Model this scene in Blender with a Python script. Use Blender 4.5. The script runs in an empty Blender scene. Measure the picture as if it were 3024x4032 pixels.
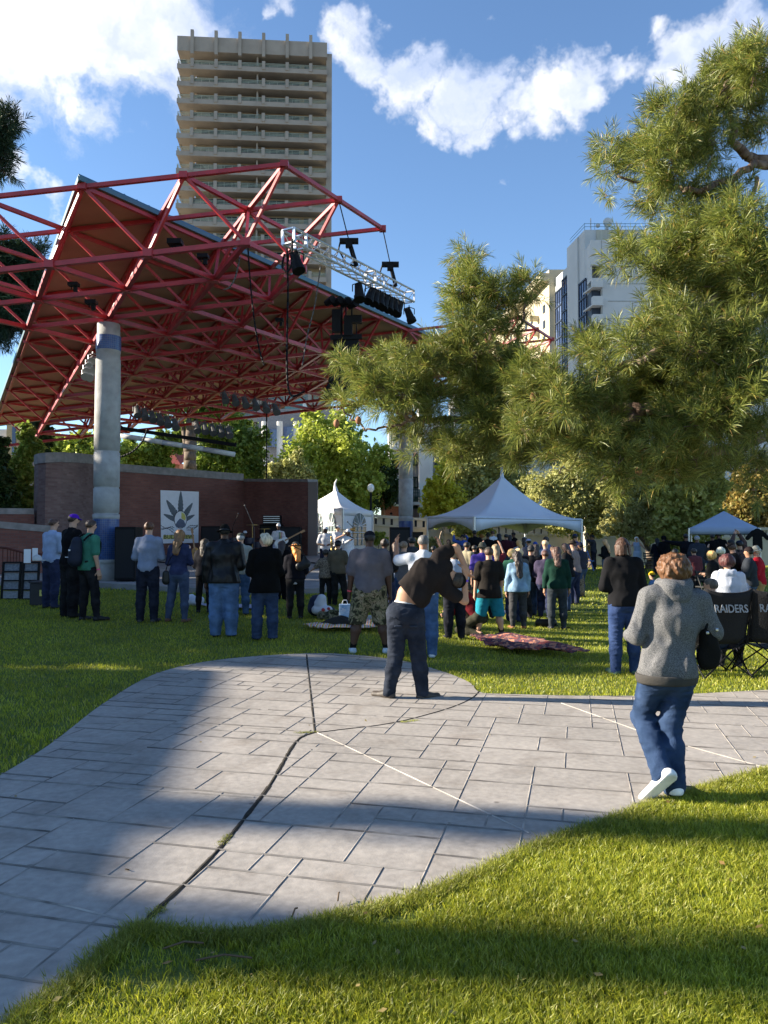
import bpy, math, random
import numpy as np
from mathutils import Vector, Matrix
R = math.radians
random.seed(7)
rng = np.random.default_rng(7)
scene = bpy.context.scene
# ---------------------------------------------------------------- camera
F = 3030.0
PITCH = math.atan((2130 - 2016) / F)
CAM = np.array([0, 0, 1.65])
cd = bpy.data.cameras.new('camera')
cam = bpy.data.objects.new('camera', cd)
scene.collection.objects.link(cam)
scene.camera = cam
cam.location = CAM
cam.rotation_euler = (math.pi / 2 + PITCH, 0, 0)
cd.sensor_fit = 'VERTICAL'
cd.sensor_height = 36
cd.lens = 36 * F / 4032
cd.clip_start = .05
cd.clip_end = 6000
scene.render.resolution_x = 768
scene.render.resolution_y = 1024
# ---------------------------------------------------------------- light
SUN_EL, SUN_AZ = R(21.5), R(6)
S = Vector((-math.cos(SUN_EL) * math.cos(SUN_AZ), math.cos(SUN_EL) * math.sin(SUN_AZ), math.sin(SUN_EL)))
sd = bpy.data.lights.new('sun', 'SUN')
sun = bpy.data.objects.new('sun', sd)
scene.collection.objects.link(sun)
sun.rotation_euler = S.to_track_quat('Z', 'Y').to_euler()
sd.energy = 5.0
sd.angle = R(.5)
sd.color = (1, .9, .74)
scene.view_settings.view_transform = 'Standard'
scene.view_settings.look = 'None'
scene.view_settings.gamma = 1
scene.view_settings.exposure = 1.72
world = bpy.data.worlds.new('World')
scene.world = world
world.use_nodes = True


def pix(px, py):
    u = (px - 1512) / F
    v = (2016 - py) / F
    return np.array([u, math.cos(PITCH) - v * math.sin(PITCH), math.sin(PITCH) + v * math.cos(PITCH)])


def at(px, py, Y):
    d = pix(px, py)
    return CAM + d * (Y / d[1])


def build_world():
    nt = world.node_tree
    N = nt.nodes
    L = nt.links
    N.clear()
    out = N.new('ShaderNodeOutputWorld')
    bg = N.new('ShaderNodeBackground')
    sky = N.new('ShaderNodeTexSky')
    sky.sky_type = 'NISHITA'
    sky.sun_disc = False
    sky.sun_elevation = SUN_EL
    sky.sun_rotation = math.atan2(S.x, S.y)
    sky.altitude = 1300
    sky.air_density = 1.15
    sky.dust_density = .35
    sky.ozone_density = 2.2
    tc = N.new('ShaderNodeTexCoord')
    # wispy displacement of the direction
    n0 = N.new('ShaderNodeTexNoise')
    n0.inputs['Scale'].default_value = 5.5
    n0.inputs['Detail'].default_value = 6
    n0.inputs['Roughness'].default_value = .6
    L.new(tc.outputs['Generated'], n0.inputs['Vector'])
    sub = N.new('ShaderNodeVectorMath'); sub.operation = 'SUBTRACT'
    L.new(n0.outputs['Color'], sub.inputs[0]); sub.inputs[1].default_value = (.5, .5, .5)
    sc = N.new('ShaderNodeVectorMath'); sc.operation = 'SCALE'
    L.new(sub.outputs[0], sc.inputs[0]); sc.inputs['Scale'].default_value = .26
    ad = N.new('ShaderNodeVectorMath'); ad.operation = 'ADD'
    L.new(tc.outputs['Generated'], ad.inputs[0]); L.new(sc.outputs[0], ad.inputs[1])
    blobs = [(120, -60, 420, 1), (520, -40, 420, 1), (330, 130, 190, .9), (560, 240, 160, .9), (640, 380, 130, .85), (90, 230, 150, .8),
             (30, 120, 170, .8), (330, 350, 90, .5), (1130, 20, 90, .6), (1500, 110, 150, .85), (1480, 40, 100, .8), (1690, 260, 190, 1), (1560, 320, 90, .5),
             (1850, 390, 160, 1), (1720, 480, 140, .9), (1900, 520, 120, .8), (2080, 440, 170, 1), (2200, 340, 200, 1), (2330, 260, 200, 1), (2480, 180, 180, 1),
             (2540, 60, 150, .8), (2110, 560, 150, .85), (2140, 650, 80, .35), (2760, 190, 190, 1), (2950, 90, 200, .95), (2900, 260, 160, .9), (2640, 270, 90, .5),
             (110, 770, 110, .75), (230, 860, 70, .55), (1690, 600, 70, .4), (1940, 840, 40, .4), (1380, 900, 60, .25), (2480, 470, 90, .3), (1930, 20, 60, .4), (-250, 400, 300, .9)]
    last = None
    for (px, py, r, a) in blobs:
        d = pix(px, py); d = d / np.linalg.norm(d)
        v = N.new('ShaderNodeVectorMath'); v.operation = 'DISTANCE'; r *= 1.02
        L.new(ad.outputs[0], v.inputs[0]); v.inputs[1].default_value = tuple(d)
        m = N.new('ShaderNodeMapRange'); m.interpolation_type = 'SMOOTHSTEP'
        L.new(v.outputs['Value'], m.inputs['Value'])
        m.inputs['From Min'].default_value = r / F * .25
        m.inputs['From Max'].default_value = r / F * 1.25
        m.inputs['To Min'].default_value = a
        m.inputs['To Max'].default_value = 0
        if last is None:
            last = m.outputs[0]
        else:
            mx = N.new('ShaderNodeMath'); mx.operation = 'MAXIMUM'
            L.new(last, mx.inputs[0]); L.new(m.outputs[0], mx.inputs[1]); last = mx.outputs[0]
    n1 = N.new('ShaderNodeTexNoise')
    n1.inputs['Scale'].default_value = 9
    n1.inputs['Detail'].default_value = 9
    n1.inputs['Roughness'].default_value = .62
    L.new(ad.outputs[0], n1.inputs['Vector'])
    mm = N.new('ShaderNodeMath'); mm.operation = 'MULTIPLY_ADD'
    L.new(n1.outputs['Fac'], mm.inputs[0]); mm.inputs[1].default_value = 1.3; mm.inputs[2].default_value = -.93
    sm = N.new('ShaderNodeMath'); sm.operation = 'ADD'
    L.new(last, sm.inputs[0]); L.new(mm.outputs[0], sm.inputs[1])
    cl = N.new('ShaderNodeMapRange'); cl.interpolation_type = 'SMOOTHSTEP'
    L.new(sm.outputs[0], cl.inputs['Value'])
    cl.inputs['From Min'].default_value = 0; cl.inputs['From Max'].default_value = .62
    cl.inputs['To Min'].default_value = 0; cl.inputs['To Max'].default_value = .96
    n2 = N.new('ShaderNodeTexNoise'); n2.inputs['Scale'].default_value = 7; n2.inputs['Detail'].default_value = 4
    L.new(ad.outputs[0], n2.inputs['Vector'])
    cr = N.new('ShaderNodeValToRGB')
    cr.color_ramp.elements[0].position = .38; cr.color_ramp.elements[0].color = (3.9, 4.5, 5.9, 1)
    cr.color_ramp.elements[1].position = .60; cr.color_ramp.elements[1].color = (7.6, 7.5, 7.5, 1)
    L.new(n2.outputs['Fac'], cr.inputs[0])
    gr = N.new('ShaderNodeMix'); gr.data_type = 'RGBA'; gr.blend_type = 'MULTIPLY'
    gr.inputs[0].default_value = 1
    L.new(sky.outputs[0], gr.inputs[6]); gr.inputs[7].default_value = (1.14, 1.28, 1.42, 1)
    mix = N.new('ShaderNodeMix'); mix.data_type = 'RGBA'
    L.new(cl.outputs[0], mix.inputs[0]); L.new(gr.outputs[2], mix.inputs[6]); L.new(cr.outputs[0], mix.inputs[7])
    L.new(mix.outputs[2], bg.inputs['Color'])
    bg.inputs['Strength'].default_value = .055
    L.new(bg.outputs[0], out.inputs[0])
    world.cycles.sampling_method = 'MANUAL'
    world.cycles.sample_map_resolution = 512


build_world()


# ---------------------------------------------------------------- terrain
def ss(a, b, x):
    t = np.clip((x - a) / (b - a), 0, 1)
    return t * t * (3 - 2 * t)


def ground(x, y):
    a = .5 * ss(8, 19, y) * (1 - ss(-2, 5, x))
    b = .5 * ss(19, 34, y) * (1 - ss(1, 7, x))
    c = .35 * ss(18, 34, y) * ss(0, 6, x)
    dip = -.12 * np.exp(-((x - 2) ** 2 + (y - 15) ** 2) / 14)
    return a + b + c + dip


def P(px, py):
    d = pix(px, py); d = d / d[1]
    Y = 1.0
    while Y < 80:
        p = CAM + d * Y
        if p[2] <= ground(p[0], p[1]): break
        Y *= 1.003
    p = CAM + d * Y
    p[2] = ground(p[0], p[1])
    return p


# ---------------------------------------------------------------- materials
MATS = {}


def nodes_of(m):
    m.use_nodes = True
    nt = m.node_tree
    return nt, nt.nodes, nt.links, nt.nodes['Principled BSDF']


def mk(name, col, rough=.8, var=.15, scale=6, bump=.0, bscale=60, metal=0, spec=.3, col2=None, detail=5, stretch=None):
    key = (name, tuple(col), rough)
    if key in MATS: return MATS[key]
    m = bpy.data.materials.new(name)
    nt, N, L, b = nodes_of(m)
    tc = N.new('ShaderNodeTexCoord')
    src = tc.outputs['Object']
    if stretch:
        mp = N.new('ShaderNodeMapping'); mp.inputs['Scale'].default_value = stretch
        L.new(src, mp.inputs[0]); src = mp.outputs[0]
    n = N.new('ShaderNodeTexNoise'); n.inputs['Scale'].default_value = scale; n.inputs['Detail'].default_value = detail
    L.new(src, n.inputs['Vector'])
    r = N.new('ShaderNodeValToRGB')
    c2 = col2 if col2 else tuple(min(1, c * (1 + var)) for c in col)
    c1 = tuple(c * (1 - var) for c in col) if not col2 else col
    r.color_ramp.elements[0].position = .32; r.color_ramp.elements[0].color = (*c1, 1)
    r.color_ramp.elements[1].position = .68; r.color_ramp.elements[1].color = (*c2, 1)
    L.new(n.outputs['Fac'], r.inputs[0]); L.new(r.outputs[0], b.inputs['Base Color'])
    b.inputs['Roughness'].default_value = rough
    b.inputs['Metallic'].default_value = metal
    b.inputs['Specular IOR Level'].default_value = spec
    if bump:
        n2 = N.new('ShaderNodeTexNoise'); n2.inputs['Scale'].default_value = bscale; n2.inputs['Detail'].default_value = 4
        L.new(src, n2.inputs['Vector'])
        bp = N.new('ShaderNodeBump'); bp.inputs['Strength'].default_value = bump; bp.inputs['Distance'].default_value = .02
        L.new(n2.outputs['Fac'], bp.inputs['Height']); L.new(bp.outputs[0], b.inputs['Normal'])
    MATS[key] = m
    return m


def leafmat(name, c1, c2, trans=.35, c3=None):
    m = bpy.data.materials.new(name)
    nt, N, L, b = nodes_of(m)
    N.remove(b)
    out = N['Material Output']
    g = N.new('ShaderNodeNewGeometry')
    r = N.new('ShaderNodeValToRGB')
    r.color_ramp.elements[0].color = (*c1, 1); r.color_ramp.elements[1].color = (*c2, 1)
    if c3:
        e = r.color_ramp.elements.new(.93); e.color = (*c2, 1)
        r.color_ramp.elements[2].color = (*c3, 1)
    L.new(g.outputs['Random Per Island'], r.inputs[0])
    n = N.new('ShaderNodeTexNoise'); n.inputs['Scale'].default_value = 1.1; n.inputs['Detail'].default_value = 3
    tc = N.new('ShaderNodeTexCoord'); L.new(tc.outputs['Object'], n.inputs['Vector'])
    mr = N.new('ShaderNodeMapRange'); mr.inputs['From Min'].default_value = .3; mr.inputs['From Max'].default_value = .7
    mr.inputs['To Min'].default_value = .75; mr.inputs['To Max'].default_value = 1.2
    L.new(n.outputs['Fac'], mr.inputs[0])
    mu = N.new('ShaderNodeVectorMath'); mu.operation = 'SCALE'
    L.new(r.outputs[0], mu.inputs[0]); L.new(mr.outputs[0], mu.inputs['Scale'])
    d = N.new('ShaderNodeBsdfDiffuse'); t = N.new('ShaderNodeBsdfTranslucent'); gl = N.new('ShaderNodeBsdfGlossy')
    gl.inputs['Roughness'].default_value = .45; gl.inputs['Color'].default_value = (.5, .5, .45, 1)
    L.new(mu.outputs[0], d.inputs[0]); L.new(mu.outputs[0], t.inputs[0])
    mx = N.new('ShaderNodeMixShader'); mx.inputs[0].default_value = trans
    L.new(d.outputs[0], mx.inputs[1]); L.new(t.outputs[0], mx.inputs[2])
    m2 = N.new('ShaderNodeMixShader'); m2.inputs[0].default_value = .06
    L.new(mx.outputs[0], m2.inputs[1]); L.new(gl.outputs[0], m2.inputs[2])
    L.new(m2.outputs[0], out.inputs[0])
    return m


# ---------------------------------------------------------------- objects
def link(o, parent=None):
    scene.collection.objects.link(o)
    if parent: o.parent = parent
    return o


def thing(name, label, cat, loc=(0, 0, 0), rz=0, group=None):
    o = bpy.data.objects.new(name, None)
    o.empty_display_size = .2
    link(o)
    o.location = tuple(loc); o.rotation_euler = (0, 0, rz)
    tag(o, label, cat, group)
    return o


def tag(o, label=None, cat=None, group=None, kind=None):
    if label: o['label'] = label
    if cat: o['category'] = cat
    if group: o['group'] = group
    if kind: o['kind'] = kind
    return o


def npmesh(name, v, f, mat, parent=None, smooth=False):
    """v (n,3), f (m,k) all the same k"""
    v = np.asarray(v, dtype=np.float32); f = np.asarray(f, dtype=np.int32)
    me = bpy.data.meshes.new(name)
    me.vertices.add(len(v)); me.vertices.foreach_set('co', v.ravel())
    k = f.shape[1]
    me.loops.add(f.size); me.loops.foreach_set('vertex_index', f.ravel())
    me.polygons.add(len(f))
    me.polygons.foreach_set('loop_start', np.arange(len(f), dtype=np.int32) * k)
    try:
        me.polygons.foreach_set('loop_total', np.full(len(f), k, dtype=np.int32))
    except Exception:
        pass
    me.polygons.foreach_set('use_smooth', np.full(len(f), bool(smooth)))
    me.update(calc_edges=True)
    if mat: me.materials.append(mat)
    return link(bpy.data.objects.new(name, me), parent)


class MB:
    def __init__(s): s.v = []; s.f = []; s.sm = []

    def quad(s, pts):
        n = len(s.v); s.v += [tuple(map(float, p)) for p in pts]; s.f.append(tuple(range(n, n + len(pts)))); return s

    def box(s, c, size, rz=0, ax=None):
        c = np.array(c, float); h = np.array(size, float) / 2
        if ax is None:
            cs, sn = math.cos(rz), math.sin(rz)
            ax = np.array([[cs, sn, 0], [-sn, cs, 0], [0, 0, 1.]])
        n = len(s.v)
        for k in range(8):
            q = np.array([(1 if k & 1 else -1) * h[0], (1 if k & 2 else -1) * h[1], (1 if k & 4 else -1) * h[2]])
            s.v.append(tuple(c + q @ ax))
        for a in ((0, 2, 3, 1), (4, 5, 7, 6), (0, 1, 5, 4), (2, 6, 7, 3), (0, 4, 6, 2), (1, 3, 7, 5)): s.f.append(tuple(n + i for i in a))
        return s

    def beam(s, a, b, w, h=None, up=(0, 0, 1)):
        a = np.array(a, float); b = np.array(b, float); h = h or w
        d = b - a; l = np.linalg.norm(d)
        if l < 1e-6: return s
        d /= l
        x = np.cross(d, up)
        if np.linalg.norm(x) < 1e-3: x = np.cross(d, (1, 0, 0))
        x /= np.linalg.norm(x); z = np.cross(x, d)
        return s.box((a + b) / 2, (w, l, h), ax=np.array([x, d, z]))

    def tube(s, a, b, r, r2=None, n=8, cap=True):
        a = np.array(a, float); b = np.array(b, float); r2 = r if r2 is None else r2
        d = b - a; l = np.linalg.norm(d)
        if l < 1e-6: return s
        d /= l
        x = np.cross(d, (0, 0, 1) if abs(d[2]) < .95 else (1, 0, 0)); x /= np.linalg.norm(x); y = np.cross(d, x)
        i0 = len(s.v)
        for (c, rr) in ((a, r), (b, r2)):
            for k in range(n):
                t = 2 * math.pi * k / n
                s.v.append(tuple(c + rr * (math.cos(t) * x + math.sin(t) * y)))
        for k in range(n): s.f.append((i0 + k, i0 + n + k, i0 + n + (k + 1) % n, i0 + (k + 1) % n))
        if cap:
            s.f.append(tuple(i0 + k for k in range(n))); s.f.append(tuple(i0 + n + k for k in reversed(range(n))))
        return s

    def path(s, pts, r, n=6, r2=None):
        r2 = r if r2 is None else r2
        m = len(pts) - 1
        for i in range(m):
            ra = r + (r2 - r) * i / m; rb = r + (r2 - r) * (i + 1) / m
            s.tube(pts[i], pts[i + 1], ra, rb, n)
        return s

    def ball(s, c, r, n=8, sc=(1, 1, 1)):
        c = np.array(c, float); i0 = len(s.v)
        for j in range(n + 1):
            ph = math.pi * j / n
            for k in range(2 * n):
                t = math.pi * k / n
                s.v.append((c[0] + r * sc[0] * math.sin(ph) * math.cos(t), c[1] + r * sc[1] * math.sin(ph) * math.sin(t), c[2] + r * sc[2] * math.cos(ph)))
        for j in range(n):
            for k in range(2 * n):
                a = i0 + j * 2 * n + k; b = i0 + j * 2 * n + (k + 1) % (2 * n)
                s.f.append((a, a + 2 * n, b + 2 * n, b))
        return s

    def lathe(s, prof, c=(0, 0, 0), n=24):
        i0 = len(s.v)
        for (r, z) in prof:
            for k in range(n):
                t = 2 * math.pi * k / n
                s.v.append((c[0] + r * math.cos(t), c[1] + r * math.sin(t), c[2] + z))
        for j in range(len(prof) - 1):
            for k in range(n):
                a = i0 + j * n + k; b = i0 + j * n + (k + 1) % n
                s.f.append((a, b, b + n, a + n))
        return s

    def prism(s, poly, z0, z1):
        n = len(poly); i0 = len(s.v)
        s.v += [(p[0], p[1], z0) for p in poly] + [(p[0], p[1], z1) for p in poly]
        s.f.append(tuple(i0 + k for k in reversed(range(n)))); s.f.append(tuple(i0 + n + k for k in range(n)))
        for k in range(n): s.f.append((i0 + k, i0 + (k + 1) % n, i0 + n + (k + 1) % n, i0 + n + k))
        return s

    def extr(s, pts, vec):
        """closed 3-D outline extruded by vec"""
        n = len(pts); i0 = len(s.v); vec = np.array(vec, float)
        pts = [np.array(p, float) for p in pts]
        s.v += [tuple(p) for p in pts] + [tuple(p + vec) for p in pts]
        s.f.append(tuple(i0 + k for k in range(n))); s.f.append(tuple(i0 + n + k for k in reversed(range(n))))
        for k in range(n): s.f.append((i0 + k, i0 + n + k, i0 + n + (k + 1) % n, i0 + (k + 1) % n))
        return s

    def build(s, name, mat, parent=None, smooth=False, bevel=0):
        me = bpy.data.meshes.new(name)
        me.from_pydata(s.v, [], s.f)
        me.materials.append(mat)
        if smooth: me.polygons.foreach_set('use_smooth', [True] * len(me.polygons))
        o = link(bpy.data.objects.new(name, me), parent)
        if bevel:
            b = o.modifiers.new('b', 'BEVEL'); b.width = bevel; b.segments = 2; b.limit_method = 'ANGLE'
        return o


def text(name, body, size, mat, parent, loc, rot, depth=.004, extra=1.0):
    cu = bpy.data.curves.new(name, 'FONT')
    cu.body = body; cu.size = size; cu.extrude = depth; cu.align_x = 'CENTER'; cu.align_y = 'CENTER'
    cu.resolution_u = 3
    cu.offset = .012 * size if body == 'RAIDERS' else 0
    tmp = bpy.data.objects.new('tmp', cu)
    scene.collection.objects.link(tmp)
    dg = bpy.context.evaluated_depsgraph_get(); dg.update()
    me = bpy.data.meshes.new_from_object(tmp.evaluated_get(dg))
    bpy.data.objects.remove(tmp)
    me.materials.clear(); me.materials.append(mat)
    o = link(bpy.data.objects.new(name, me), parent)
    o.location = loc; o.rotation_euler = rot; o.scale = (extra, 1, 1)
    return o


# ---------------------------------------------------------------- implicit surfaces
_C = np.array([(0, 0, 0), (1, 0, 0), (0, 1, 0), (1, 1, 0), (0, 0, 1), (1, 0, 1), (0, 1, 1), (1, 1, 1)])
_E = [(0, 1), (2, 3), (4, 5), (6, 7), (0, 2), (1, 3), (4, 6), (5, 7), (0, 4), (1, 5), (2, 6), (3, 7)]


def surfnets(f, org, vox):
    s = f < 0
    c = np.zeros(tuple(n - 1 for n in f.shape), np.int8)
    for o in _C: c += s[o[0]:f.shape[0] - 1 + o[0], o[1]:f.shape[1] - 1 + o[1], o[2]:f.shape[2] - 1 + o[2]]
    act = (c > 0) & (c < 8)
    idx = np.argwhere(act)
    if len(idx) == 0: return None, None
    ids = -np.ones(act.shape, np.int32); ids[act] = np.arange(len(idx))
    V = np.stack([f[idx[:, 0] + o[0], idx[:, 1] + o[1], idx[:, 2] + o[2]] for o in _C], 1)
    acc = np.zeros((len(idx), 3)); cnt = np.zeros(len(idx))
    for a, b in _E:
        va, vb = V[:, a], V[:, b]
        m = (va < 0) != (vb < 0)
        t = np.where(m, va / np.where(m, va - vb, 1), 0)
        acc += m[:, None] * (_C[a] + t[:, None] * (_C[b] - _C[a])); cnt += m
    pos = (acc / cnt[:, None] + idx) * vox + org
    Q = []
    for ax in range(3):
        o1, o2 = [(1, 2), (2, 0), (0, 1)][ax]
        sl0 = [slice(None)] * 3; sl1 = [slice(None)] * 3
        sl0[ax] = slice(0, -1); sl1[ax] = slice(1, None)
        a = s[tuple(sl0)]; b = s[tuple(sl1)]
        e = np.argwhere(a != b)
        e = e[(e[:, o1] > 0) & (e[:, o2] > 0) & (e[:, o1] < act.shape[o1]) & (e[:, o2] < act.shape[o2])]
        if len(e) == 0: continue
        ins = a[e[:, 0], e[:, 1], e[:, 2]]
        d1 = np.zeros(3, int); d1[o1] = 1
        d2 = np.zeros(3, int); d2[o2] = 1
        q = [ids[tuple((e - x).T)] for x in (d1 + d2, d2, np.zeros(3, int), d1)]
        q = np.stack(q, 1)
        q[~ins] = q[~ins][:, ::-1]
        Q.append(q)
    return pos, np.concatenate(Q)


class Sdf:
    def __init__(s): s.p = []

    def cap(s, a, b, ra, rb=None, k=.03, sq=None):
        """tapered capsule; sq = list of (axis, factor) stretching the section"""
        s.p.append((np.array(a, float), np.array(b, float), float(ra), float(ra if rb is None else rb), k, sq)); return s

    def mesh(s, vox, cuts=(), noise=None):
        lo = np.full(3, 1e9); hi = -lo
        for a, b, ra, rb, k, sq in s.p:
            r = max(ra, rb) * max([1] + [q[1] for q in (sq or [])])
            lo = np.minimum(lo, np.minimum(a, b) - r - 3 * vox - .02); hi = np.maximum(hi, np.maximum(a, b) + r + 3 * vox + .02)
        n = np.ceil((hi - lo) / vox).astype(int) + 1
        f = np.full(n, .3, np.float32)
        gx = [lo[i] + vox * np.arange(n[i]) for i in range(3)]
        for a, b, ra, rb, k, sq in s.p:
            r = max(ra, rb) * max([1] + [q[1] for q in (sq or [])]) + k + 2.5 * vox
            l = np.minimum(a, b) - r; h = np.maximum(a, b) + r
            i0 = np.maximum(0, np.floor((l - lo) / vox).astype(int)); i1 = np.minimum(n, np.ceil((h - lo) / vox).astype(int) + 1)
            sl = tuple(slice(i0[i], i1[i]) for i in range(3))
            X, Y, Z = np.meshgrid(gx[0][sl[0]], gx[1][sl[1]], gx[2][sl[2]], indexing='ij')
            px, py, pz = X - a[0], Y - a[1], Z - a[2]
            d = b - a
            if sq:
                for axv, fac in sq:
                    axv = np.array(axv, float); axv /= np.linalg.norm(axv)
                    dp = (px * axv[0] + py * axv[1] + pz * axv[2]) * (1 / fac - 1)
                    px = px + axv[0] * dp; py = py + axv[1] * dp; pz = pz + axv[2] * dp
                    d = d + axv * (d @ axv) * (1 / fac - 1)
            dd = max(d @ d, 1e-9)
            t = np.clip((px * d[0] + py * d[1] + pz * d[2]) / dd, 0, 1)
            ds = np.sqrt((px - t * d[0]) ** 2 + (py - t * d[1]) ** 2 + (pz - t * d[2]) ** 2) - (ra + (rb - ra) * t)
            g = f[sl]
            if k > 0:
                hh = np.maximum(k - np.abs(g - ds), 0) / k
                f[sl] = np.minimum(g, ds) - hh * hh * k * .25
            else:
                f[sl] = np.minimum(g, ds)
        if noise or len(cuts):
            X, Y, Z = np.meshgrid(*gx, indexing='ij')
            if noise: f = f + noise(X, Y, Z).astype(np.float32)
            for pt, nr in cuts:
                nr = np.array(nr, float); nr /= np.linalg.norm(nr)
                f = np.maximum(f, (X - pt[0]) * nr[0] + (Y - pt[1]) * nr[1] + (Z - pt[2]) * nr[2])
        return surfnets(f, lo, vox)

    def build(s, name, vox, mat, parent=None, cuts=(), noise=None):
        v, q = s.mesh(vox, cuts, noise)
        if v is None: return None
        return npmesh(name, v, q, mat, parent, True)


def vnoise(seed, freq, amp, octv=2, sq=(1, 1, 1)):
    r = np.random.default_rng(seed); G = r.random((32, 32, 32)).astype(np.float32) * 2 - 1

    def one(X, Y, Z, f):
        a = X * f * sq[0] + 100.3; b = Y * f * sq[1] + 57.7; c = Z * f * sq[2] + 31.1
        i, j, k = np.floor(a).astype(int), np.floor(b).astype(int), np.floor(c).astype(int)
        u, v, w = a - i, b - j, c - k
        u, v, w = (t * t * (3 - 2 * t) for t in (u, v, w))
        q = 0
        for di in (0, 1):
            for dj in (0, 1):
                for dk in (0, 1):
                    q = q + G[(i + di) % 32, (j + dj) % 32, (k + dk) % 32] * (u if di else 1 - u) * (v if dj else 1 - v) * (w if dk else 1 - w)
        return q
    return lambda X, Y, Z: amp * sum(one(X, Y, Z, freq * 2 ** o) / 1.8 ** o for o in range(octv))


def folds(amp, seed=0, freq=22, vert=.45):
    r = np.random.default_rng(seed)
    D = []
    for i in range(5):
        w = r.normal(size=3); w[2] *= (1 + vert * 2) if i % 2 else vert
        w = w / np.linalg.norm(w) * freq * (.6 + .9 * r.random())
        D.append((w, r.random() * 6.28))

    def fn(X, Y, Z):
        q = 0
        for w, p in D: q = q + np.sin(X * w[0] + Y * w[1] + Z * w[2] + p + .8 * np.sin(X * 9 + Z * 7 + p))
        return amp * q / 2.2
    return fn


# ================================================================ SETTING: ground
def poly_in(poly, X, Y):
    c = np.zeros(len(X), bool)
    n = len(poly)
    for i in range(n):
        x1, y1 = poly[i]; x2, y2 = poly[(i + 1) % n]
        m = ((y1 > Y) != (y2 > Y)) & (X < (x2 - x1) * (Y - y1) / ((y2 - y1) if y2 != y1 else 1e-9) + x1)
        c ^= m
    return c


def smooth_pts(pts, k=5):
    """Catmull-Rom through the points"""
    pts = [np.array(p, float) for p in pts]
    out = []
    for i in range(len(pts) - 1):
        p0 = pts[max(i - 1, 0)]; p1 = pts[i]; p2 = pts[i + 1]; p3 = pts[min(i + 2, len(pts) - 1)]
        for j in range(k):
            t = j / k
            out.append(.5 * ((2 * p1) + (-p0 + p2) * t + (2 * p0 - 5 * p1 + 4 * p2 - p3) * t * t + (-p0 + 3 * p1 - 3 * p2 + p3) * t ** 3))
    out.append(pts[-1])
    return out


g2 = lambda l: [P(*p)[:2] for p in l]
up_edge = g2([(0, 3060), (200, 2935), (400, 2780), (560, 2682), (700, 2632), (900, 2597), (1200, 2578), (1400, 2583), (1600, 2610), (1750, 2650), (1850, 2692), (1886, 2728),
              (1990, 2738), (2500, 2744), (3024, 2722)])
lo_edge = g2([(3024, 3030), (2800, 3095), (2600, 3160), (2400, 3232), (2150, 3318), (1900, 3430), (1650, 3530), (1400, 3600), (1200, 3650), (1000, 3680), (800, 3682), (560, 3655)])
lo_edge2 = g2([(560, 3655), (430, 3750), (250, 3905), (60, 4032)])
up_edge = [np.array((-6.5, 1.0)), np.array((-3.6, 3.6))] + smooth_pts(up_edge) + [np.array((6.5, 8.7)), np.array((13, 8.2))]
lo_edge = [np.array((13, 6.3)), np.array((6, 5.7))] + smooth_pts(lo_edge) + smooth_pts(lo_edge2)[1:] + [np.array((-1.35, 2.2)), np.array((-3.2, .2)), np.array((-6, -2)), np.array((-9, -2))]
PATH = up_edge + lo_edge


def grid_sheet(name, xs, ys, mat, dz=0):
    X, Y = np.meshgrid(xs, ys, indexing='ij')
    Z = ground(X, Y) + dz
    v = np.stack([X, Y, Z], -1).reshape(-1, 3)
    nx, ny = len(xs), len(ys)
    i, j = np.meshgrid(np.arange(nx - 1), np.arange(ny - 1), indexing='ij')
    a = (i * ny + j).ravel()
    f = np.stack([a, a + ny, a + ny + 1, a + 1], 1)
    return npmesh(name, v, f, mat, None, True)


M_soil = mk('turf soil', (.07, .10, .018), .95, scale=3, bump=.6, bscale=90, col2=(.13, .16, .03))
tag(grid_sheet('lawn', np.arange(-48, 48, 1.0), np.arange(-12, 56, .5), M_soil), kind='structure')
tag(grid_sheet('ground', np.array([-3000, -800, -250, -100, -50, 0, 50, 100, 250, 800, 3000.]), np.array([-3000, -500, -60, 0, 60, 100, 200, 500, 3000.]), mk('city ground', (.20, .19, .18), .9, scale=.05, col2=(.28, .27, .25)), -.62), kind='structure')


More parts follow.
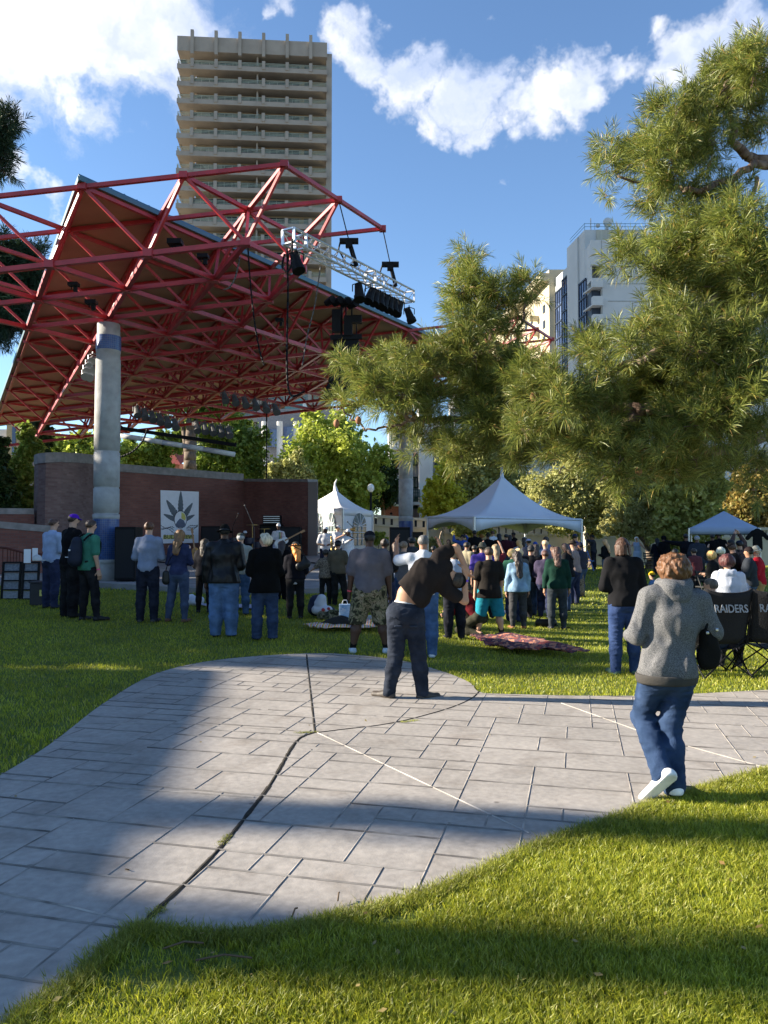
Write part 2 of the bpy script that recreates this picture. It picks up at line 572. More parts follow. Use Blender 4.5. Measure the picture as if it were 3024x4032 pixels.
def path_material():
    m = bpy.data.materials.new('stamped concrete')
    nt, N, L, b = nodes_of(m)
    tc = N.new('ShaderNodeTexCoord')
    n1 = N.new('ShaderNodeTexNoise'); n1.inputs['Scale'].default_value = .9; n1.inputs['Detail'].default_value = 8; n1.inputs['Roughness'].default_value = .65
    n2 = N.new('ShaderNodeTexNoise'); n2.inputs['Scale'].default_value = 22; n2.inputs['Detail'].default_value = 8
    n3 = N.new('ShaderNodeTexVoronoi'); n3.inputs['Scale'].default_value = 1.6
    for n in (n1, n2, n3): L.new(tc.outputs['Object'], n.inputs['Vector'])
    r = N.new('ShaderNodeValToRGB')
    r.color_ramp.elements[0].position = .28; r.color_ramp.elements[0].color = (.19, .175, .16, 1)
    r.color_ramp.elements[1].position = .75; r.color_ramp.elements[1].color = (.43, .39, .35, 1)
    a = N.new('ShaderNodeMath'); a.operation = 'MULTIPLY_ADD'
    L.new(n2.outputs['Fac'], a.inputs[0]); a.inputs[1].default_value = .45
    h = N.new('ShaderNodeMath'); h.operation = 'MULTIPLY'; L.new(n1.outputs['Fac'], h.inputs[0]); h.inputs[1].default_value = .6
    L.new(h.outputs[0], a.inputs[2])
    n5 = N.new('ShaderNodeTexNoise'); n5.inputs['Scale'].default_value = 2.3; n5.inputs['Detail'].default_value = 5; n5.inputs['Distortion'].default_value = .6
    L.new(tc.outputs['Object'], n5.inputs['Vector'])
    r5 = N.new('ShaderNodeValToRGB'); r5.color_ramp.elements[0].position = .30; r5.color_ramp.elements[0].color = (.80, .78, .76, 1); r5.color_ramp.elements[1].position = .46; r5.color_ramp.elements[1].color = (1, 1, 1, 1)
    L.new(n5.outputs['Fac'], r5.inputs[0])
    n6 = N.new('ShaderNodeTexVoronoi'); n6.inputs['Scale'].default_value = 1.9; L.new(tc.outputs['Object'], n6.inputs['Vector'])
    r6 = N.new('ShaderNodeValToRGB'); r6.color_ramp.elements[0].position = .035; r6.color_ramp.elements[0].color = (.55, .53, .52, 1); r6.color_ramp.elements[1].position = .05; r6.color_ramp.elements[1].color = (1, 1, 1, 1)
    L.new(n6.outputs['Distance'], r6.inputs[0])
    m5 = N.new('ShaderNodeMix'); m5.data_type = 'RGBA'; m5.blend_type = 'MULTIPLY'; m5.inputs[0].default_value = 1
    m6 = N.new('ShaderNodeMix'); m6.data_type = 'RGBA'; m6.blend_type = 'MULTIPLY'; m6.inputs[0].default_value = 1
    L.new(a.outputs[0], r.inputs[0]); L.new(r.outputs[0], m5.inputs[6]); L.new(r5.outputs[0], m5.inputs[7])
    L.new(m5.outputs[2], m6.inputs[6]); L.new(r6.outputs[0], m6.inputs[7]); L.new(m6.outputs[2], b.inputs['Base Color'])
    b.inputs['Roughness'].default_value = .62
    b.inputs['Specular IOR Level'].default_value = .35
    bp = N.new('ShaderNodeBump'); bp.inputs['Strength'].default_value = .35; bp.inputs['Distance'].default_value = .01
    n4 = N.new('ShaderNodeTexNoise'); n4.inputs['Scale'].default_value = 14; n4.inputs['Detail'].default_value = 9; n4.inputs['Roughness'].default_value = .7
    L.new(tc.outputs['Object'], n4.inputs['Vector'])
    L.new(n4.outputs['Fac'], bp.inputs['Height']); L.new(bp.outputs[0], b.inputs['Normal'])
    return m


M_path = path_material()


def sheet_from_poly(name, poly, mat, dz, side=.05):
    """triangulated slab following the ground, with a small skirt"""
    import bmesh
    bm = bmesh.new()
    vs = [bm.verts.new((p[0], p[1], 0)) for p in poly]
    f = bm.faces.new(vs)
    bmesh.ops.triangulate(bm, faces=[f])
    ed = list(bm.edges)
    for _ in range(5):
        lg = [e for e in bm.edges if e.calc_length() > .9]
        if not lg: break
        bmesh.ops.subdivide_edges(bm, edges=lg, cuts=1)
        bmesh.ops.triangulate(bm, faces=[f for f in bm.faces if len(f.verts) > 3])
    bnd = [e for e in bm.edges if e.is_boundary]
    r = bmesh.ops.extrude_edge_only(bm, edges=bnd)
    low = set(v for v in r['geom'] if isinstance(v, bmesh.types.BMVert))
    for v in bm.verts:
        v.co.z = float(ground(v.co.x, v.co.y)) + dz - (side if v in low else 0)
    me = bpy.data.meshes.new(name); bm.to_mesh(me); bm.free()
    me.materials.append(mat)
    return link(bpy.data.objects.new(name, me))


PZ = .012
tag(sheet_from_poly('path', PATH, M_path, PZ), kind='structure')

# stamped ashlar pattern: grooves as low worn ridges between the stones, 14 degrees off the view axis
M_groove = mk('groove', (.12, .108, .10), .9, scale=5, col2=(.38, .345, .31))
M_crack = mk('expansion joint', (.012, .010, .009), .9, scale=20, col2=(.035, .03, .022))
M_saw = mk('pale saw joint', (.24, .22, .20), .8, scale=4, col2=(.42, .39, .36))


def strip(segs, w, mat, name, zt=.004, z0=.0012, jitter=.0, prof=None):
    V = []; Fc = []
    for a, b in segs:
        a = np.array(a, float); b = np.array(b, float)
        d = b - a; l = np.hypot(*d)
        if l < 1e-4: continue
        n = np.array([-d[1], d[0]]) / l * w / 2
        m = max(1, int(l / .25))
        i0 = len(V)
        for k in range(m + 1):
            p = a + d * k / m
            ww = 1 + (random.random() - .5) * jitter
            for q, z in ((p - n * ww, z0), (p, zt), (p + n * ww, z0)):
                V.append((q[0], q[1], float(ground(q[0], q[1])) + PZ + z))
        for k in range(m):
            o = i0 + 3 * k
            Fc += [(o, o + 3, o + 4, o + 1), (o + 1, o + 4, o + 5, o + 2)]
    return npmesh(name, V, Fc, mat)


def ashlar():
    u = .215
    T = []   # ashlar module 8x8 units filled with rectangles
    n = 98
    occ = np.zeros((n, n), int)
    rr = random.Random(3)
    edges = {}
    cid = 0
    for i in range(n):
        for j in range(n):
            if occ[i, j]: continue
            sizes = [(2, 2), (1, 2), (2, 1), (3, 2), (2, 3), (1, 1), (2, 2), (3, 2)]
            rr.shuffle(sizes)
            for (a, b) in sizes + [(1, 1)]:
                if i + a <= n and j + b <= n and not occ[i:i + a, j:j + b].any():
                    cid += 1; occ[i:i + a, j:j + b] = cid; break
    segs = []
    # vertical lines
    for i in range(1, n):
        s = None
        for j in range(n + 1):
            e = j < n and occ[i - 1, j] != occ[i, j]
            if e and s is None: s = j
            if not e and s is not None: segs.append(((i, s), (i, j), 0)); s = None
    for j in range(1, n):
        s = None
        for i in range(n + 1):
            e = i < n and occ[i, j - 1] != occ[i, j]
            if e and s is None: s = i
            if not e and s is not None: segs.append(((s, j), (i, j), 1)); s = None
    al = R(14)
    out = []
    for a, b, k in segs:
        pts = []
        for q in (a, b):
            X = (q[0] - 49) * u; Y = q[1] * u * 1.0
            pts.append(np.array([X * math.cos(al) + Y * math.sin(al), -X * math.sin(al) + Y * math.cos(al) - .5]))
        l = np.hypot(*(pts[1] - pts[0])); m = max(1, int(l / .08))
        T = [pts[0] + (pts[1] - pts[0]) * t / m for t in range(m + 1)]
        mid = np.array([(T[t] + T[t + 1]) / 2 for t in range(m)])
        ins = poly_in(PATH, mid[:, 0], mid[:, 1])
        s = None
        for t in range(m + 1):
            e = t < m and ins[t] and rr.random() > .003
            if e and s is None: s = t
            if not e and s is not None:
                out.append((T[s], T[t], k)); s = None
    return out


_as = ashlar()
tag(strip([(a, b) for a, b, k in _as if k == 0], .012, M_groove, 'path', jitter=.5), kind='structure')
tag(strip([(a, b) for a, b, k in _as if k == 1], .016, mk('groove shade', (.08, .072, .068), .9, scale=4, col2=(.26, .24, .22)), 'path', zt=.007, jitter=.5), kind='structure')
arc = smooth_pts(g2([(1240, 2892), (1350, 2878), (1550, 2852), (1750, 2800), (1850, 2760), (1886, 2728)]))
crack = smooth_pts(g2([(560, 3655), (640, 3575), (760, 3460), (880, 3335), (980, 3210), (1060, 3105), (1110, 3020), (1150, 2950), (1185, 2912), (1240, 2890)]))
sg = lambda l: [(l[i], l[i + 1]) for i in range(len(l) - 1)]
tag(strip(sg(crack), .030, M_crack, 'path', zt=.006, jitter=.5), kind='structure')
tag(strip(sg(arc) + sg(g2([(1240, 2888), (1225, 2750), (1207, 2580)])), .020, M_crack, 'path', zt=.0055, jitter=.4), kind='structure')
tag(strip(sg(g2([(1250, 2893), (1750, 3130), (2085, 3290)])) + sg(g2([(2210, 2775), (2600, 2915), (3010, 3030)])), .013, M_saw, 'path', zt=.0065), kind='structure')
tag(strip(sg(g2([(1238, 2890), (760, 2858), (340, 2856)])) + sg(g2([(0, 3074), (500, 3112), (1000, 3150)])) + sg(g2([(0, 3527), (300, 3590), (550, 3655)])), .016, M_groove, 'path', zt=.0065), kind='structure')

# stage plaza
M_plaza = mk('plaza concrete', (.20, .19, .185), .8, scale=2, bump=.2, col2=(.30, .285, .27))
plz = g2([(-120, 2312), (230, 2306), (420, 2318), (700, 2335), (900, 2343), (1130, 2345), (1260, 2338), (1330, 2322), (1440, 2290), (1530, 2255)]) + [np.array((1.2, 30)), np.array((1.5, 36)), np.array((-30, 36)), np.array((-30, 20))]
tag(sheet_from_poly('plaza', plz, M_plaza, .13, .2), kind='structure')
M_saw2 = mk('plaza joint', (.06, .055, .05), .9)
js = []
for k in range(9):
    y = 19.6 + k * 1.6
    js.append(((-9 - k * .6, y), (.2, y - .3)))


# ================================================================ GRASS
WORN = [(*P(px, py)[:2], cr, pr) for px, py, cr, pr in ((690, 3800, .30, .75), (470, 3930, .28, .6), (1510, 3608, .16, .85), (1660, 3580, .10, .7), (900, 3720, .2, .5), (430, 2830, .35, .6), (200, 2990, .3, .5), (2480, 3660, .12, .5), (2800, 3560, .15, .4), (1200, 3700, .18, .5))]


def grass(name, n, ylo, yhi, h, w, mat, seed, yield_pow=1.0, xr=.56):
    r = np.random.default_rng(seed)
    Y = ylo + (yhi - ylo) * r.random(n * 2) ** (yield_pow)
    X = (r.random(n * 2) * 2 - 1) * Y * xr
    k = ~poly_in(PATH, X, Y) & ~poly_in(plz, X, Y)
    for (cx, cy, cr, pr) in WORN:
        k &= ~((np.hypot((X - cx) / cr, (Y - cy) / (cr * .55)) + .35 * np.sin(X * 23) * np.sin(Y * 29) < 1) & (r.random(len(X)) < pr))
    X = X[k][:n]; Y = Y[k][:n]; m = len(X)
    Z = ground(X, Y)
    clump = .5 + .5 * np.sin(X * 3.1 + 1.7 * np.sin(Y * 2.3)) * np.sin(Y * 2.7 + 1.3 * np.sin(X * 1.9))
    cl2 = .5 + .5 * np.sin(X * 17 + 3 * np.sin(Y * 11)) * np.sin(Y * 19 + 2 * np.sin(X * 13))
    hh = h * (.45 + .7 * r.random(m)) * (.7 + .35 * clump + .55 * cl2)
    ww = w * (.7 + .6 * r.random(m))
    th = r.random(m) * 6.283
    ln = (.25 + .75 * r.random(m)) * hh * 1.0
    ph = r.random(m) * 6.283
    dx, dy = np.cos(th) * ww / 2, np.sin(th) * ww / 2
    lx, ly = np.cos(ph) * ln, np.sin(ph) * ln
    v = np.empty((m, 5, 3))
    v[:, 0] = np.stack([X - dx, Y - dy, Z - .005], 1)
    v[:, 1] = np.stack([X + dx, Y + dy, Z - .005], 1)
    v[:, 2] = np.stack([X - dx * .8 + lx * .35, Y - dy * .8 + ly * .35, Z + hh * .6], 1)
    v[:, 3] = np.stack([X + dx * .8 + lx * .35, Y + dy * .8 + ly * .35, Z + hh * .6], 1)
    v[:, 4] = np.stack([X + lx, Y + ly, Z + hh], 1)
    b = (np.arange(m) * 5)[:, None]
    f = np.concatenate([b + [0, 1, 3], b + [0, 3, 2], b + [2, 3, 4]])
    o = npmesh(name, v.reshape(-1, 3), f, mat)
    return o


M_grass = leafmat('grass blades', (.15, .205, .014), (.50, .50, .045), .5, (.58, .50, .16))
gr = grass('grass', 170000, 1.9, 5.4, .034, .0042, M_grass, 1, 1.0)
tag(gr, 'short mown green turf blades covering the lawn on both sides of the stamped path', 'grass', kind='stuff')
g2o = grass('grass', 170000, 5.2, 18, .036, .0085, M_grass, 2, .8)
tag(g2o, 'turf further away around the standing crowd', 'grass', kind='stuff')
g3o = grass('grass', 60000, 17, 40, .05, .022, M_grass, 3, .8, .6)
tag(g3o, 'turf on the far lawn under the tents', 'grass', kind='stuff')


def tufts(name, pts2, n, h, w, mat, seed, spread=.06):
    """ragged turf along an edge"""
    r = np.random.default_rng(seed)
    pts2 = np.array(pts2); i = r.integers(0, len(pts2) - 1, n); t = r.random(n)[:, None]
    q = pts2[i] * (1 - t) + pts2[i + 1] * t + r.normal(size=(n, 2)) * spread
    X, Y = q[:, 0], q[:, 1]; Z = ground(X, Y)
    hh = h * (.4 + r.random(n)); th = r.random(n) * 6.28; ph = r.random(n) * 6.28
    ww = w * (.6 + .8 * r.random(n)); ln = hh * (.3 + r.random(n))
    v = np.stack([np.stack([X - np.cos(th) * ww, Y - np.sin(th) * ww, Z], 1), np.stack([X + np.cos(th) * ww, Y + np.sin(th) * ww, Z], 1),
                  np.stack([X + np.cos(ph) * ln, Y + np.sin(ph) * ln, Z + hh], 1)], 1)
    return npmesh(name, v.reshape(-1, 3), np.arange(n * 3).reshape(-1, 3), mat)


M_edge = leafmat('edge turf', (.13, .16, .015), (.38, .38, .06), .35, (.30, .22, .10))
e1 = tufts('edge_turf', np.array(lo_edge[1:-4]) + [0.0, -.035], 30000, .034, .0028, M_edge, 5, .035)
tag(e1, 'ragged yellow green turf creeping over the near edge of the path', 'grass', kind='stuff')
wd = tufts('joint_weeds', g2([(600, 3618), (640, 3590)]) + [], 500, .02, .004, M_edge, 6, .02)
tag(wd, 'small weeds in the dark joint near its lower end', 'weeds', kind='stuff')
wd = tufts('joint_weeds', g2([(870, 3340), (905, 3295)]), 600, .018, .004, M_edge, 8, .012)
tag(wd, 'yellow green weed clump in the middle of the dark joint', 'weeds', kind='stuff')
wd = tufts('joint_weeds', g2([(1575, 2853), (1640, 2842)]), 500, .018, .005, M_edge, 9, .015)
tag(wd, 'weeds in the arc joint behind the bending man', 'weeds', kind='stuff')
wd = tufts('joint_weeds', g2([(1170, 2893), (1245, 2890)]), 400, .02, .004, M_edge, 10, .012)
tag(wd, 'dry weeds where the path joints meet', 'weeds', kind='stuff')
_r = np.random.default_rng(12)
_n = 170; _y = 2.2 + 9 * _r.random(_n); _x = (_r.random(_n) * 2 - 1) * _y * .55
_on = poly_in(PATH, _x, _y); _k = ~_on | (_r.random(_n) < .22); _x, _y, _on = _x[_k], _y[_k], _on[_k]; _n = len(_x)
_z = ground(_x, _y) + np.where(_on, .019, .035); _t = _r.random(_n) * 6.28; _s = .008 + .014 * _r.random(_n)
_c = np.stack([_x, _y, _z], 1); _a = np.stack([np.cos(_t), np.sin(_t), .3 * _r.normal(size=_n)], 1) * _s[:, None]; _b = np.stack([-np.sin(_t), np.cos(_t), .3 * _r.normal(size=_n)], 1) * _s[:, None] * .55
npm = npmesh('leaf_litter', np.stack([_c - _a, _c + _b, _c + _a, _c - _b], 1).reshape(-1, 3), np.arange(_n * 4).reshape(-1, 4), leafmat('dry leaf', (.20, .12, .04), (.42, .32, .12), .2))
tag(npm, 'scattered small dry leaves on the lawn and path', 'leaves', kind='stuff')
# fallen twigs and leaves on the lawn near the corner
M_twig = mk('dry twig', (.12, .08, .05), .9)
tw = MB()
rr = random.Random(5)
for (px, py, l, a) in [(640, 3770, .16, .1), (770, 3815, .22, -.05), (1150, 3640, .05, 1.2), (1330, 3575, .05, 1.5)]:
    p = P(px, py) + [0, 0, .03]
    q = p + np.array([math.cos(a) * l, math.sin(a) * l, .015])
    t = MB().path([p, (p + q) / 2 + [0, .01, .012], q], .004, 5)
    tag(t.build('twig', M_twig, None, True), 'dry brown twig lying %s' % {640: 'in the shaded turf at the path corner', 770: 'in the shaded turf right of the path corner', 1150: 'small, on the path near its lower edge', 1330: 'tiny, standing out by the turf edge'}[px], 'twig')

# ================================================================ PAVILION (space frame fitted to the photo)
TO = np.array([-6.28046, 15.77937, 9.02655]); TU = np.array([2.09707, .03206, .25268]); TD = np.array([1.02657, 1.84469, .0766]); TN = np.array([-.15667, .03337, 1.296])
Tn = lambda i, j: TO + i * TU + j * TD
Bn = lambda i, j: TO + (i + 1 / 3) * TU + (j + 1 / 3) * TD - TN
tops = set()
for j in range(12):
    for i in range(-j, 1): tops.add((i, j))
for (i, j) in [(1, 0), (2, 0), (1, 1), (2, 1), (1, 2), (2, 2), (-1, 0), (-2, 0), (-2, 1), (-3, 1), (-3, 2), (-4, 2), (1, 7), (2, 7), (1, 8), (2, 8), (1, 9), (2, 9), (1, 10), (1, 11), (-12, 11), (-13, 11), (-11, 10), (-12, 10)]: tops.add((i, j))
bots = set((i, j) for (i, j) in tops if (i + 1, j) in tops and (i, j + 1) in tops)
M_red = mk('red painted steel', (.37, .028, .034), .42, var=.2, scale=3, spec=.5, bump=.05)
struts = []
for (i, j) in tops:
    for di, dj in ((1, 0), (0, 1), (-1, 1)):
        if (i + di, j + dj) in tops: struts.append((Tn(i, j), Tn(i + di, j + dj), .085))
for (i, j) in bots:
    for di, dj in ((1, 0), (0, 1), (-1, 1)):
        if (i + di, j + dj) in bots: struts.append((Bn(i, j), Bn(i + di, j + dj), .105))
    for q in ((i, j), (i + 1, j), (i, j + 1)): struts.append((Bn(i, j), Tn(*q), .062))


def vis(s):
    a, b, w = s
    m = (a + b) / 2
    if m[1] < 1: return 0
    px = 1512 + F * m[0] / m[1]; 
    if px < -150: return 0
    return w * np.linalg.norm(b - a) / m[1] ** 2


pav = thing('stage_pavilion', 'large triangular stage roof on red steel space frame with concrete columns', 'stage roof', (-7.2, 20, float(ground(-7.2, 20))))
pav_inv = -np.array([-7.2, 20, float(ground(-7.2, 20))])


def under(o, root):
    """parent keeping world coordinates"""
    o.parent = root
    o.matrix_parent_inverse = Matrix.LocRotScale(root.location, root.rotation_euler.to_quaternion(), None).inverted()
    return o


struts.sort(key=lambda s: -vis(s))
for a, b, w in struts[:98]:
    m = MB().beam(a, b, w)
    under(m.build('strut', M_red), pav)
m = MB()
for a, b, w in struts[98:]: m.beam(a, b, w)
o = under(m.build('strut', M_red), pav); o['kind'] = 'stuff'
m = MB()
for q in tops: m.box(Tn(*q), (.17, .17, .13))
for q in bots: m.box(Bn(*q), (.2, .2, .16))
under(m.build('node_plates', M_red), pav)['kind'] = 'stuff'
# deck
M_soffit = mk('tan roof underside', (.36, .25, .16), .85, var=.12, scale=1.2)
M_deck = mk('blue metal roofing', (.025, .11, .20), .45, var=.15, scale=2, spec=.5)
nu = TN / np.linalg.norm(TN)
c0 = Tn(0, 0) - .12 * (TD + (TD - TU)) / 2; c1 = Tn(0, 11.35) + .1 * TU; c2 = Tn(-11.35, 11.35) - .1 * TU
c0 = Tn(0, 0) - .1 * (TD * 2 - TU) / 2
off = nu * .07
under(MB().extr([c0 + off, c1 + off, c2 + off], nu * .05).build('roof_underside', M_soffit), pav)
m = MB().extr([c0 + nu * .125 - .0 * TU, c1 + nu * .125, c2 + nu * .125], nu * .07)
# standing seams running along the left slope direction, seen end-on along the right edge
for k in range(2, 62):
    t = k * .36 / 2.11
    if t > 11.2: break
    a = Tn(0, t) + nu * .19 + .03 * TU; b = Tn(-t, t) + nu * .19
    # seams run parallel to the row direction
    m.beam(a, b, .05, .09)
under(m.build('roof_sheet', M_deck), pav)
m = MB()
M_fascia = mk('teal fascia', (.07, .15, .19), .5, var=.1, scale=2, spec=.4)
for a, b in ((c0, c2), (c0, c1), (c2, c1)):
    m.beam(a + nu * .10, b + nu * .10, .04, .10, up=nu)
under(m.build('fascia', M_fascia), pav)
# columns
M_col = mk('cast concrete', (.30, .30, .29), .85, scale=4, bump=.3, bscale=40, col2=(.42, .42, .41))


def tile_mat():
    m = bpy.data.materials.new('blue mosaic tile')
    nt, N, L, b = nodes_of(m)
    tc = N.new('ShaderNodeTexCoord')
    br = N.new('ShaderNodeTexBrick')
    br.offset = 0; br.inputs['Scale'].default_value = 1
    br.inputs['Brick Width'].default_value = .055; br.inputs['Row Height'].default_value = .055; br.inputs['Mortar Size'].default_value = .003
    br.inputs['Color1'].default_value = (.02, .055, .20, 1); br.inputs['Color2'].default_value = (.03, .09, .28, 1); br.inputs['Mortar'].default_value = (.16, .19, .25, 1)
    sx = N.new('ShaderNodeSeparateXYZ'); L.new(tc.outputs['Object'], sx.inputs[0])
    at2 = N.new('ShaderNodeMath'); at2.operation = 'ARCTAN2'; L.new(sx.outputs[1], at2.inputs[0]); L.new(sx.outputs[0], at2.inputs[1])
    mu = N.new('ShaderNodeMath'); mu.operation = 'MULTIPLY'; L.new(at2.outputs[0], mu.inputs[0]); mu.inputs[1].default_value = .33
    cx = N.new('ShaderNodeCombineXYZ'); L.new(mu.outputs[0], cx.inputs[0]); L.new(sx.outputs[2], cx.inputs[1])
    L.new(cx.outputs[0], br.inputs['Vector']); L.new(br.outputs[0], b.inputs['Base Color'])
    b.inputs['Roughness'].default_value = .3
    return m


M_tile = tile_mat()


def column(node, r, tile_lo, tile_hi, seams):
    top = Bn(*node); base = float(ground(top[0], top[1])) + .1
    H = top[2] - .16 - base
    c = bpy.data.objects
    prof = [(r * .95, -.1), (r * .95, .42), (r * 1.0, .43), (r * 1.0, .5)]
    z = lambda f: f * H
    body = MB()
    pr = [(0, -.1), (r * .97, -.1), (r * .97, .40), (r * .955, .43), (r * .955, .46), (r * 1.03, .48), (r * 1.03, .56)]
    pr += [(r * .985, .57), (r * .985, tile_lo[1] - .01), (r * 1.03, tile_lo[1]), (r * 1.03, tile_lo[1] + .12)]
    for s in seams: pr += [(r, s * H - .02), (r * .94, s * H - .01), (r * .94, s * H + .03), (r, s * H + .04)]
    pr += [(r * .99, H * .72), (r * .96, H * .84), (r * .96, H * .86), (r * .92, H * .865), (r * .92, H * .885), (r * .96, H * .89), (r * .96, H - .32), (r * .9, H - .3), (r * .88, H), (0, H)]
    o = body.lathe(pr, (0, 0, 0), 40).build('column', M_col, None, True)
    o.location = (top[0], top[1], base)
    under(o, pav)
    t = MB().lathe([(r * 1.0, .565), (r * 1.008, .57), (r * 1.008, tile_lo[1] - .005)], (0, 0, 0), 40).build('tile_band', M_tile, None, True)
    t2 = MB().lathe([(r * .975, H * .895), (r * .975, H - .33)], (0, 0, 0), 40).build('tile_band', M_tile, None, True)
    for q in (t, t2): q.parent = o
    f = MB().tube((0, 0, H), (0, 0, H + .25), r * .35, r * .3, 10).box((0, 0, H + .05), (.5, .12, .1)).build('cap_plate', M_red)
    f.parent = o
    return o, base, H


column((-2, 2), .325, None and 0 or (0, 1.62), 0, (.26, .36, .5))
column((-10, 10), .46, (0, 1.6), 0, (.3, .5))
column((-2, 10), .325, (0, 1.62), 0, (.26, .5))

# lighting gear hung in the frame ---------------------------------
M_alu = mk('brushed aluminium', (.55, .55, .56), .35, var=.08, metal=.7, spec=.5)
M_blk = mk('black gear', (.007, .007, .008), .6, var=.3, spec=.15)
M_gry = mk('grey can lamp', (.09, .09, .088), .5, spec=.4)
ta = at(1135, 930, 15.7); tb = at(1612, 1170, 20.3)


def truss(a, b, s, root_label):
    d = (b - a); L = np.linalg.norm(d); d = d / L
    x = np.cross(d, (0, 0, 1)); x /= np.linalg.norm(x); z = np.cross(x, d)
    r = thing('lighting_truss', root_label, 'truss', a)
    off = -a
    m = MB()
    cs = [(-s, -s), (s, -s), (s, s), (-s, s)]
    cor = lambda t, q: d * t + x * cs[q % 4][0] / 2 + z * cs[q % 4][1] / 2
    for q in range(4): m.tube(cor(0, q), cor(L, q), .026, n=6)
    m.build('chord_tubes', M_alu, r)
    m = MB(); n = int(L / s * .9)
    for k in range(n):
        t0, t1 = L * k / n, L * (k + 1) / n
        for q in range(4): m.tube(cor(t0, q + k), cor(t1, q + 1 + k) if True else 0, .012, n=5)
    m.build('lacing', M_alu, r)
    for t in (0, L * .08, L * .62, L * .7, L):
        m = MB()
        for q in range(4): m.beam(cor(t, q), cor(t, q + 1), .06 if t < L * .1 or t == L * .62 else .035, .03)
        m.build('end_frame', M_alu, r)
    return r, a, d, x, z, L


tr, TA, dv, xv, zv, TL = truss(ta, tb, .29, 'silver box lighting truss hanging from the red roof nose')


def par(p, label, tilt=(-.35, -.5, -1), s=1.0, matl=None, catl='stage light', grp='black stage lights on the silver truss'):
    r = thing('stage_light', label, catl, p, 0, grp)
    t = np.array(tilt, float); t /= np.linalg.norm(t)
    c = np.array([0, 0, -.24 * s])
    MB().tube(c - t * .16 * s, c + t * .14 * s, .085 * s, .11 * s, 12).tube(c + t * .14 * s, c + t * .24 * s, .125 * s, .13 * s, 12).build('housing', matl or M_blk, r)
    MB().path([(0, 0, 0), (.0, 0, -.05 * s), (.14 * s, 0, -.1 * s), (.14 * s, 0, -.25 * s)], .012 * s, 5).path([(0, 0, -.05 * s), (-.14 * s, 0, -.1 * s), (-.14 * s, 0, -.25 * s)], .012 * s, 5).build('yoke', matl or M_blk, r)
    return r


for n, t in enumerate((.62, .665, .71, .755, .80, .845, .89)):
    par(TA + dv * TL * t - zv * .18, ['first', 'second', 'third', 'fourth', 'fifth', 'sixth', 'seventh'][n] + ' from the left of the seven black lamps in a row under the silver truss', (-.3 + .1 * (n % 3), -.5, -1))
par(TA + dv * TL * .05 - zv * .18, 'black lamp under the left end of the silver truss', (.3, -.3, -1), 1.1)
par(TA + dv * TL * .52 - zv * .2, 'black lamp hanging under the middle of the silver truss', (.1, -.4, -1), 1.1)
par(TA + dv * TL * .995 - zv * .22, 'black lamp hanging off the right tip of the silver truss', (.35, -.2, -1), 1.0)
# hoists with chains from the frame
for (t, node, lab) in ((.50, (2, 1), 'black chain hoist holding the middle of the silver truss'), (.86, (2, 2), 'black chain hoist hanging under the rightmost red node')):
    tp = Tn(*node); bt = TA + dv * TL * t
    r = thing('chain_hoist', lab, 'hoist', bt)
    hz = np.array([tp[0], tp[1], 0]) * 0
    up = tp - bt
    MB().tube(up * .42, up, .014, n=5).build('chain', M_blk, r)
    MB().tube(up * .42 + [-.22, 0, 0], up * .42 + [.22, 0, 0], .075, n=10).box(up * .42 + [0, 0, -.05], (.16, .14, .2)).build('motor', M_blk, r)
    MB().beam((0, 0, .1), up * .4, .09, .07).path([up * .42 + [-.2, 0, 0], up * .3 + [-.3, 0, 0], up * .1 + [-.2, 0, 0], (0, 0, .1)], .02, 5).build('sling', M_blk, r)

# speaker cluster
sp = thing('speaker_array', 'black speaker cabinet cluster flown from the roof above the pine branch', 'speakers', at(1360, 1340, 19))
o0 = at(1360, 1340, 19)
q = lambda px, py, Y=19: at(px, py, Y) - o0
m = MB().extr([q(1312, 1340), q(1412, 1332), q(1414, 1440), q(1316, 1450)], (0, .55, 0)); m.build('cabinet', M_blk, sp)
cell = [(1300, 1455, 1410, 1500), (1290, 1500, 1400, 1530), (1278, 1530, 1378, 1556)]
for (x0, y0, x1, y1) in cell:
    MB().extr([q(x0, y0 + 8), q(x1, y0 - 4), q(x1 - 10, y1 - 4), q(x0 - 8, y1 + 2)], (0, .45, 0)).build('cabinet', M_blk, sp)
MB().beam(q(1300, 1330), q(1425, 1326), .1, .12).tube(q(1345, 1180), q(1345, 1330), .03).tube(q(1385, 1185), q(1385, 1330), .02).tube(q(1362, 1170), q(1362, 1330), .02).build('rigging', M_blk, sp)
MB().box(q(1325, 1265), (.22, .2, .55)).box(q(1370, 1285), (.2, .2, .5)).box(q(1405, 1258), (.25, .2, .18)).build('hoist_motor', M_blk, sp)
pj = thing('spot_bar', 'cluster of black spotlights clamped under the roof nose', 'stage lights', at(1340, 1180, 18.4))
o1 = at(1340, 1180, 18.4); q1 = lambda px, py: at(px, py, 18.4) - o1
MB().tube(q1(1290, 1178), q1(1400, 1200), .03).build('bar', M_blk, pj)
for (px, py) in ((1300, 1190), (1330, 1192), (1362, 1196), (1390, 1203)):
    MB().tube(q1(px - 14, py + 4), q1(px + 14, py - 2) + [0, -.2, 0], .08, .1, 10).build('lamp_housing', M_blk, pj)
ro = thing('roof_lamp', 'black box lamp bolted under the roof edge beside the speaker cluster', 'lamp', at(1392, 1260, 21))
MB().box((0, 0, 0), (.3, .3, .14)).tube((-.08, 0, 0), (-.08, 0, -.7), .015).tube((.08, 0, 0), (.08, 0, -.7), .015).build('housing', M_blk, ro)
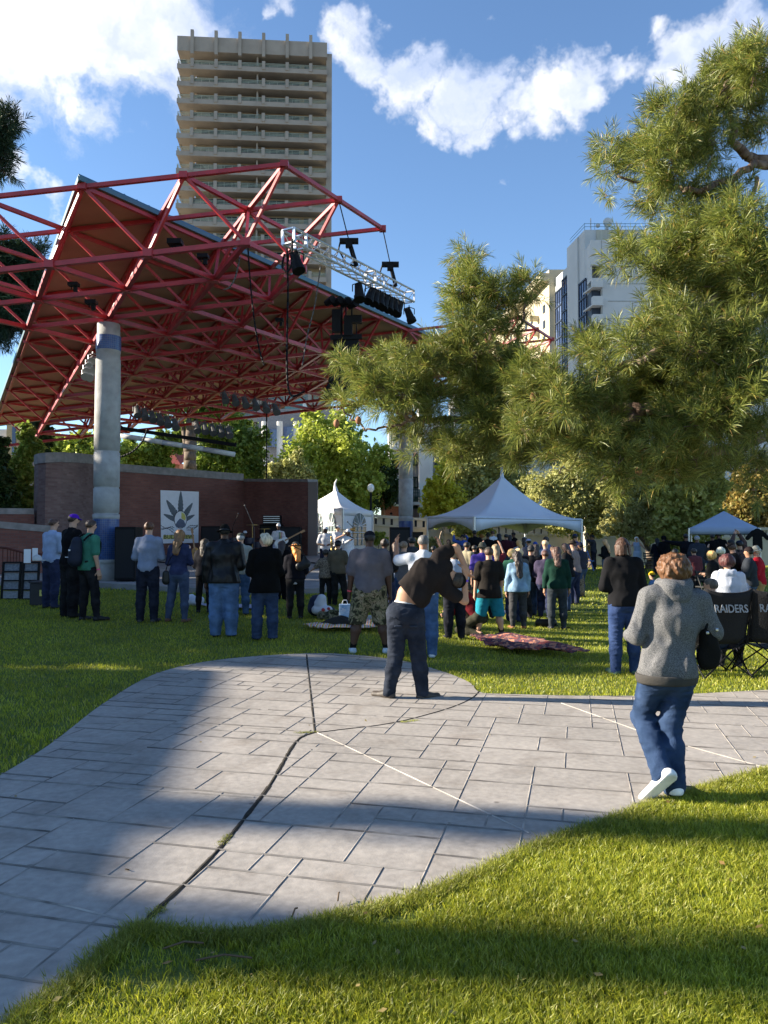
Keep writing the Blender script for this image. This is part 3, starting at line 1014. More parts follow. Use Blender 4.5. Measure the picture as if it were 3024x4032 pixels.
for k, (px, py, Y, w) in enumerate([(690, 955, 17.4, .45), (800, 1010, 17.8, .35), (290, 1120, 17, .3), (360, 1190, 18, .35), (1100, 1260, 21, .3)]):
    r = thing('roof_lamp', ['square dark lamp under the roof near the tower', 'square dark lamp under the roof, second from the tower side', 'dark lamp under the roof left of the near column, upper', 'dark lamp under the roof left of the near column, lower', 'dark lamp hanging amid the red struts at the roof centre'][k], 'lamp', at(px, py, Y), 0, 'dark lamps under the roof')
    w *= .72; MB().box((0, 0, 0), (w, w * .8, w * .35)).build('housing', M_blk, r)
    MB().box((w * .2, 0, -w * .5), (w * .35, w * .3, w * .5)).box((-w * .2, 0, -w * .3), (w * .08, w * .08, w * .4)).build('bracket', M_blk, r)
# rows of can lamps deeper under the roof
rows = [((885, 1535), (1085, 1580), 6, 24.5, 'second'), ((540, 1590), (690, 1640), 6, 24, 'first'), ((775, 1650), (900, 1670), 5, 24, 'third')]
for (a, b, n, Y, w) in rows:
    for k in range(n):
        t = k / (n - 1)
        par(at(a[0] + (b[0] - a[0]) * t, a[1] + (b[1] - a[1]) * t, Y), 'grey can lamp, number %d from the left in the %s bank under the roof' % (k + 1, w), (.4, -.8, -1), .95, M_gry, grp='grey can lamps under the roof')
for k, (px, py) in enumerate([(365, 1385), (355, 1405), (345, 1425), (368, 1425), (358, 1450), (340, 1445)]):
    par(at(px, py, 22), ['topmost', 'second', 'third', 'fourth', 'lowest right', 'lowest left'][k] + ' silver can lamp of the bunch beside the near column', (.2, -1, -.6), .9, M_alu, grp='silver can lamps beside the near column')


def cable(pts, r, label, Y, mat=None):
    p = smooth_pts([at(x, y, Y) for x, y in pts], 5)
    tag(MB().path(p, r, 5).build('cable', mat or M_blk, None, True), label, 'cable')


cable([(975, 950), (985, 1100), (1000, 1250), (1020, 1370), (1040, 1440)], .018, 'black cable from the left truss node slanting down over the roof underside', 17)
cable([(1130, 960), (1134, 1150), (1130, 1350), (1132, 1500), (1150, 1560), (1200, 1540)], .022, 'thick black cable dropping from the left end of the silver truss', 16)
cable([(1262, 1050), (1240, 1200), (1210, 1320), (1190, 1440)], .014, 'thin paired cable slanting left behind the silver truss', 18, M_gry)
cable([(945, 1010), (930, 1080), (905, 1130), (880, 1140)], .02, 'looped pale cable end under the roof near the tower', 17.2, M_gry)
cable([(1120, 1000), (1112, 1050), (1130, 1070), (1148, 1040), (1150, 940)], .022, 'black cable loop at the left end of the silver truss', 15.6)
cable([(470, 1800), (520, 1780), (560, 1740), (580, 1690)], .03, 'dark cable curving up beside the near column', 24)
cable([(1050, 1910), (1050, 1600)], .03, 'long dark cable hanging behind the stage wall', 33)
M_wrap = mk('white wrap', (.6, .6, .6), .6, var=.15, scale=6)
tag(MB().path([at(x, y, 26) for x, y in ((470, 1715), (560, 1728), (640, 1742), (720, 1755), (800, 1768), (925, 1790))], .085, 8).build('wrapped_pipe', M_wrap, None, True), 'white wrapped pipe strung behind the near column', 'pipe')
tag(MB().beam(at(470, 1685, 27), at(930, 1752, 27), .12, .12).build('black_bar', M_blk), 'long black bar above the white wrapped pipe', 'bar')


# ================================================================ STAGE WALL
def brick_mat(name, c1, c2, mort, bw=.22, rh=.075, rough=.9):
    m = bpy.data.materials.new(name)
    nt, N, L, b = nodes_of(m)
    uv = N.new('ShaderNodeUVMap')
    br = N.new('ShaderNodeTexBrick')
    br.inputs['Scale'].default_value = 1; br.inputs['Brick Width'].default_value = bw; br.inputs['Row Height'].default_value = rh; br.inputs['Mortar Size'].default_value = .007
    br.inputs['Color1'].default_value = (*c1, 1); br.inputs['Color2'].default_value = (*c2, 1); br.inputs['Mortar'].default_value = (*mort, 1)
    L.new(uv.outputs[0], br.inputs['Vector'])
    n = N.new('ShaderNodeTexNoise'); n.inputs['Scale'].default_value = .8; n.inputs['Detail'].default_value = 6
    L.new(uv.outputs[0], n.inputs['Vector'])
    mx = N.new('ShaderNodeMix'); mx.data_type = 'RGBA'; mx.blend_type = 'MULTIPLY'; mx.inputs[0].default_value = .6
    r = N.new('ShaderNodeValToRGB'); r.color_ramp.elements[0].position = .3; r.color_ramp.elements[0].color = (.6, .55, .55, 1); r.color_ramp.elements[1].position = .7; r.color_ramp.elements[1].color = (1.2, 1.15, 1.1, 1)
    L.new(n.outputs['Fac'], r.inputs[0]); L.new(br.outputs[0], mx.inputs[6]); L.new(r.outputs[0], mx.inputs[7]); L.new(mx.outputs[2], b.inputs['Base Color'])
    b.inputs['Roughness'].default_value = rough
    return m


M_brick = brick_mat('dark red brick', (.17, .065, .052), (.23, .095, .072), (.13, .095, .085))


def wall_run(name, pts, z0, z1, th, mat, parent=None):
    """vertical wall along 2-D points with thickness; UV in metres"""
    pts = [np.array(p, float) for p in pts]
    n = len(pts); nrm = []
    for i in range(n):
        a = pts[max(i - 1, 0)]; b = pts[min(i + 1, n - 1)]; d = (b - a) / np.linalg.norm(b - a); nrm.append(np.array([-d[1], d[0]]) * th)
    v = []; uvd = []
    s = 0
    for i in range(n):
        if i: s += np.linalg.norm(pts[i] - pts[i - 1])
        za, zb = (z0[i], z1[i]) if hasattr(z0, '__len__') else (z0, z1)
        p = pts[i]; q = p + nrm[i]
        v += [(*p, za), (*p, zb), (*q, zb), (*q, za)]; uvd += [(s, za), (s, zb), (s, zb + th), (s, za)]
    f = []
    for i in range(n - 1):
        a = 4 * i; b = a + 4
        for k in range(4): f.append((a + k, b + k, b + (k + 1) % 4, a + (k + 1) % 4))
    f.append((0, 1, 2, 3)); e = 4 * (n - 1); f.append((e + 3, e + 2, e + 1, e))
    me = bpy.data.meshes.new(name); me.from_pydata(v, [], f); me.materials.append(mat)
    uv = me.uv_layers.new(name='UVMap')
    for pl in me.polygons:
        for li in pl.loop_indices:
            vi = me.loops[li].vertex_index
            if len(set(x // 4 for x in pl.vertices)) == 1:
                uv.data[li].uv = (uvd[vi][0] + (th if vi % 4 >= 2 else 0), v[vi][2])
            else: uv.data[li].uv = uvd[vi]
    return link(bpy.data.objects.new(name, me), parent)


GZ = 1.05
sw = thing('stage_wall', 'dark red brick stage back wall with curved left wing and concrete coping', 'wall', (0, 0, 0))
curve = [at(135, 1850, 26.5)[:2], at(150, 1850, 26.0)[:2], at(180, 1850, 25.8)[:2], at(240, 1850, 26.2)[:2], at(310, 1850, 27.2)[:2], at(375, 1850, 28.6)[:2]]
back = [at(375, 1850, 28.6)[:2], at(960, 1880, 33.6)[:2]]
wing = [at(960, 1880, 33.6)[:2], at(1212, 1880, 30.6)[:2]]


def topz(px, py, Y): return at(px, py, Y)[2]


zc = [topz(135, 1830, 26.5), topz(150, 1826, 26), topz(180, 1822, 25.8), topz(240, 1820, 26.2), topz(310, 1822, 27.2), topz(375, 1828, 28.6)]
zb_ = [topz(375, 1850, 28.6), topz(960, 1893, 33.6)]
zw = [topz(960, 1896, 33.6), topz(1212, 1898, 30.6)]
M_brick2 = brick_mat('grey brick with lighter shading', (.15, .09, .085), (.22, .15, .14), (.16, .13, .12))  # curved wing's lighter shading put into the brick colour; end pier shares it
wall_run('curved_wing', curve, [.4] * 6, zc, .4, M_brick2, sw)
wall_run('back_panel', back, [.4] * 2, zb_, .4, M_brick, sw)
wall_run('right_wing', wing, [.4] * 2, zw, .45, M_brick, sw)
M_cop = mk('stone coping', (.20, .19, .18), .9, scale=5, bump=.3, col2=(.30, .28, .27))


def coping(pts, zs, hgt, th):
    pts = [np.array(p, float) for p in pts]
    return wall_run('coping', [p + np.array([0, -.04]) for p in pts], [z + .003 for z in zs], [z + hgt for z in zs], th, M_cop, sw)


coping(curve, zc, .34, .48); coping(back, zb_, .3, .48); coping(wing, zw, .12, .53)
p = wing[1]
MB().box((p[0] + .2, p[1] + .14, (zw[1] + .4) / 2), (.36, .42, zw[1] - .4)).build('end_pier', M_brick2, sw)
# low planter walls left
for k, (a, b, Y, h, lab) in enumerate([((-60, 2025), (135, 2025), 25, .75, 'low brick wall with stone cap, farthest left of the stage wall'), ((-60, 2075), (215, 2098), 22, .5, 'low curved brick planter wall behind the display racks')]):
    pa = at(*a, Y)[:2]; pb = at(*b, Y + 1)[:2]
    z1 = topz(*a, Y)
    r = thing('low_wall', lab, 'wall', (0, 0, 0))
    wall_run('wall_face', [pa, pb], [.3] * 2, [z1, topz(b[0], b[1], Y + 1)], .35, M_brick, r)
    wall_run('wall_cap', [pa + [0, -.03], pb + [0, -.03]], [z1 + .003, topz(b[0], b[1], Y + 1) + .003], [z1 + .2, topz(b[0], b[1], Y + 1) + .2], .42, M_cop, r)
M_rrail = mk('rust red railing', (.10, .028, .02), .6)
r = thing('railing', 'low curved red railing with round bars left of the stage', 'railing', at(80, 2200, 18))
o0 = at(80, 2200, 18)
m = MB(); pts = [at(x, y, 18) - o0 for x, y in ((-60, 2150), (30, 2158), (90, 2175), (170, 2182))]
m.path(pts, .03, 6); m.build('top_rail', M_rrail, r)
m = MB()
for k in range(16):
    t = k / 15 * 2.999; i = int(t); p = pts[i] * (1 - t + i) + pts[i + 1] * (t - i)
    m.tube(p, (p[0], p[1], p[2] - .55), .012, n=5)
m.build('bars', M_rrail, r)

# banner
bn = thing('leaf_banner', 'white hanging banner with grey seven point leaf and yellow name strip', 'banner', at(705, 2030, 31))
ob = at(705, 2030, 31)
c = [at(632, 1930, 30.6), at(783, 1934, 31.6), at(783, 2135, 31.6), at(640, 2140, 30.6)]
bx = (c[1] - c[0]); BW = np.linalg.norm(bx); bx /= BW; bzv = np.array([0, 0, 1.0]); by = -np.cross(bx, bzv)
BH = c[0][2] - c[3][2]
pt = lambda u, v, d=0: c[0] + bx * u * BW - bzv * v * BH + by * d - ob    # d>0 towards back
M_ban = mk('banner cloth', (.76, .76, .80), .8, var=.04)
M_leaf_g = mk('printed grey', (.13, .15, .17), .8)
M_yel = mk('printed yellow', (.62, .56, .16), .8, var=.08)
M_ink = mk('printed black', (.03, .03, .035), .8)
MB().extr([pt(0, 0), pt(1, .01), pt(1, 1), pt(0.03, 1)], by * .02).build('cloth', M_ban, bn)
m = MB()


def leaflet(ang, L, w):
    cx, cy = .52, .6; a = R(ang)
    d = np.array([math.sin(a), -math.cos(a)]); nn = np.array([d[1], -d[0]])
    lft, rgt = [], []
    K = 9
    for k in range(K + 1):
        t = k / K; ww = w * math.sin(math.pi * min(1, t * .93 + .07)) ** .8 * (1 - .25 * t)
        for s2, tt in ((1.0, 0), (.8, .5)):
            q = (t + tt / K)
            if q > 1: continue
            base = np.array([cx, cy]) + d * L * q * np.array([1, 1])
            lft.append(base + nn * ww * s2); rgt.append(base - nn * ww * s2)
    poly = lft + rgt[::-1]
    asp = BW / BH
    m.extr([pt(cx + (x - cx), cy + (y - cy) * asp, -.004) for x, y in poly], by * .002)


for a, L, w in ((0, .78, .085), (-34, .66, .10), (33, .58, .085), (-66, .48, .075), (64, .42, .065)): leaflet(a, L, w)
m.build('leaf_print', M_leaf_g, bn)
ell = lambda cx, cy, rx, ry, d, n=28: [pt(cx + rx * math.cos(2 * math.pi * k / n), cy + ry * math.sin(2 * math.pi * k / n), d) for k in range(n)]
MB().extr(ell(.52, .55, .17, .17, -.007), by * .002).build('badge_ring', M_ink, bn)
MB().extr(ell(.52, .55, .155, .157, -.010), by * .002).build('badge_ground', M_ban, bn)
MB().extr([pt(.54, .41, -.013), pt(.62, .44, -.013), pt(.66, .52, -.013), pt(.64, .57, -.013), pt(.54, .53, -.013)], by * .002).build('badge_patch', M_yel, bn)
M_blu = mk('printed blue', (.12, .14, .20), .8)
MB().extr([pt(.44, .58, -.014), pt(.50, .53, -.014), pt(.60, .56, -.014), pt(.66, .66, -.014), pt(.62, .70, -.014), pt(.42, .70, -.014), pt(.38, .66, -.014)], by * .002).build('badge_figure', M_blu, bn)
m = MB()
for s in range(3):
    for (u0, u1) in ((.02, .36), (.68, .98)):
        l = [pt(u0 + (u1 - u0) * t / 6, .66 + s * .028 + .03 * math.sin(t * .9 + s) * (1 if u0 < .5 else -.6) + (.07 * t / 6 if u0 < .5 else .05 - .07 * t / 6), -.006) for t in range(7)]
        m.path(l, .009, 4)
        for p in l[1:-1]: m.beam(p + [-.03, 0, -.03], p + [.03, 0, .03], .012, .012)
m.build('wire_print', M_ink, bn)
MB().extr([pt(.08, .845, -.006), pt(.88, .845, -.006), pt(.88, .92, -.006), pt(.08, .92, -.006)], by * .003).build('name_strip', M_yel, bn)
tx = text('lettering', 'BUDS BREW', .235, M_ink, bn, tuple(pt(.48, .883, -.012)), (math.pi / 2, 0, math.atan2(bx[1], bx[0])), .003, 1.0)

# ================================================================ TOWER
M_tow = mk('warm grey precast', (.28, .245, .205), .9, scale=.5, bump=.1, bscale=3, col2=(.34, .30, .25))
M_towi = mk('recessed wall', (.32, .26, .17), .9, scale=.5, col2=(.38, .31, .20))
M_rail_g = mk('pale green rail', (.27, .32, .26), .6)
M_mull = mk('window frame', (.30, .30, .28), .5)


def glass_mat(name, c1, c2, sc=.8, rough=.08):
    m = bpy.data.materials.new(name)
    nt, N, L, b = nodes_of(m)
    tc = N.new('ShaderNodeTexCoord')
    v = N.new('ShaderNodeTexVoronoi'); v.inputs['Scale'].default_value = sc; v.distance = 'CHEBYCHEV'
    L.new(tc.outputs['Object'], v.inputs['Vector'])
    sx = N.new('ShaderNodeSeparateColor'); L.new(v.outputs['Color'], sx.inputs[0])
    r = N.new('ShaderNodeValToRGB'); r.color_ramp.interpolation = 'CONSTANT'
    r.color_ramp.elements[0].color = (*c1, 1); r.color_ramp.elements[1].position = .5; r.color_ramp.elements[1].color = (*c2, 1)
    L.new(sx.outputs[0], r.inputs[0]); L.new(r.outputs[0], b.inputs['Base Color'])
    b.inputs['Roughness'].default_value = rough; b.inputs['Specular IOR Level'].default_value = .6
    return m


M_glass_t = glass_mat('curtained glass', (.02, .028, .045), (.18, .20, .20), .45)
D = 120.0
A = at(698, 140, D); Bp = at(1288, 168, D * 1.0145)
fx = Bp[:2] - A[:2]; TW = np.linalg.norm(fx); ang = math.atan2(fx[1], fx[0])
tow = thing('apartment_tower', 'tall warm grey concrete apartment tower with long balconies on every floor', 'tower', (A[0], A[1], 0), ang)
ztop = A[2]
DEP = 26.0; BAL = 2.4
pitchz = 2.83
nfl = int((ztop - 2.4) / pitchz)
# core: narrower by the balcony depth, front wall set back
MB().box((TW / 2 + 1.2, BAL + DEP / 2, (ztop - .3) / 2), (TW - 3.0, DEP, ztop - .3)).build('core', M_towi, tow)
# right side: vertical fins
m = MB().box((TW - .25, BAL + DEP / 2 + .2, (ztop - 1) / 2), (.5, DEP, ztop - 1))
m.build('side_wall', M_tow, tow)
m = MB()
for k in range(9): m.box((TW + .34, .9 + k * 2.9, (ztop - 1.4) / 2), (.9, .42, ztop - 1.4))
m.build('side_fins', M_tow, tow)
zt = ztop
m = MB().box((TW / 2, BAL / 2 + 1, ztop - 1.2), (TW, BAL + 2, 2.4)).box((.5, DEP / 2 + 2.5, ztop - 1.2), (1.0, DEP, 2.4)).box((TW - .4, DEP / 2 + 2.4, ztop - 1.2), (.8, DEP + .2, 2.4))
for k in range(6): m.box((TW * (.1 + .158 * k), -.12, ztop - 1.05), (.5, .5, 3.9))
m.build('roof_band', M_tow, tow)
zf = at(698, 250, D)[2]
for n in range(nfl):
    z = zf - n * pitchz
    if z < 3: break
    fb = MB().box((TW / 2, BAL / 2 + .14, z - .45), (TW - .02, BAL - .24, .28)).box((TW / 2, .12, z - .33), (TW - .01, .24, .78)).box((-.0 + .12, BAL + 3, z - .33), (.24, 6, .78)).box((1.34, BAL + 3, z - .45), (2.16, 6, .28))
    for k in range(6): fb.box((TW * (.1 + .158 * k), .05, z + .28), (.52, .35, 1.35))
    b = fb.build('balcony', M_tow, tow)
    rl = MB()
    for h in (.28, .5, .72): rl.box((TW / 2, .15, z + h), (TW - .2, .06, .075)).box((.15, 3, z + h), (.06, 5.5, .075))
    rl.build('railing', M_rail_g, b)
    wn = MB()
    wn.box((TW * .30, BAL - .06, z + 1.0), (TW * .42, .1, 1.9)).box((TW * .68, BAL - .06, z + 1.0), (TW * .26, .1, 1.9)).box((TW * .87, BAL - .06, z + 1.0), (TW * .05, .1, 1.9))
    wo = wn.build('window', M_glass_t, tow)
    mu = MB()
    for k in range(9): mu.box((TW * (.095 + .0525 * k), BAL - .14, z + 1.0), (.09, .1, 1.9))
    for k in range(6): mu.box((TW * (.555 + .052 * k), BAL - .14, z + 1.0), (.09, .1, 1.9))
    mu.box((TW * .46, BAL - .135, z + 1.9), (TW * .74, .09, .08))
    mu.build('mullions', M_mull, wo)
    MB().box((TW * .53, BAL / 2 + .35, z + 1.0), (.25, BAL - .7, 2.2)).build('divider_wall', M_tow, tow)

# ================================================================ CASINO HOTEL, right
M_wh = mk('white stucco', (.44, .46, .455), .85, scale=.3, col2=(.49, .51, .505))
M_wh2 = mk('cream stucco', (.46, .40, .27), .85, scale=.3, col2=(.52, .46, .33))
M_joint = mk('panel joint', (.25, .27, .27), .9)
M_bglass = glass_mat('blue glass', (.04, .06, .12), (.10, .14, .24), .25)
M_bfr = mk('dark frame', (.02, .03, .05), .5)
hot = thing('hotel_tower', 'white slab hotel with dark glass strips and corner balconies behind the pine', 'hotel', (0, 0, 0))
HY = 130.0
K0 = at(2352, 945, HY)
zk = K0[2]
xr = at(3024, 945, HY)[0] + 10
HX = lambda Y: 35.3 - (Y - 134) * .12 + .25
zz = lambda px, py, Y: at(px, py, Y)[2]
MB().prism([(HX(133.4), 133.4), (K0[0] + .6, 133.4), (K0[0] + .6, HY), (xr, HY), (xr, HY + 24), (HX(149.4) + 10, HY + 24), (HX(149.4), 149.4)], 0, zk).build('main_block', M_wh, hot)
MB().prism([(HX(133.4), 130.6), (K0[0] + .62, 130.6), (K0[0] + .62, 133.39), (HX(133.4), 133.39)], 0, zk - 8.6).build('recess_wall', M_bfr, hot)
MB().box((K0[0] - .28, HY + .3, zk - 2.2), (1.75, .6, 4.4)).prism([(HX(130.4) - .4, 130.2), (K0[0] - .9, 130.2), (K0[0] - .9, 133.3), (HX(133.3) - .02, 133.3)], zk - 6.8, zk).build('corner_parapet', M_wh, hot)
m = MB()
for k in range(16): m.box(((K0[0] + xr) / 2 + .8, HY - .03, zk - 1.6 - k * 3.0), (xr - K0[0] - 1.8, .06, .10))
m.box((K0[0] + .72, HY - .02, zk / 2), (.08, .05, zk))
m.build('panel_joints', M_joint, hot)
pz = zz(2303, 903, 134)
MB().prism([(HX(134.2) - .05, 134.2), (K0[0] + 1.0, 134.2), (K0[0] + 1.0, 141.6), (HX(141.6) - .05, 141.6)], 0, pz).build('stair_block', M_wh, hot)
pe = at(2536, 905, HY + 5)
MB().box(((K0[0] + 1.0 + pe[0]) / 2, HY + 10, pz - 2.2), (pe[0] - K0[0] - 1.0, 12, 4.3)).build('penthouse', mk('corrugated cream', (.40, .39, .32), .8, stretch=(3, 3, .05), scale=3), hot)
m = MB()
xA = HX(134.2)
for h in (.6, 1.15): m.beam((xA, 134.3, pz + h), (pe[0], 134.3, pz + h), .06).beam((xA, 134.3, pz + h), (HX(141.5), 141.5, pz + h), .06)
for k in range(7): x = xA + (pe[0] - xA) * k / 6; m.beam((x, 134.3, pz), (x, 134.3, pz + 1.25), .06)
m.build('roof_railing', mk('rail teal', (.1, .2, .22), .6), hot)
MB().ball(at(2393, 875, HY + 5), .85, 8, (1, .5, 1)).tube(at(2390, 880, HY + 5), at(2390, 905, HY + 5), .3).build('dish_antenna', M_wh, hot)
MB().tube(at(2326, 860, HY + 4.5), at(2326, 905, HY + 4.5), .1).ball(at(2354, 888, HY + 5), .4).build('mast', M_wh, hot)
for (ya, yb, zt) in ((133.5, 136.8, zk - 5.5), (142.2, 145.6, zk - 1.8), (145.9, 149.2, zk - 3.0)):
    off = -.06
    if ya < 140: off = -.12
    A_ = np.array([HX(ya) + off, ya]); B_ = np.array([HX(yb) + off, yb])
    w = MB().extr([(A_[0], A_[1], 0), (A_[0], A_[1], zt), (B_[0], B_[1], zt), (B_[0], B_[1], 0)], (.3, .0, 0)).build('window', M_bglass, hot)
    m = MB(); n = int(zt / 3.1)
    for k in range(n + 1): m.beam((A_[0] - .08, A_[1] - .05, zt - k * 3.1), (B_[0] - .08, B_[1] + .05, zt - k * 3.1), .2, .26)
    for k in range(4): q = A_ + (B_ - A_) * k / 3; m.beam((q[0] - .06, q[1], 0), (q[0] - .06, q[1], zt), .15, .15)
    m.build('window_frame', M_bfr, w)
MB().prism([(HX(136.9) - .35, 136.9), (HX(136.9) + 1, 136.9), (HX(142.1) + 1, 142.1), (HX(142.1) - .35, 142.1)], 0, pz - .3).build('side_pier', M_wh, hot)
for k in range(15):
    z = zk - 7.6 - k * 3.1
    b = MB().box((K0[0] - .28, HY - .55, z), (1.75, 1.1, 1.3)).prism([(K0[0] - 1.15, HY - 1.1), (K0[0] + .6, HY - 1.1), (K0[0] + .6, HY + .5), (HX(133) - .9, HY + 3)], z - .9, z - .66).build('balcony', M_wh, hot)
pl = lambda px, Y: np.array([HX(Y), Y])
# far cream wing
cw = thing('hotel_wing', 'sunlit cream hotel wing with small balconies receding behind the pine', 'hotel', (0, 0, 0))
a = np.array([HX(149.6) - 1.2, 149.6]); b = np.array([HX(205) - 1.2, 205]); za = zz(2170, 1098, 155); zb2 = za
MB().prism([(a[0], a[1]), (a[0] + 14, a[1]), (b[0] + 14, b[1]), (b[0], b[1])], 0, za).build('wall', M_wh2, cw)
m = MB(); w = MB()
d = (b - a); Ld = np.linalg.norm(d); d /= Ld; nn = np.array([-d[1], d[0]]); nn = nn if nn[0] < 0 else -nn
MB().beam((*(a + nn * .8), za - 1.5), (*(b + nn * .8), za - 1.5), 2.0, 1.6).build('cornice', M_wh2, cw)
wp = bp0 = None; nw = 0
for k in range(14):
    for fl in range(14):
        q = a + d * (3 + k * 3.9); z = za - 7 - fl * 3.1
        if z < 4: continue
        if (k % 3) != 1:
            nw += 1
            if nw > 98: w.box((*(q + nn * .05), z), (.25, 1.1, 1.5), math.atan2(d[1], d[0]) + math.pi / 2); continue
            if wp is None: wp = MB().box((0, 0, 0), (.25, 1.1, 1.5)).build('window', M_bfr, cw); o = wp
            else: o = wp.copy(); scene.collection.objects.link(o); o.parent = cw
            o.location = (*(q + nn * .05), z); o.rotation_euler.z = math.atan2(d[1], d[0]) + math.pi / 2
        else:
            if bp0 is None: bp0 = MB().box((0, 0, 0), (1.2, 2.6, .9)).build('balcony', M_wh2, cw); o = bp0
            else: o = bp0.copy(); scene.collection.objects.link(o); o.parent = cw
            o.location = (*(q + nn * .6), z - .8); o.rotation_euler.z = math.atan2(d[1], d[0])
w.build('window', M_bfr, cw)['kind'] = 'stuff'


# ================================================================ TREES
V_ = lambda *a: np.array(a, float)


def leaves(name, blobs, n, size, mat, parent=None, seed=0, clump=None, up=.3, sub=14, sr=.28, aspect=.55):
    """blobs: (x,y,z,rx,ry,rz). leaves gathered in clumps near the blob surfaces"""
    r = np.random.default_rng(seed)
    B = np.array(blobs, float)
    vol = (B[:, 3] * B[:, 4] * B[:, 5]) ** (2 / 3)
    nc = max(1, n // sub)
    bi = r.choice(len(B), nc, p=vol / vol.sum())
    d = r.normal(size=(nc, 3)); d /= np.linalg.norm(d, axis=1)[:, None]
    rad = (r.random(nc) ** .45)[:, None] * (.85 + .3 * r.random((nc, 1)))
    C = B[bi, :3] + d * rad * B[bi, 3:6]
    cs = sr * np.mean(B[bi, 3:6], axis=1) * (.5 + r.random(nc))
    ci = np.repeat(np.arange(nc), sub)
    m = len(ci)
    p = C[ci] + r.normal(size=(m, 3)) * cs[ci][:, None] * .6
    nrm = r.normal(size=(m, 3)); nrm[:, 2] += up * 3 * r.random(m); nrm += d[ci] * .6
    nrm /= np.linalg.norm(nrm, axis=1)[:, None]
    t = np.cross(nrm, r.normal(size=(m, 3))); t /= np.linalg.norm(t, axis=1)[:, None]
    b = np.cross(nrm, t)
    s = size * (.6 + .8 * r.random(m))[:, None]
    v = np.stack([p - t * s, p + b * s * aspect + nrm * s * .2, p + t * s, p - b * s * aspect + nrm * s * .2], 1)
    return npmesh(name, v.reshape(-1, 3), np.arange(m * 4).reshape(-1, 4), mat, parent)


def pb(px, py, Y, r, ry=None, rz=None):
    """foliage blob from its place in the photo at distance Y; r in pixels"""
    c = at(px, py, Y); k = Y / F
    return (c[0], c[1], c[2], r * k, (ry or r) * k * .9, (rz or r) * k)


M_bark = mk('grey brown bark', (.10, .075, .055), .95, scale=5, bump=.9, bscale=14, col2=(.22, .17, .13), stretch=(4, 4, .8))
M_barkp = mk('pine bark', (.11, .065, .045), .95, scale=9, bump=.8, bscale=20, col2=(.26, .19, .15))
M_barkl = mk('pale bare twig', (.30, .22, .16), .9, scale=6, col2=(.42, .33, .25))
L_yg = leafmat('yellow green leaves', (.30, .38, .04), (.58, .62, .12), .5)
L_mid = leafmat('mid green leaves', (.14, .22, .03), (.34, .42, .08), .45)
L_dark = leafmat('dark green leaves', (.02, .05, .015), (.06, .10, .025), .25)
L_gold = leafmat('golden leaves', (.50, .48, .03), (.68, .62, .06), .5)
L_olive = leafmat('olive leaves', (.30, .32, .09), (.60, .58, .24), .5, (.62, .54, .12))
L_pale = leafmat('pale ivy leaves', (.30, .32, .06), (.62, .58, .18), .5)
L_brown = leafmat('turning leaves', (.17, .17, .04), (.40, .27, .07), .4)


def tree(name, label, Y, trunk, blobs, n, size, mat, seed, group='background trees', cat='tree', tr=.16, up=.3, sr=.28, bark=None, limbs=4, sub=14):
    """trunk: pixel polyline bottom..top"""
    pts = [at(x, y, Y) for x, y in trunk]
    g = float(ground(pts[0][0], pts[0][1]))
    base = np.array([pts[0][0], pts[0][1], g])
    t = thing(name, label, cat, base, 0, group)
    rr = random.Random(seed)
    B = [pb(*((b[0], b[1], Y + (b[3] if len(b) > 3 else 0), b[2]))) for b in blobs]
    ex = []
    for b in B:
        for _ in range(3):
            dv_ = V_(rr.gauss(0, 1), rr.gauss(0, 1), rr.gauss(0, .8)); dv_ /= np.linalg.norm(dv_); f_ = .3 + .25 * rr.random()
            c_ = np.array(b[:3]) + dv_ * b[3] * (.95 + .3 * rr.random()); ex.append((*c_, b[3] * f_, b[4] * f_, b[5] * f_))
    m = MB(); L = [np.zeros(3)] + [p - base for p in pts]
    m.path(smooth_pts(L, 3), tr, 9, tr * .35)
    for k in range(min(limbs, len(B))):
        b = B[rr.randrange(len(B))]; c = np.array(b[:3]) - base
        s = L[-1] * (.45 + .4 * rr.random())
        m.path([s, (s + c) / 2 + [0, 0, .2], c], tr * .4, 6, tr * .1)
    m.build('trunk', bark or M_bark, t, True)
    o = leaves('crown', [(b[0] - base[0], b[1] - base[1], b[2] - base[2], *b[3:]) for b in B + ex], int(n * 1.25), size, mat, t, seed, up=up, sr=sr, sub=sub)
    return t


tree('leafy_tree', 'bright yellow green leafy tree behind the white stage tent', 47, [(1290, 2100), (1290, 1900), (1300, 1700)],
     [(1290, 1760, 130), (1200, 1850, 120), (1380, 1830, 110), (1260, 1940, 130), (1150, 1960, 90), (1400, 1950, 90), (1330, 1690, 70), (1240, 1680, 60), (1130, 1880, 60), (1450, 1880, 60), (1320, 1990, 100)], 26000, .13, L_yg, 1, sr=.22)
tree('leafy_tree', 'darker olive conifer right of the yellow green tree with a reddish trunk', 50, [(1512, 2110), (1508, 2000), (1500, 1850)],
     [(1480, 1850, 60), (1500, 1900, 70), (1460, 1930, 60), (1540, 1930, 50), (1490, 1800, 40), (1450, 1970, 60), (1530, 1850, 40)], 9000, .12, L_dark, 2, tr=.22, bark=mk('red bark', (.22, .10, .06), .9, col2=(.36, .18, .1), scale=6))
tree('maple_tree', 'small golden yellow tree between the concrete column and the big tent', 46, [(1755, 2080), (1755, 1950)],
     [(1745, 1860, 40), (1740, 1910, 50), (1770, 1960, 60), (1720, 1980, 50), (1800, 2000, 50), (1750, 2020, 60), (1700, 1930, 30)], 9000, .12, L_gold, 3, sr=.22, tr=.07)
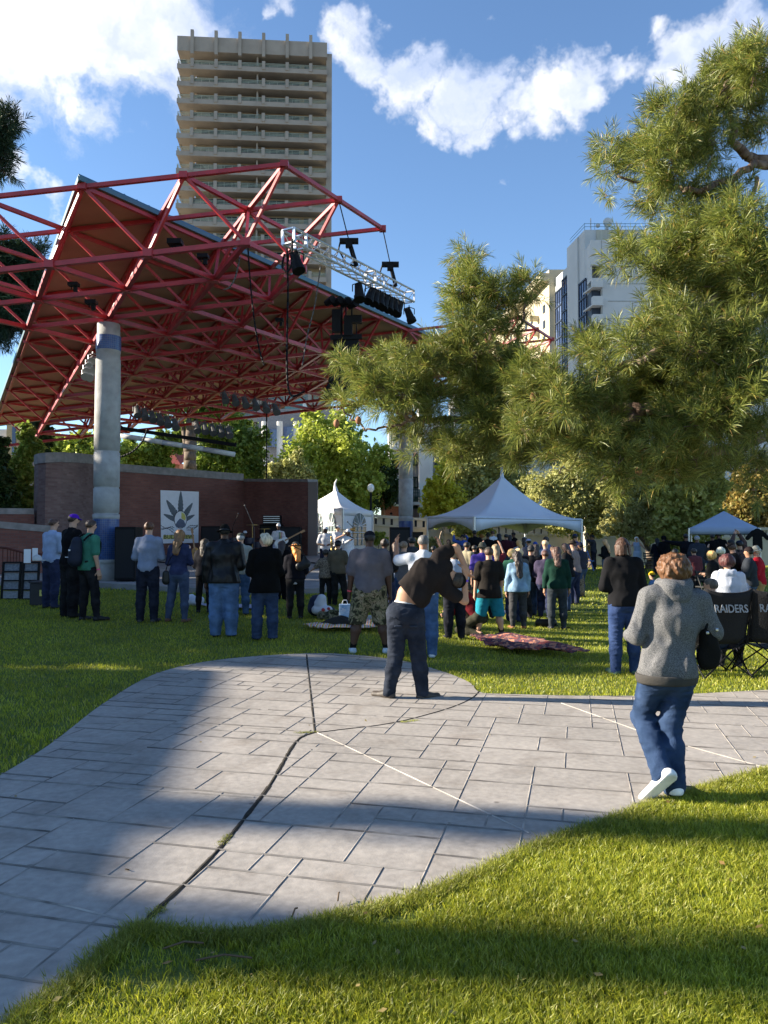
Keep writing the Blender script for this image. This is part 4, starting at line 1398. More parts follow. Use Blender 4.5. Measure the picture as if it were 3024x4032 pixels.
tree('leafy_tree', 'grey green leafy tree behind the peak of the big white tent', 48, [(1850, 2100), (1850, 1900)],
     [(1850, 1830, 90), (1820, 1920, 70), (1900, 1900, 80), (1960, 1850, 70), (1880, 1980, 60), (1930, 1780, 60), (1830, 1760, 60), (2010, 1900, 60), (1860, 2040, 60)], 15000, .13, L_olive, 4, sr=.25)
tree('leafy_tree', 'olive willowy tree right of the big tent with leaning dark trunk', 37, [(2330, 2190), (2325, 2100), (2335, 1980), (2380, 1900)],
     [(2180, 1960, 70), (2240, 2000, 80), (2160, 2040, 50), (2280, 1930, 90), (2350, 1980, 90), (2230, 2070, 60), (2330, 2060, 60), (2400, 1930, 90), (2290, 1860, 70), (2200, 1900, 60), (2420, 2010, 70), (2250, 1820, 60), (2350, 1800, 60), (2120, 1900, 55)], 28000, .085, L_olive, 5, tr=.24, sr=.2, limbs=7)
tree('leafy_tree', 'silver leafed spreading tree with forked trunk right of the olive willowy tree', 35, [(2560, 2190), (2540, 2130), (2480, 2080), (2430, 2060)],
     [(2440, 2030, 60), (2490, 1990, 70), (2520, 2060, 60), (2560, 2000, 60), (2470, 2090, 45), (2560, 2090, 45), (2600, 1950, 60), (2530, 1920, 60), (2400, 2080, 35), (2480, 1890, 70), (2580, 1870, 70)], 18000, .08, leafmat('silver leaves', (.36, .36, .12), (.66, .62, .28), .5), 6, tr=.2, sr=.2, limbs=6)
tree('ivy_tree', 'round tree wrapped in broad pale ivy leaves left of the blue canopy', 33, [(2700, 2190), (2700, 2050)],
     [(2700, 1950, 90), (2650, 2030, 80), (2740, 2030, 90), (2640, 2110, 60), (2700, 2110, 80), (2780, 1990, 70), (2620, 1960, 50), (2780, 2070, 50), (2660, 1890, 60), (2760, 1910, 60), (2690, 2170, 60), (2830, 1930, 40), (2720, 1850, 80), (2640, 1830, 60), (2800, 1840, 60)], 19000, .13, L_pale, 7, sr=.22)
tree('leafy_tree', 'brown tinged tree behind the blue canopy at the right edge', 42, [(2960, 2150), (2960, 2000)],
     [(2960, 1960, 90), (2900, 2020, 60), (3010, 2040, 90), (2940, 2090, 60), (3040, 1930, 80), (2890, 1950, 40), (3010, 2120, 60), (2920, 1900, 50)], 13000, .12, L_brown, 8)
# left side background
tree('leafy_tree', 'sunlit green tree behind the stage wall left of the near column', 44, [(290, 1900), (290, 1800)],
     [(230, 1790, 60), (290, 1780, 70), (350, 1770, 70), (200, 1740, 40), (420, 1790, 70), (320, 1730, 40), (480, 1800, 60), (380, 1820, 60), (260, 1830, 50)], 13000, .12, L_yg, 9)
tree('columnar_tree', 'narrow fresh green cypress at the far left behind the low wall', 30, [(95, 2100), (95, 1800)],
     [(90, 1800, 40), (85, 1870, 50), (70, 1940, 55), (95, 2010, 60), (120, 1760, 40), (60, 2060, 60), (110, 1700, 30), (40, 1990, 40)], 12000, .1, L_mid, 10)
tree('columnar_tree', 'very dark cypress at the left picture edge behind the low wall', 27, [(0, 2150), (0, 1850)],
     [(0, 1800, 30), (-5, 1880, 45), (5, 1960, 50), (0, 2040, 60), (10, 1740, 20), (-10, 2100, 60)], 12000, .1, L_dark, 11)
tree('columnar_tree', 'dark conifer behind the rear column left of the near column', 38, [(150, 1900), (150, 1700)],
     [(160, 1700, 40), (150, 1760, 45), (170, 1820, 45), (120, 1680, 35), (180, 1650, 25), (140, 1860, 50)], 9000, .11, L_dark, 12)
tree('spreading_pine', 'low spreading pine tree behind the brick stage wall right of the near column', 45, [(560, 1900), (540, 1800)],
     [(500, 1790, 40), (560, 1800, 60), (620, 1780, 50), (520, 1840, 60), (600, 1850, 60), (680, 1740, 50), (650, 1840, 30), (480, 1850, 40), (730, 1700, 50)], 14000, .11, L_mid, 13)
tree('leafy_tree', 'tall rough barked tree rising behind the stage wall', 41, [(748, 1900), (748, 1780), (752, 1650), (745, 1500)],
     [(700, 1560, 60), (800, 1600, 70), (850, 1540, 60), (640, 1600, 50), (760, 1500, 60), (900, 1600, 60)], 9000, .12, L_mid, 14, tr=.46)
tree('leafy_tree', 'green bushy tree between the rough trunk and the stage wall corner', 46, [(880, 1920), (880, 1750)],
     [(830, 1780, 60), (900, 1740, 70), (960, 1790, 70), (860, 1850, 60), (940, 1860, 60), (1010, 1840, 50), (830, 1700, 50), (1000, 1730, 50), (900, 1660, 60), (790, 1850, 40), (1060, 1880, 40)], 15000, .12, L_mid, 15)
tree('leafy_tree', 'pale bare twigged shrub behind the right end of the stage wall', 44, [(1160, 1960), (1160, 1880)],
     [(1140, 1880, 45), (1190, 1860, 45), (1110, 1850, 40), (1080, 1900, 40), (1160, 1810, 35)], 6000, .09, L_olive, 16)
tree('ivy_shrub', 'leafy shrub at the foot of the tan wall behind the big tent', 40, [(1830, 2150), (1830, 2120)],
     [(1810, 2070, 30), (1850, 2075, 35), (1890, 2080, 30), (1920, 2090, 20), (1800, 2100, 15)], 3500, .09, L_pale, 17, tr=.04)
tree('sapling', 'thin pale sapling standing against the tan wall beside the big tent', 39, [(1732, 2165), (1733, 2110), (1755, 2060)],
     [(1725, 2055, 22), (1750, 2050, 22), (1770, 2062, 15), (1705, 2065, 12)], 1200, .07, L_yg, 18, tr=.06, bark=M_barkl)
tree('ornamental_grass', 'clump of tall yellow green blades by the white stage tent', 36, [(1490, 2160), (1490, 2140)],
     [(1490, 2120, 18), (1500, 2110, 14), (1480, 2130, 14), (1515, 2130, 12)], 1500, .10, L_yg, 19, tr=.02)
tree('ornamental_grass', 'low flower shrubs at the foot of the tan wall behind the seated pair', 38, [(1700, 2160), (1700, 2150)],
     [(1650, 2140, 20), (1690, 2145, 22), (1730, 2150, 22), (1620, 2135, 14), (1770, 2155, 15)], 2500, .07, L_olive, 20, tr=.02)


# ---------------------------------------------------------------- pines
def pine(name, label, base, limb_lists, blobs, n_t, mat, seed, scale=1.0, per=54, width=.0032, nl=.13, group=None, trunk=None, tr=.25):
    """blobs: (px,py,r,Y)"""
    r = np.random.default_rng(seed)
    t = thing(name, label, 'pine tree', base, 0, group)
    base = np.array(base)
    if trunk is not None:
        MB().path(smooth_pts([np.array(q) - base for q in trunk], 4), tr, 12, tr * .5).build('trunk', M_barkp, t, True)
    for pts, r0, r1, mt in limb_lists:
        q = smooth_pts([at(*p) - base for p in pts], 5)
        q = [q[0]] + [c + r.normal(size=3) * .018 * scale for c in q[1:]]
        MB().path(q, r0, 8, r1).build('branch', mt, t, True)
    B = np.array([pb(x, y, Y, rr * .9) for x, y, rr, Y in blobs])
    B[:, :3] -= base
    ar = B[:, 3] ** 2
    bi = r.choice(len(B), n_t, p=ar / ar.sum())
    d = r.normal(size=(n_t, 3)); d /= np.linalg.norm(d, axis=1)[:, None]
    C = B[bi, :3] + d * (r.random(n_t) ** .5 * (1.0 + .35 * (r.random(n_t) < .25)))[:, None] * B[bi, 3:6]
    sh = d * .55 + [0, 0, .45] + r.normal(size=(n_t, 3)) * .35 + np.array([-.25, 0, 0])
    sh /= np.linalg.norm(sh, axis=1)[:, None]
    # twigs joining shoots to their blob core
    m = MB()
    tw = r.choice(n_t, min(n_t, 1500), replace=False)
    for i in tw:
        a = B[bi[i], :3] + (C[i] - B[bi[i], :3]) * .1
        m.tube(a, C[i], .006 * scale, .003 * scale, 4, False)
    m.build('twigs', M_barkp, t)
    L = .15 * scale * (.5 + r.random(n_t))
    # needles
    ti = np.repeat(np.arange(n_t), per); N = len(ti)
    s = r.random(N)
    org = C[ti] + sh[ti] * (s * L[ti])[:, None]
    q = r.normal(size=(N, 3)); q -= sh[ti] * np.sum(q * sh[ti], 1)[:, None]; q /= np.linalg.norm(q, axis=1)[:, None]
    dr = sh[ti] * (.55 + .8 * s ** 3)[:, None] + q * (.85 - .3 * s)[:, None] + r.normal(size=(N, 3)) * .18
    dr[:, 2] -= .12
    dr /= np.linalg.norm(dr, axis=1)[:, None]
    ln = nl * scale * (.75 + .45 * r.random(N))
    side = np.cross(dr, r.normal(size=(N, 3))); side /= np.linalg.norm(side, axis=1)[:, None]
    w = (width * scale * (.8 + .5 * r.random(N)))[:, None]
    mid = org + dr * (ln * .6)[:, None]
    tip = org + dr * ln[:, None]; tip[:, 2] -= ln * .13
    v = np.stack([org - side * w * .5, org + side * w * .5, mid + side * w, mid - side * w, tip], 1)
    b = (np.arange(N) * 5)[:, None]
    npmesh('needles', v.reshape(-1, 3), np.concatenate([b + [0, 1, 2], b + [0, 2, 3], b + [3, 2, 4]]), mat, t)
    return t


UR = [(2978,211,60),(2857,304,90),(2973,267,100),(2810,276,45),(2927,337,90),(2749,393,60),(2800,430,80),(2595,435,60),(2660,453,70),(2717,523,90),(2577,547,60),(2647,607,110),(2530,631,80),(2413,621,75),(2380,570,18),(2385,663,50),(2740,617,100),(2810,570,80),(2950,430,100),(2997,523,70),(2577,677,60),(2553,780,50),(2614,803,60),(2670,710,70),(2717,794,60),(2810,780,70),(2903,757,60),(2390,770,22),(2600,845,30),(2693,845,22),(2810,840,50),(3010,330,60),(2900,210,30)]
UL = [(2469,990,50),(2530,985,40),(2450,1046,45),(2623,952,50),(2693,943,80),(2763,896,70),(2903,880,100),(2577,1060,35),(2670,1036,100),(2810,1013,120),(2950,1013,120),(2600,1106,45),(2670,1120,90),(2857,1130,120),(2997,1130,110)]
LR = [(2340,1380,50),(2320,1337,35),(2383,1393,50),(2383,1479,45),(2481,1380,60),(2586,1350,90),(2700,1300,90),(2620,1250,80),(2740,1374,110),(2895,1374,120),(2555,1485,100),(2679,1485,110),(2833,1473,120),(2957,1485,110),(2185,1516,70),(2092,1454,70),(2030,1516,70),(2123,1578,90),(2216,1596,60),(2401,1578,80),(2494,1559,60),(2586,1578,110),(2740,1578,120),(2895,1590,110),(2383,1683,70),(2469,1683,80),(2586,1683,110),(2679,1701,90),(2802,1670,100),(2895,1658,80),(2142,1732,80),(2247,1689,60),(2060,1700,60),(2340,1732,60),(2463,1763,60),(2037,1812,45),(2506,1781,60),(2432,1831,60),(2450,1886,65),(2457,1936,30),(2605,1825,40),(2740,1812,45),(2605,1763,60),(2690,1250,90),(2850,1250,100),(2980,1280,80),(2530,1300,40),(2980,1700,60),(2300,1640,50),(2900,1790,45),(2990,1840,50),(2820,1760,40),(2960,1930,30),(2660,1780,35),(2160,1620,60),(2560,1850,50),(2300,1800,50),(2380,1870,35),(2660,1850,45),(2760,1880,35),(2190,1790,45),(2880,1860,45),(2270,1560,55),(2090,1640,50)]
MD = [(1836,1010,34),(1842,1070,40),(1873,1107,48),(1824,1149,40),(1800,1203,40),(1891,1191,70),(1957,1149,45),(1963,1209,70),(2041,1119,35),(2083,1107,42),(2096,1179,45),(2023,1209,40),(1873,1270,65),(1794,1233,28),(1933,1312,55),(2011,1312,35),(1824,1336,50),(1722,1360,42),(1812,1390,60),(1873,1396,70),(1535,1390,36),(1523,1432,42),(1595,1420,35),(1336,1432,32),(1372,1462,48),(1433,1480,50),(1481,1523,50),(1541,1480,45),(1601,1492,60),(1662,1450,60),(1722,1450,60),(1662,1523,60),(1589,1553,60),(1541,1565,50),(1451,1565,42),(1662,1595,55),(1722,1583,50),(1330,1577,26),(1390,1601,34),(1500,1613,36),(1589,1673,40),(1613,1728,36),(1638,1782,25),(1692,1673,50),(1722,1752,40),(1782,1764,45),(1873,1553,80),(1933,1492,80),(1993,1462,80),(2053,1450,60),(1842,1492,70),(1933,1583,80),(1903,1661,70),(1993,1613,80),(2023,1523,80),(1963,1673,60),(1812,1794,42),(2041,1812,40),(2114,1764,50),(1780,1420,60),(1860,1740,40),(1960,1740,50)]
blobs = [(x, y, r * .84, 8.4 + .5 * math.sin(i * 2.1)) for i, (x, y, r) in enumerate(UR)]
blobs += [(x, y, r, 7.9 + .5 * math.sin(i * 1.7)) for i, (x, y, r) in enumerate(UL)]
blobs += [(x, y, r, 7.8 + .6 * math.sin(i * 1.3)) for i, (x, y, r) in enumerate(LR)]
blobs += [(x, y, r, 9.0 + .5 * math.sin(i * 1.9)) for i, (x, y, r) in enumerate(MD)]
limbs = [([(3500, 560, 8.6), (3024, 626, 8.5), (2912, 589, 8.4), (2894, 523, 8.4), (2861, 374, 8.4), (2857, 320, 8.4)], .07, .015, M_barkp),
         ([(3500, 700, 8.6), (3024, 640, 8.4), (2880, 705, 8.3), (2740, 742, 8.2), (2620, 735, 8.3), (2430, 690, 8.4)], .055, .012, M_barkp),
         ([(3100, 760, 8.6), (2960, 850, 8.3), (2820, 900, 8.1), (2700, 1000, 8)], .03, .01, M_barkl),
         ([(3100, 1090, 8), (2850, 1150, 7.9), (2780, 1210, 7.8), (2720, 1230, 7.7)], .05, .02, M_barkl),
         ([(3500, 1100, 8), (3024, 1180, 7.8), (2870, 1260, 7.7), (2679, 1337, 7.6), (2555, 1399, 7.6), (2444, 1442, 7.7), (2370, 1500, 7.8), (2240, 1540, 7.9)], .075, .015, M_barkp),
         ([(3500, 1500, 8), (3024, 1535, 7.9), (2850, 1570, 7.8), (2530, 1605, 7.9), (2350, 1590, 8), (2230, 1545, 8.2), (2100, 1480, 8.6)], .10, .03, M_barkp),
         ([(2530, 1605, 7.9), (2380, 1740, 8.1), (2200, 1720, 8.4), (2060, 1690, 8.7), (1903, 1667, 9), (1800, 1652, 9), (1752, 1646, 9), (1637, 1652, 9), (1500, 1600, 9)], .075, .02, M_barkp),
         ([(2230, 1545, 8.4), (2050, 1480, 8.8), (1985, 1420, 9), (1939, 1342, 9), (1927, 1287, 9), (1890, 1200, 9), (1850, 1080, 9)], .055, .012, M_barkp),
         ([(1752, 1646, 9), (1600, 1660, 9), (1520, 1690, 9), (1440, 1690, 9), (1380, 1640, 9), (1330, 1590, 9)], .018, .008, M_barkp),
         ([(1637, 1652, 9), (1560, 1560, 9), (1480, 1520, 9), (1400, 1450, 9), (1350, 1430, 9)], .03, .008, M_barkp),
         ([(1985, 1420, 9), (2040, 1330, 9), (2060, 1240, 9), (2090, 1150, 9)], .03, .008, M_barkp),
         ([(3024, 1240, 8.6), (2900, 1300, 8.2), (2760, 1420, 8)], .03, .01, M_barkl),
         ([(3100, 1680, 8.4), (2850, 1780, 8.2), (2650, 1740, 8), (2480, 1780, 8)], .06, .02, M_barkp),
         ([(2380, 1740, 8.1), (2300, 1790, 8.3), (2200, 1860, 8.4)], .02, .008, M_barkl),
         ([(2980, 700, 8.6), (2940, 900, 8.4), (3000, 1000, 8.3)], .025, .01, M_barkl)]
L_pine = leafmat('pine needles', (.045, .08, .016), (.31, .33, .065), .35, (.45, .25, .08))
pine('pine_tree', 'large long needled pine reaching in from the right over the lawn', (6.6, 9.5, 0), limbs, blobs, 6900, L_pine, 3, 1.0, 44, width=.0026,
     trunk=[(6.6, 9.5, -.1), (6.5, 9.4, 2.5), (6.3, 9.2, 5), (6.0, 9.0, 8), (6.1, 9.0, 11)], tr=.3)
# cones
for k, (px, py) in enumerate([(1325, 1667), (1411, 1655), (2450, 1856), (2100, 1562), (2515, 1855)]):
    c = at(px, py, 8.9 if px < 2000 else 7.6)
    tag(MB().ball(c, .035, 6, (1, 1, 1.4)).build('pine_cone', mk('cone brown', (.22, .09, .05), .8, scale=30, col2=(.4, .2, .1)), None, True), ['brown cone hanging at the left tip of the middle pine branch', 'brown cone hanging right of the leftmost cone', 'pale cone in the drooping tuft above the dreadlocked man', 'pale cone near the middle pine limb', 'reddish cone low in the pine right of the drooping tuft'][k], 'pine cone', 'pine cones')
# dark pines, left
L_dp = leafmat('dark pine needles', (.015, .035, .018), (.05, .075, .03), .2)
bl = [(20, 500, 60, 27), (-10, 600, 70, 27), (15, 670, 40, 27), (-60, 560, 80, 27), (30, 1010, 70, 27), (110, 1040, 70, 27), (60, 1120, 90, 27), (0, 1200, 90, 27), (90, 1200, 70, 27), (40, 1290, 70, 27), (150, 1000, 40, 27), (0, 1340, 30, 27), (130, 1110, 60, 27), (-60, 1100, 100, 27), (-80, 1300, 80, 27)]
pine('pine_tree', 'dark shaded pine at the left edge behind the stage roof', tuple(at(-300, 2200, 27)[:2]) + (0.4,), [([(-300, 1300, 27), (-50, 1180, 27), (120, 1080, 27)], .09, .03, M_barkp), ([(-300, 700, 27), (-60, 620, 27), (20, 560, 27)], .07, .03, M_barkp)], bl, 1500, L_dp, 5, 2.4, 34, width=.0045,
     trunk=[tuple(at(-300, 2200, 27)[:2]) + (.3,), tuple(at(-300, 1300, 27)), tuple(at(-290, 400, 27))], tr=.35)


# ---------------------------------------------------------------- trees left of the frame that shade the lawn
def offtree(x, y, H, rx, ry, seed, mat, label, n=5000, z0=1.0, conical=False, size=.16):
    x = x - (9 if rx < .6 and y < 10 else 0) * 0; t = thing('park_tree', label, 'tree', (x, y, float(ground(x, y))), 0, 'park trees left of the lawn')
    MB().path([(0, 0, -.1), (.05, 0, H * .5), (0, 0, H * .9)], min(.22, .14 + rx * .05), 8, .05).build('trunk', M_bark, t, True)
    B = []
    K = 7
    for k in range(K):
        f = k / (K - 1); z = z0 + (H - .55 - z0) * (.06 + .84 * f)
        w = (1 - f * .85) if conical else (.95 if f < .8 else .75)
        B.append((0, 0, z, rx * w, ry * w, (H - z0) / K * .8))
    leaves('crown', B, n, .09 if rx < .6 else size, mat, t, seed, sr=.35)


TE = math.tan(SUN_EL); sx, sy = math.cos(SUN_AZ), math.sin(SUN_AZ)


def caster(xt, yt, H, half, rise, label, seed, mat=None, n=12000, conical=False, z0=.6):
    L = (H - rise) / TE
    offtree(xt - L * sx, yt + L * sy, H, half, half, seed, mat or L_mid, label, n, z0, conical)


# a long low park building left of the frame throws the straight shade edge over the path
hz_ = 7.6; Lb_ = hz_ / TE
e0 = np.array([-1.15 - Lb_ * sx, 2.2 + Lb_ * sy]); e1 = np.array([-2.0 - Lb_ * sx, 9.3 + Lb_ * sy]); de = (e1 - e0) / np.linalg.norm(e1 - e0)
pb0, pb1 = e0 - de * 5.5, e1 + de * .2
bl_ = thing('park_building', 'long flat roofed brick park building left of the lawn', 'building', (0, 0, 0))
MB().prism([tuple(pb0), tuple(pb1), (pb1[0] - 8, pb1[1]), (pb0[0] - 8, pb0[1])], -.2, hz_ - .3).build('wall', M_brick if False else mk('buff brick', (.30, .22, .15), .9, scale=6), bl_)
MB().prism([tuple(pb0 + [.15, -.15]), tuple(pb1 + [.15, .15]), (pb1[0] - 8, pb1[1] + .15), (pb0[0] - 8, pb0[1] - .15)], hz_ - .299, hz_).build('roof_slab', M_cop, bl_)
for q_ in range(4):
    c_ = pb0 + (pb1 - pb0) * (q_ + .5) / 4
    MB().box((c_[0], c_[1], 2.2), (.12, 1.6, 1.8)).build('window', mk('building window', (.03, .04, .05), .2), bl_)
k = 0
for y, xt, H, half in [(9.7, 4.3, 11.0, .55), (10.8, 4.8, 10.8, .6), (11.9, 1.2, 10.2, 1.0), (10.6, -2.5, 8.8, 1.6), (13.2, -.6, 9.4, 1.4), (15.2, .4, 9.8, 1.5), (17.4, .6, 10.4, 1.6), (18.8, 1.5, 11, 1.6), (21.5, 2.5, 11.5, 1.6), (24.5, 1.0, 11.0, 1.8), (28, -1, 10.6, 2.0)]:
    k += 1
    caster(xt, y, H, half, 0, 'round leafy tree number %d in the park row left of the lawn' % k, 40 + k, n=15000)
# slim spires whose shadows streak across the path
for j, (xt, y, half) in enumerate([(.3, 5.35, .13), (4.6, 4.12, .13), (4.8, 2.62, .22), (5.5, 13.9, .2), (6.5, 15.2, .25), (6.4, 17.2, .4)]):
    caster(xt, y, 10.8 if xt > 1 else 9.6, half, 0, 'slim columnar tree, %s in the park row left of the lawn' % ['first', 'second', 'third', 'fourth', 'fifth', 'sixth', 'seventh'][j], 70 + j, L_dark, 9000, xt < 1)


# ================================================================ PEOPLE
SKIN = {'l': (.50, .29, .20), 'm': (.36, .19, .12), 't': (.42, .23, .14), 'b': (.075, .038, .025), 'd': (.13, .065, .042)}


def cloth(col, kind='cotton'):
    m = cloth_(tuple(c * .88 for c in col), kind)
    m.node_tree.nodes['Principled BSDF'].inputs['Specular IOR Level'].default_value = .25 if kind == 'nylon' else .08
    return m


def cloth_(col, kind='cotton'):
    if kind == 'denim': return mk('denim', col, .9, scale=7, bump=.35, bscale=160, col2=tuple(min(1, c * 1.9 + .012) for c in col), detail=7)
    if kind == 'heather': return mk('heather knit', (.06, .06, .063), .95, scale=190, bump=.4, bscale=300, col2=col, detail=2)
    if kind == 'camo': return camo()
    if kind == 'pattern': return mk('patterned cloth', (.03, .02, .02), .9, scale=45, col2=col, bump=.2)
    if kind == 'plaid': return mk('plaid cloth', (.02, .015, .02), .9, scale=22, col2=col, stretch=(3, 3, .3))
    if kind == 'nylon': return mk('nylon', col, .4, var=.3, scale=6, bump=.2, bscale=30)
    return mk('cotton', col, .9, var=.16, scale=7, bump=.3, bscale=150)


def creases(seed, amp):
    f = vnoise(seed, 13, 1, 2, (.8, .8, 1.9))
    return lambda X, Y, Z: amp * (1.1 * np.abs(f(X, Y, Z)) - .45)


def cfold(amp, seed):
    f = vnoise(seed, 8, 1, 2, (1.25, 1.25, .55)); g = folds(amp * .5, seed, 18, .5)
    return lambda X, Y, Z: amp * 1.5 * (np.abs(f(X, Y, Z)) - .45) + g(X, Y, Z)


def camo():
    if 'camo' in MATS: return MATS['camo']
    m = bpy.data.materials.new('camouflage cloth')
    nt, N, L, b = nodes_of(m)
    tc = N.new('ShaderNodeTexCoord'); n = N.new('ShaderNodeTexNoise'); n.inputs['Scale'].default_value = 11; n.inputs['Detail'].default_value = 3; n.inputs['Distortion'].default_value = 1.2
    L.new(tc.outputs['Object'], n.inputs['Vector'])
    r = N.new('ShaderNodeValToRGB'); r.color_ramp.interpolation = 'CONSTANT'
    e = r.color_ramp.elements
    e[0].color = (.035, .033, .022, 1); e[1].position = .45; e[1].color = (.11, .11, .06, 1)
    for p, c in ((.52, (.24, .20, .13, 1)), (.60, (.09, .07, .045, 1)), (.66, (.30, .27, .19, 1))): x = e.new(p); x.color = c
    L.new(n.outputs['Fac'], r.inputs[0]); L.new(r.outputs[0], b.inputs['Base Color']); b.inputs['Roughness'].default_value = .95
    MATS['camo'] = m
    return m


def skin(c):
    return mk('skin ' + c, SKIN[c], .55, var=.08, scale=9, spec=.35)


def hairmat(c):
    return mk('hair', c, .5, scale=26, bump=.7, bscale=45, col2=tuple(min(1, x * 2.2 + .01) for x in c), spec=.35, stretch=(1, 1, .25), detail=6)


V = lambda *a: np.array(a, float)
unit = lambda a: np.array(a, float) / np.linalg.norm(a)

ARMS = {'down': ((.16, -.05, -1), (.02, .22, -1)), 'hang': ((.22, 0, -1), (.10, .1, -1)), 'front': ((.22, .05, -1), (-.55, .85, .05)), 'cross': ((.25, .15, -1), (-.9, .35, .15)),
        'pocket': ((.35, -.12, -1), (-.22, .35, -.9)), 'phone': ((.5, .75, .25), (-.25, .45, 1)), 'up': ((.35, .1, 1), (.0, .1, 1)), 'point': ((1, .3, .1), (1, .3, .25)),
        'out': ((.7, .1, -.8), (.75, .2, -.55)), 'horn': ((.35, .7, -.6), (-.35, .85, .45)), 'play': ((.3, -.05, -1), (-.5, .8, -.1)), 'lap': ((.2, .35, -1), (-.3, .9, -.25)), 'bag': ((.42, -.1, -1), (-.1, .9, .1))}
LEGS = {'stand': ((.06, .0, -1), (.02, -.04, -1)), 'wide': ((.2, .02, -1), (.16, -.04, -1)), 'close': ((-.01, .0, -1), (0, -.04, -1)), 'step': ((.05, .28, -1), (.02, -.12, -1)), 'back': ((.02, -.15, -1), (0, -.3, -1)),
        'sit': ((.1, 1, -.05), (.02, .05, -1)), 'kneel': ((.15, .8, -.45), (0, -1, -.15))}


def person(label, x, y, H, rot=0, lod=1, sex='m', bulk=1.0, sk='l', top='tee', topc=(.1, .1, .1), topk='cotton', bot='jeans', botc=(.03, .05, .10), botk='denim',
           shoe=(.02, .02, .02), hair='short', hairc=(.05, .03, .02), hat=None, hatc=(.02, .02, .02), arms=('down', 'down'), legs=('stand', 'stand'), under=None, lean=(0, .03), head=0.0, nod=0.0,
           J=None, gz=None, cat='person', extra=None, group=None, hood=False, beard=False, glasses=False, zoff=0.0, hem=.0, sleeve=None, bare=False, sock=None, neck_band=None):
    J = dict(J or {})
    g = float(ground(x, y)) if gz is None else gz
    root = thing('person', label, cat, (x, y, g), rot, group)
    vox = {3: .0095, 2: .012, 1: .015, 0: .024, -1: .034}[lod]
    fem = sex == 'f'
    k = H
    sp = unit((lean[0], lean[1], 1))
    j = {}
    seat = 'sit' in legs or 'kneel' in legs
    pel = V(0, 0, .52 * k)
    if legs[0] == 'sit': pel = V(0, 0, .29 * k)
    if legs[0] == 'kneel': pel = V(0, 0, .30 * k)
    pel = J.get('pel', pel)
    j['pel'] = pel
    j['mid'] = J.get('mid', pel + sp * .11 * k)
    j['chest'] = J.get('chest', pel + sp * .205 * k)
    j['nb'] = J.get('nb', pel + sp * .305 * k)
    sh = unit(J.get('shdir', (1, 0, 0)))
    hp = unit(J.get('hipdir', (1, 0, 0)))
    sw2 = .100 * k * (.90 if fem else 1.0) * (1 + (bulk - 1) * .45)
    j['shR'] = J.get('shR', j['nb'] - sp * .030 * k + sh * sw2); j['shL'] = J.get('shL', j['nb'] - sp * .030 * k - sh * sw2)
    hw = .050 * k * (1.08 if fem else 1)
    j['hipR'] = pel + hp * hw - V(0, 0, .01 * k); j['hipL'] = pel - hp * hw - V(0, 0, .01 * k)
    for s, sg_ in (('R', 1), ('L', -1)):
        i = 0 if s == 'R' else 1
        a = ARMS[arms[i]] if isinstance(arms[i], str) else arms[i]
        l = LEGS[legs[i]] if isinstance(legs[i], str) else legs[i]
        m = V(sg_, 1, 1)
        j['el' + s] = J.get('el' + s, j['sh' + s] + unit(np.array(a[0]) * m) * .165 * k)
        j['wr' + s] = J.get('wr' + s, j['el' + s] + unit(np.array(a[1]) * m) * .148 * k)
        j['kn' + s] = J.get('kn' + s, j['hip' + s] + unit(np.array(l[0]) * m) * .245 * k)
        j['an' + s] = J.get('an' + s, j['kn' + s] + unit(np.array(l[1]) * m) * .222 * k)
    if 'anR' not in J:
        low = min(j['anR'][2], j['anL'][2]) - .043 * k
        if not legs[0] in ('sit', 'kneel'):
            for q in j: j[q] = j[q] - V(0, 0, low)
    hd_up = unit(J.get('hup', sp + V(0, .12, 0) + V(0, nod, 0)))
    fy = unit(J.get('hfwd', (math.sin(-head), math.cos(head), -nod)))
    hx = unit(np.cross(fy, hd_up)); fy = np.cross(hd_up, hx)
    hr = .0435 * 1.72 * (.5 + .5 * k / 1.72)
    hc = J.get('hc', j['nb'] + hd_up * (.062 * k + hr * 1.0))
    E3 = hx, fy, hd_up
    hv = lambda a, b, c: hc + hx * a * hr + fy * b * hr + hd_up * c * hr
    w = bulk
    # ---------------- skin body
    B = Sdf()
    ax = [(sh, 1.38)]
    r_ch = .062 * k * w; r_ws = .052 * k * w * (.92 if fem else 1); r_pl = .060 * k * w * (1.05 if fem else 1)
    if lod >= 0 or True:
        B.cap(j['pel'], j['mid'], r_pl, r_ws, .05, [(hp, 1.35)])
        B.cap(j['mid'], j['chest'], r_ws, r_ch, .05, ax)
        B.cap(j['chest'], j['nb'] - sp * .05 * k, r_ch, r_ch * .8, .05, ax)
        B.cap(j['shL'], j['shR'], .034 * k, None, .06)
    B.cap(j['nb'] - sp * .01 * k, hc - hd_up * hr * .5, .033 * k * (.85 if fem else 1.05), .030 * k * (.85 if fem else 1.05), .03)
    B.cap(hv(0, -.18, .18), hv(0, .12, .22), hr * .98, hr * .94, .02)
    B.cap(hv(0, .32, -.35), hv(0, .52, -.78), hr * .66, hr * .42, .035)
    if lod >= 1:
        B.cap(hv(0, .98, .10), hv(0, 1.16, -.22), hr * .10, hr * .16, .02)
        for s in (-1, 1):
            B.cap(hv(s * .95, 0, .12), hv(s * .98, -.08, -.2), hr * .15, hr * .10, .01)
            B.cap(hv(s * .3, .85, .28), hv(s * .55, .8, .28), hr * .12, None, .02)
        B.cap(hv(-.2, .93, -.48), hv(.2, .93, -.48), hr * .1, None, .02)
    legbare = bot in ('shorts', 'skirt')
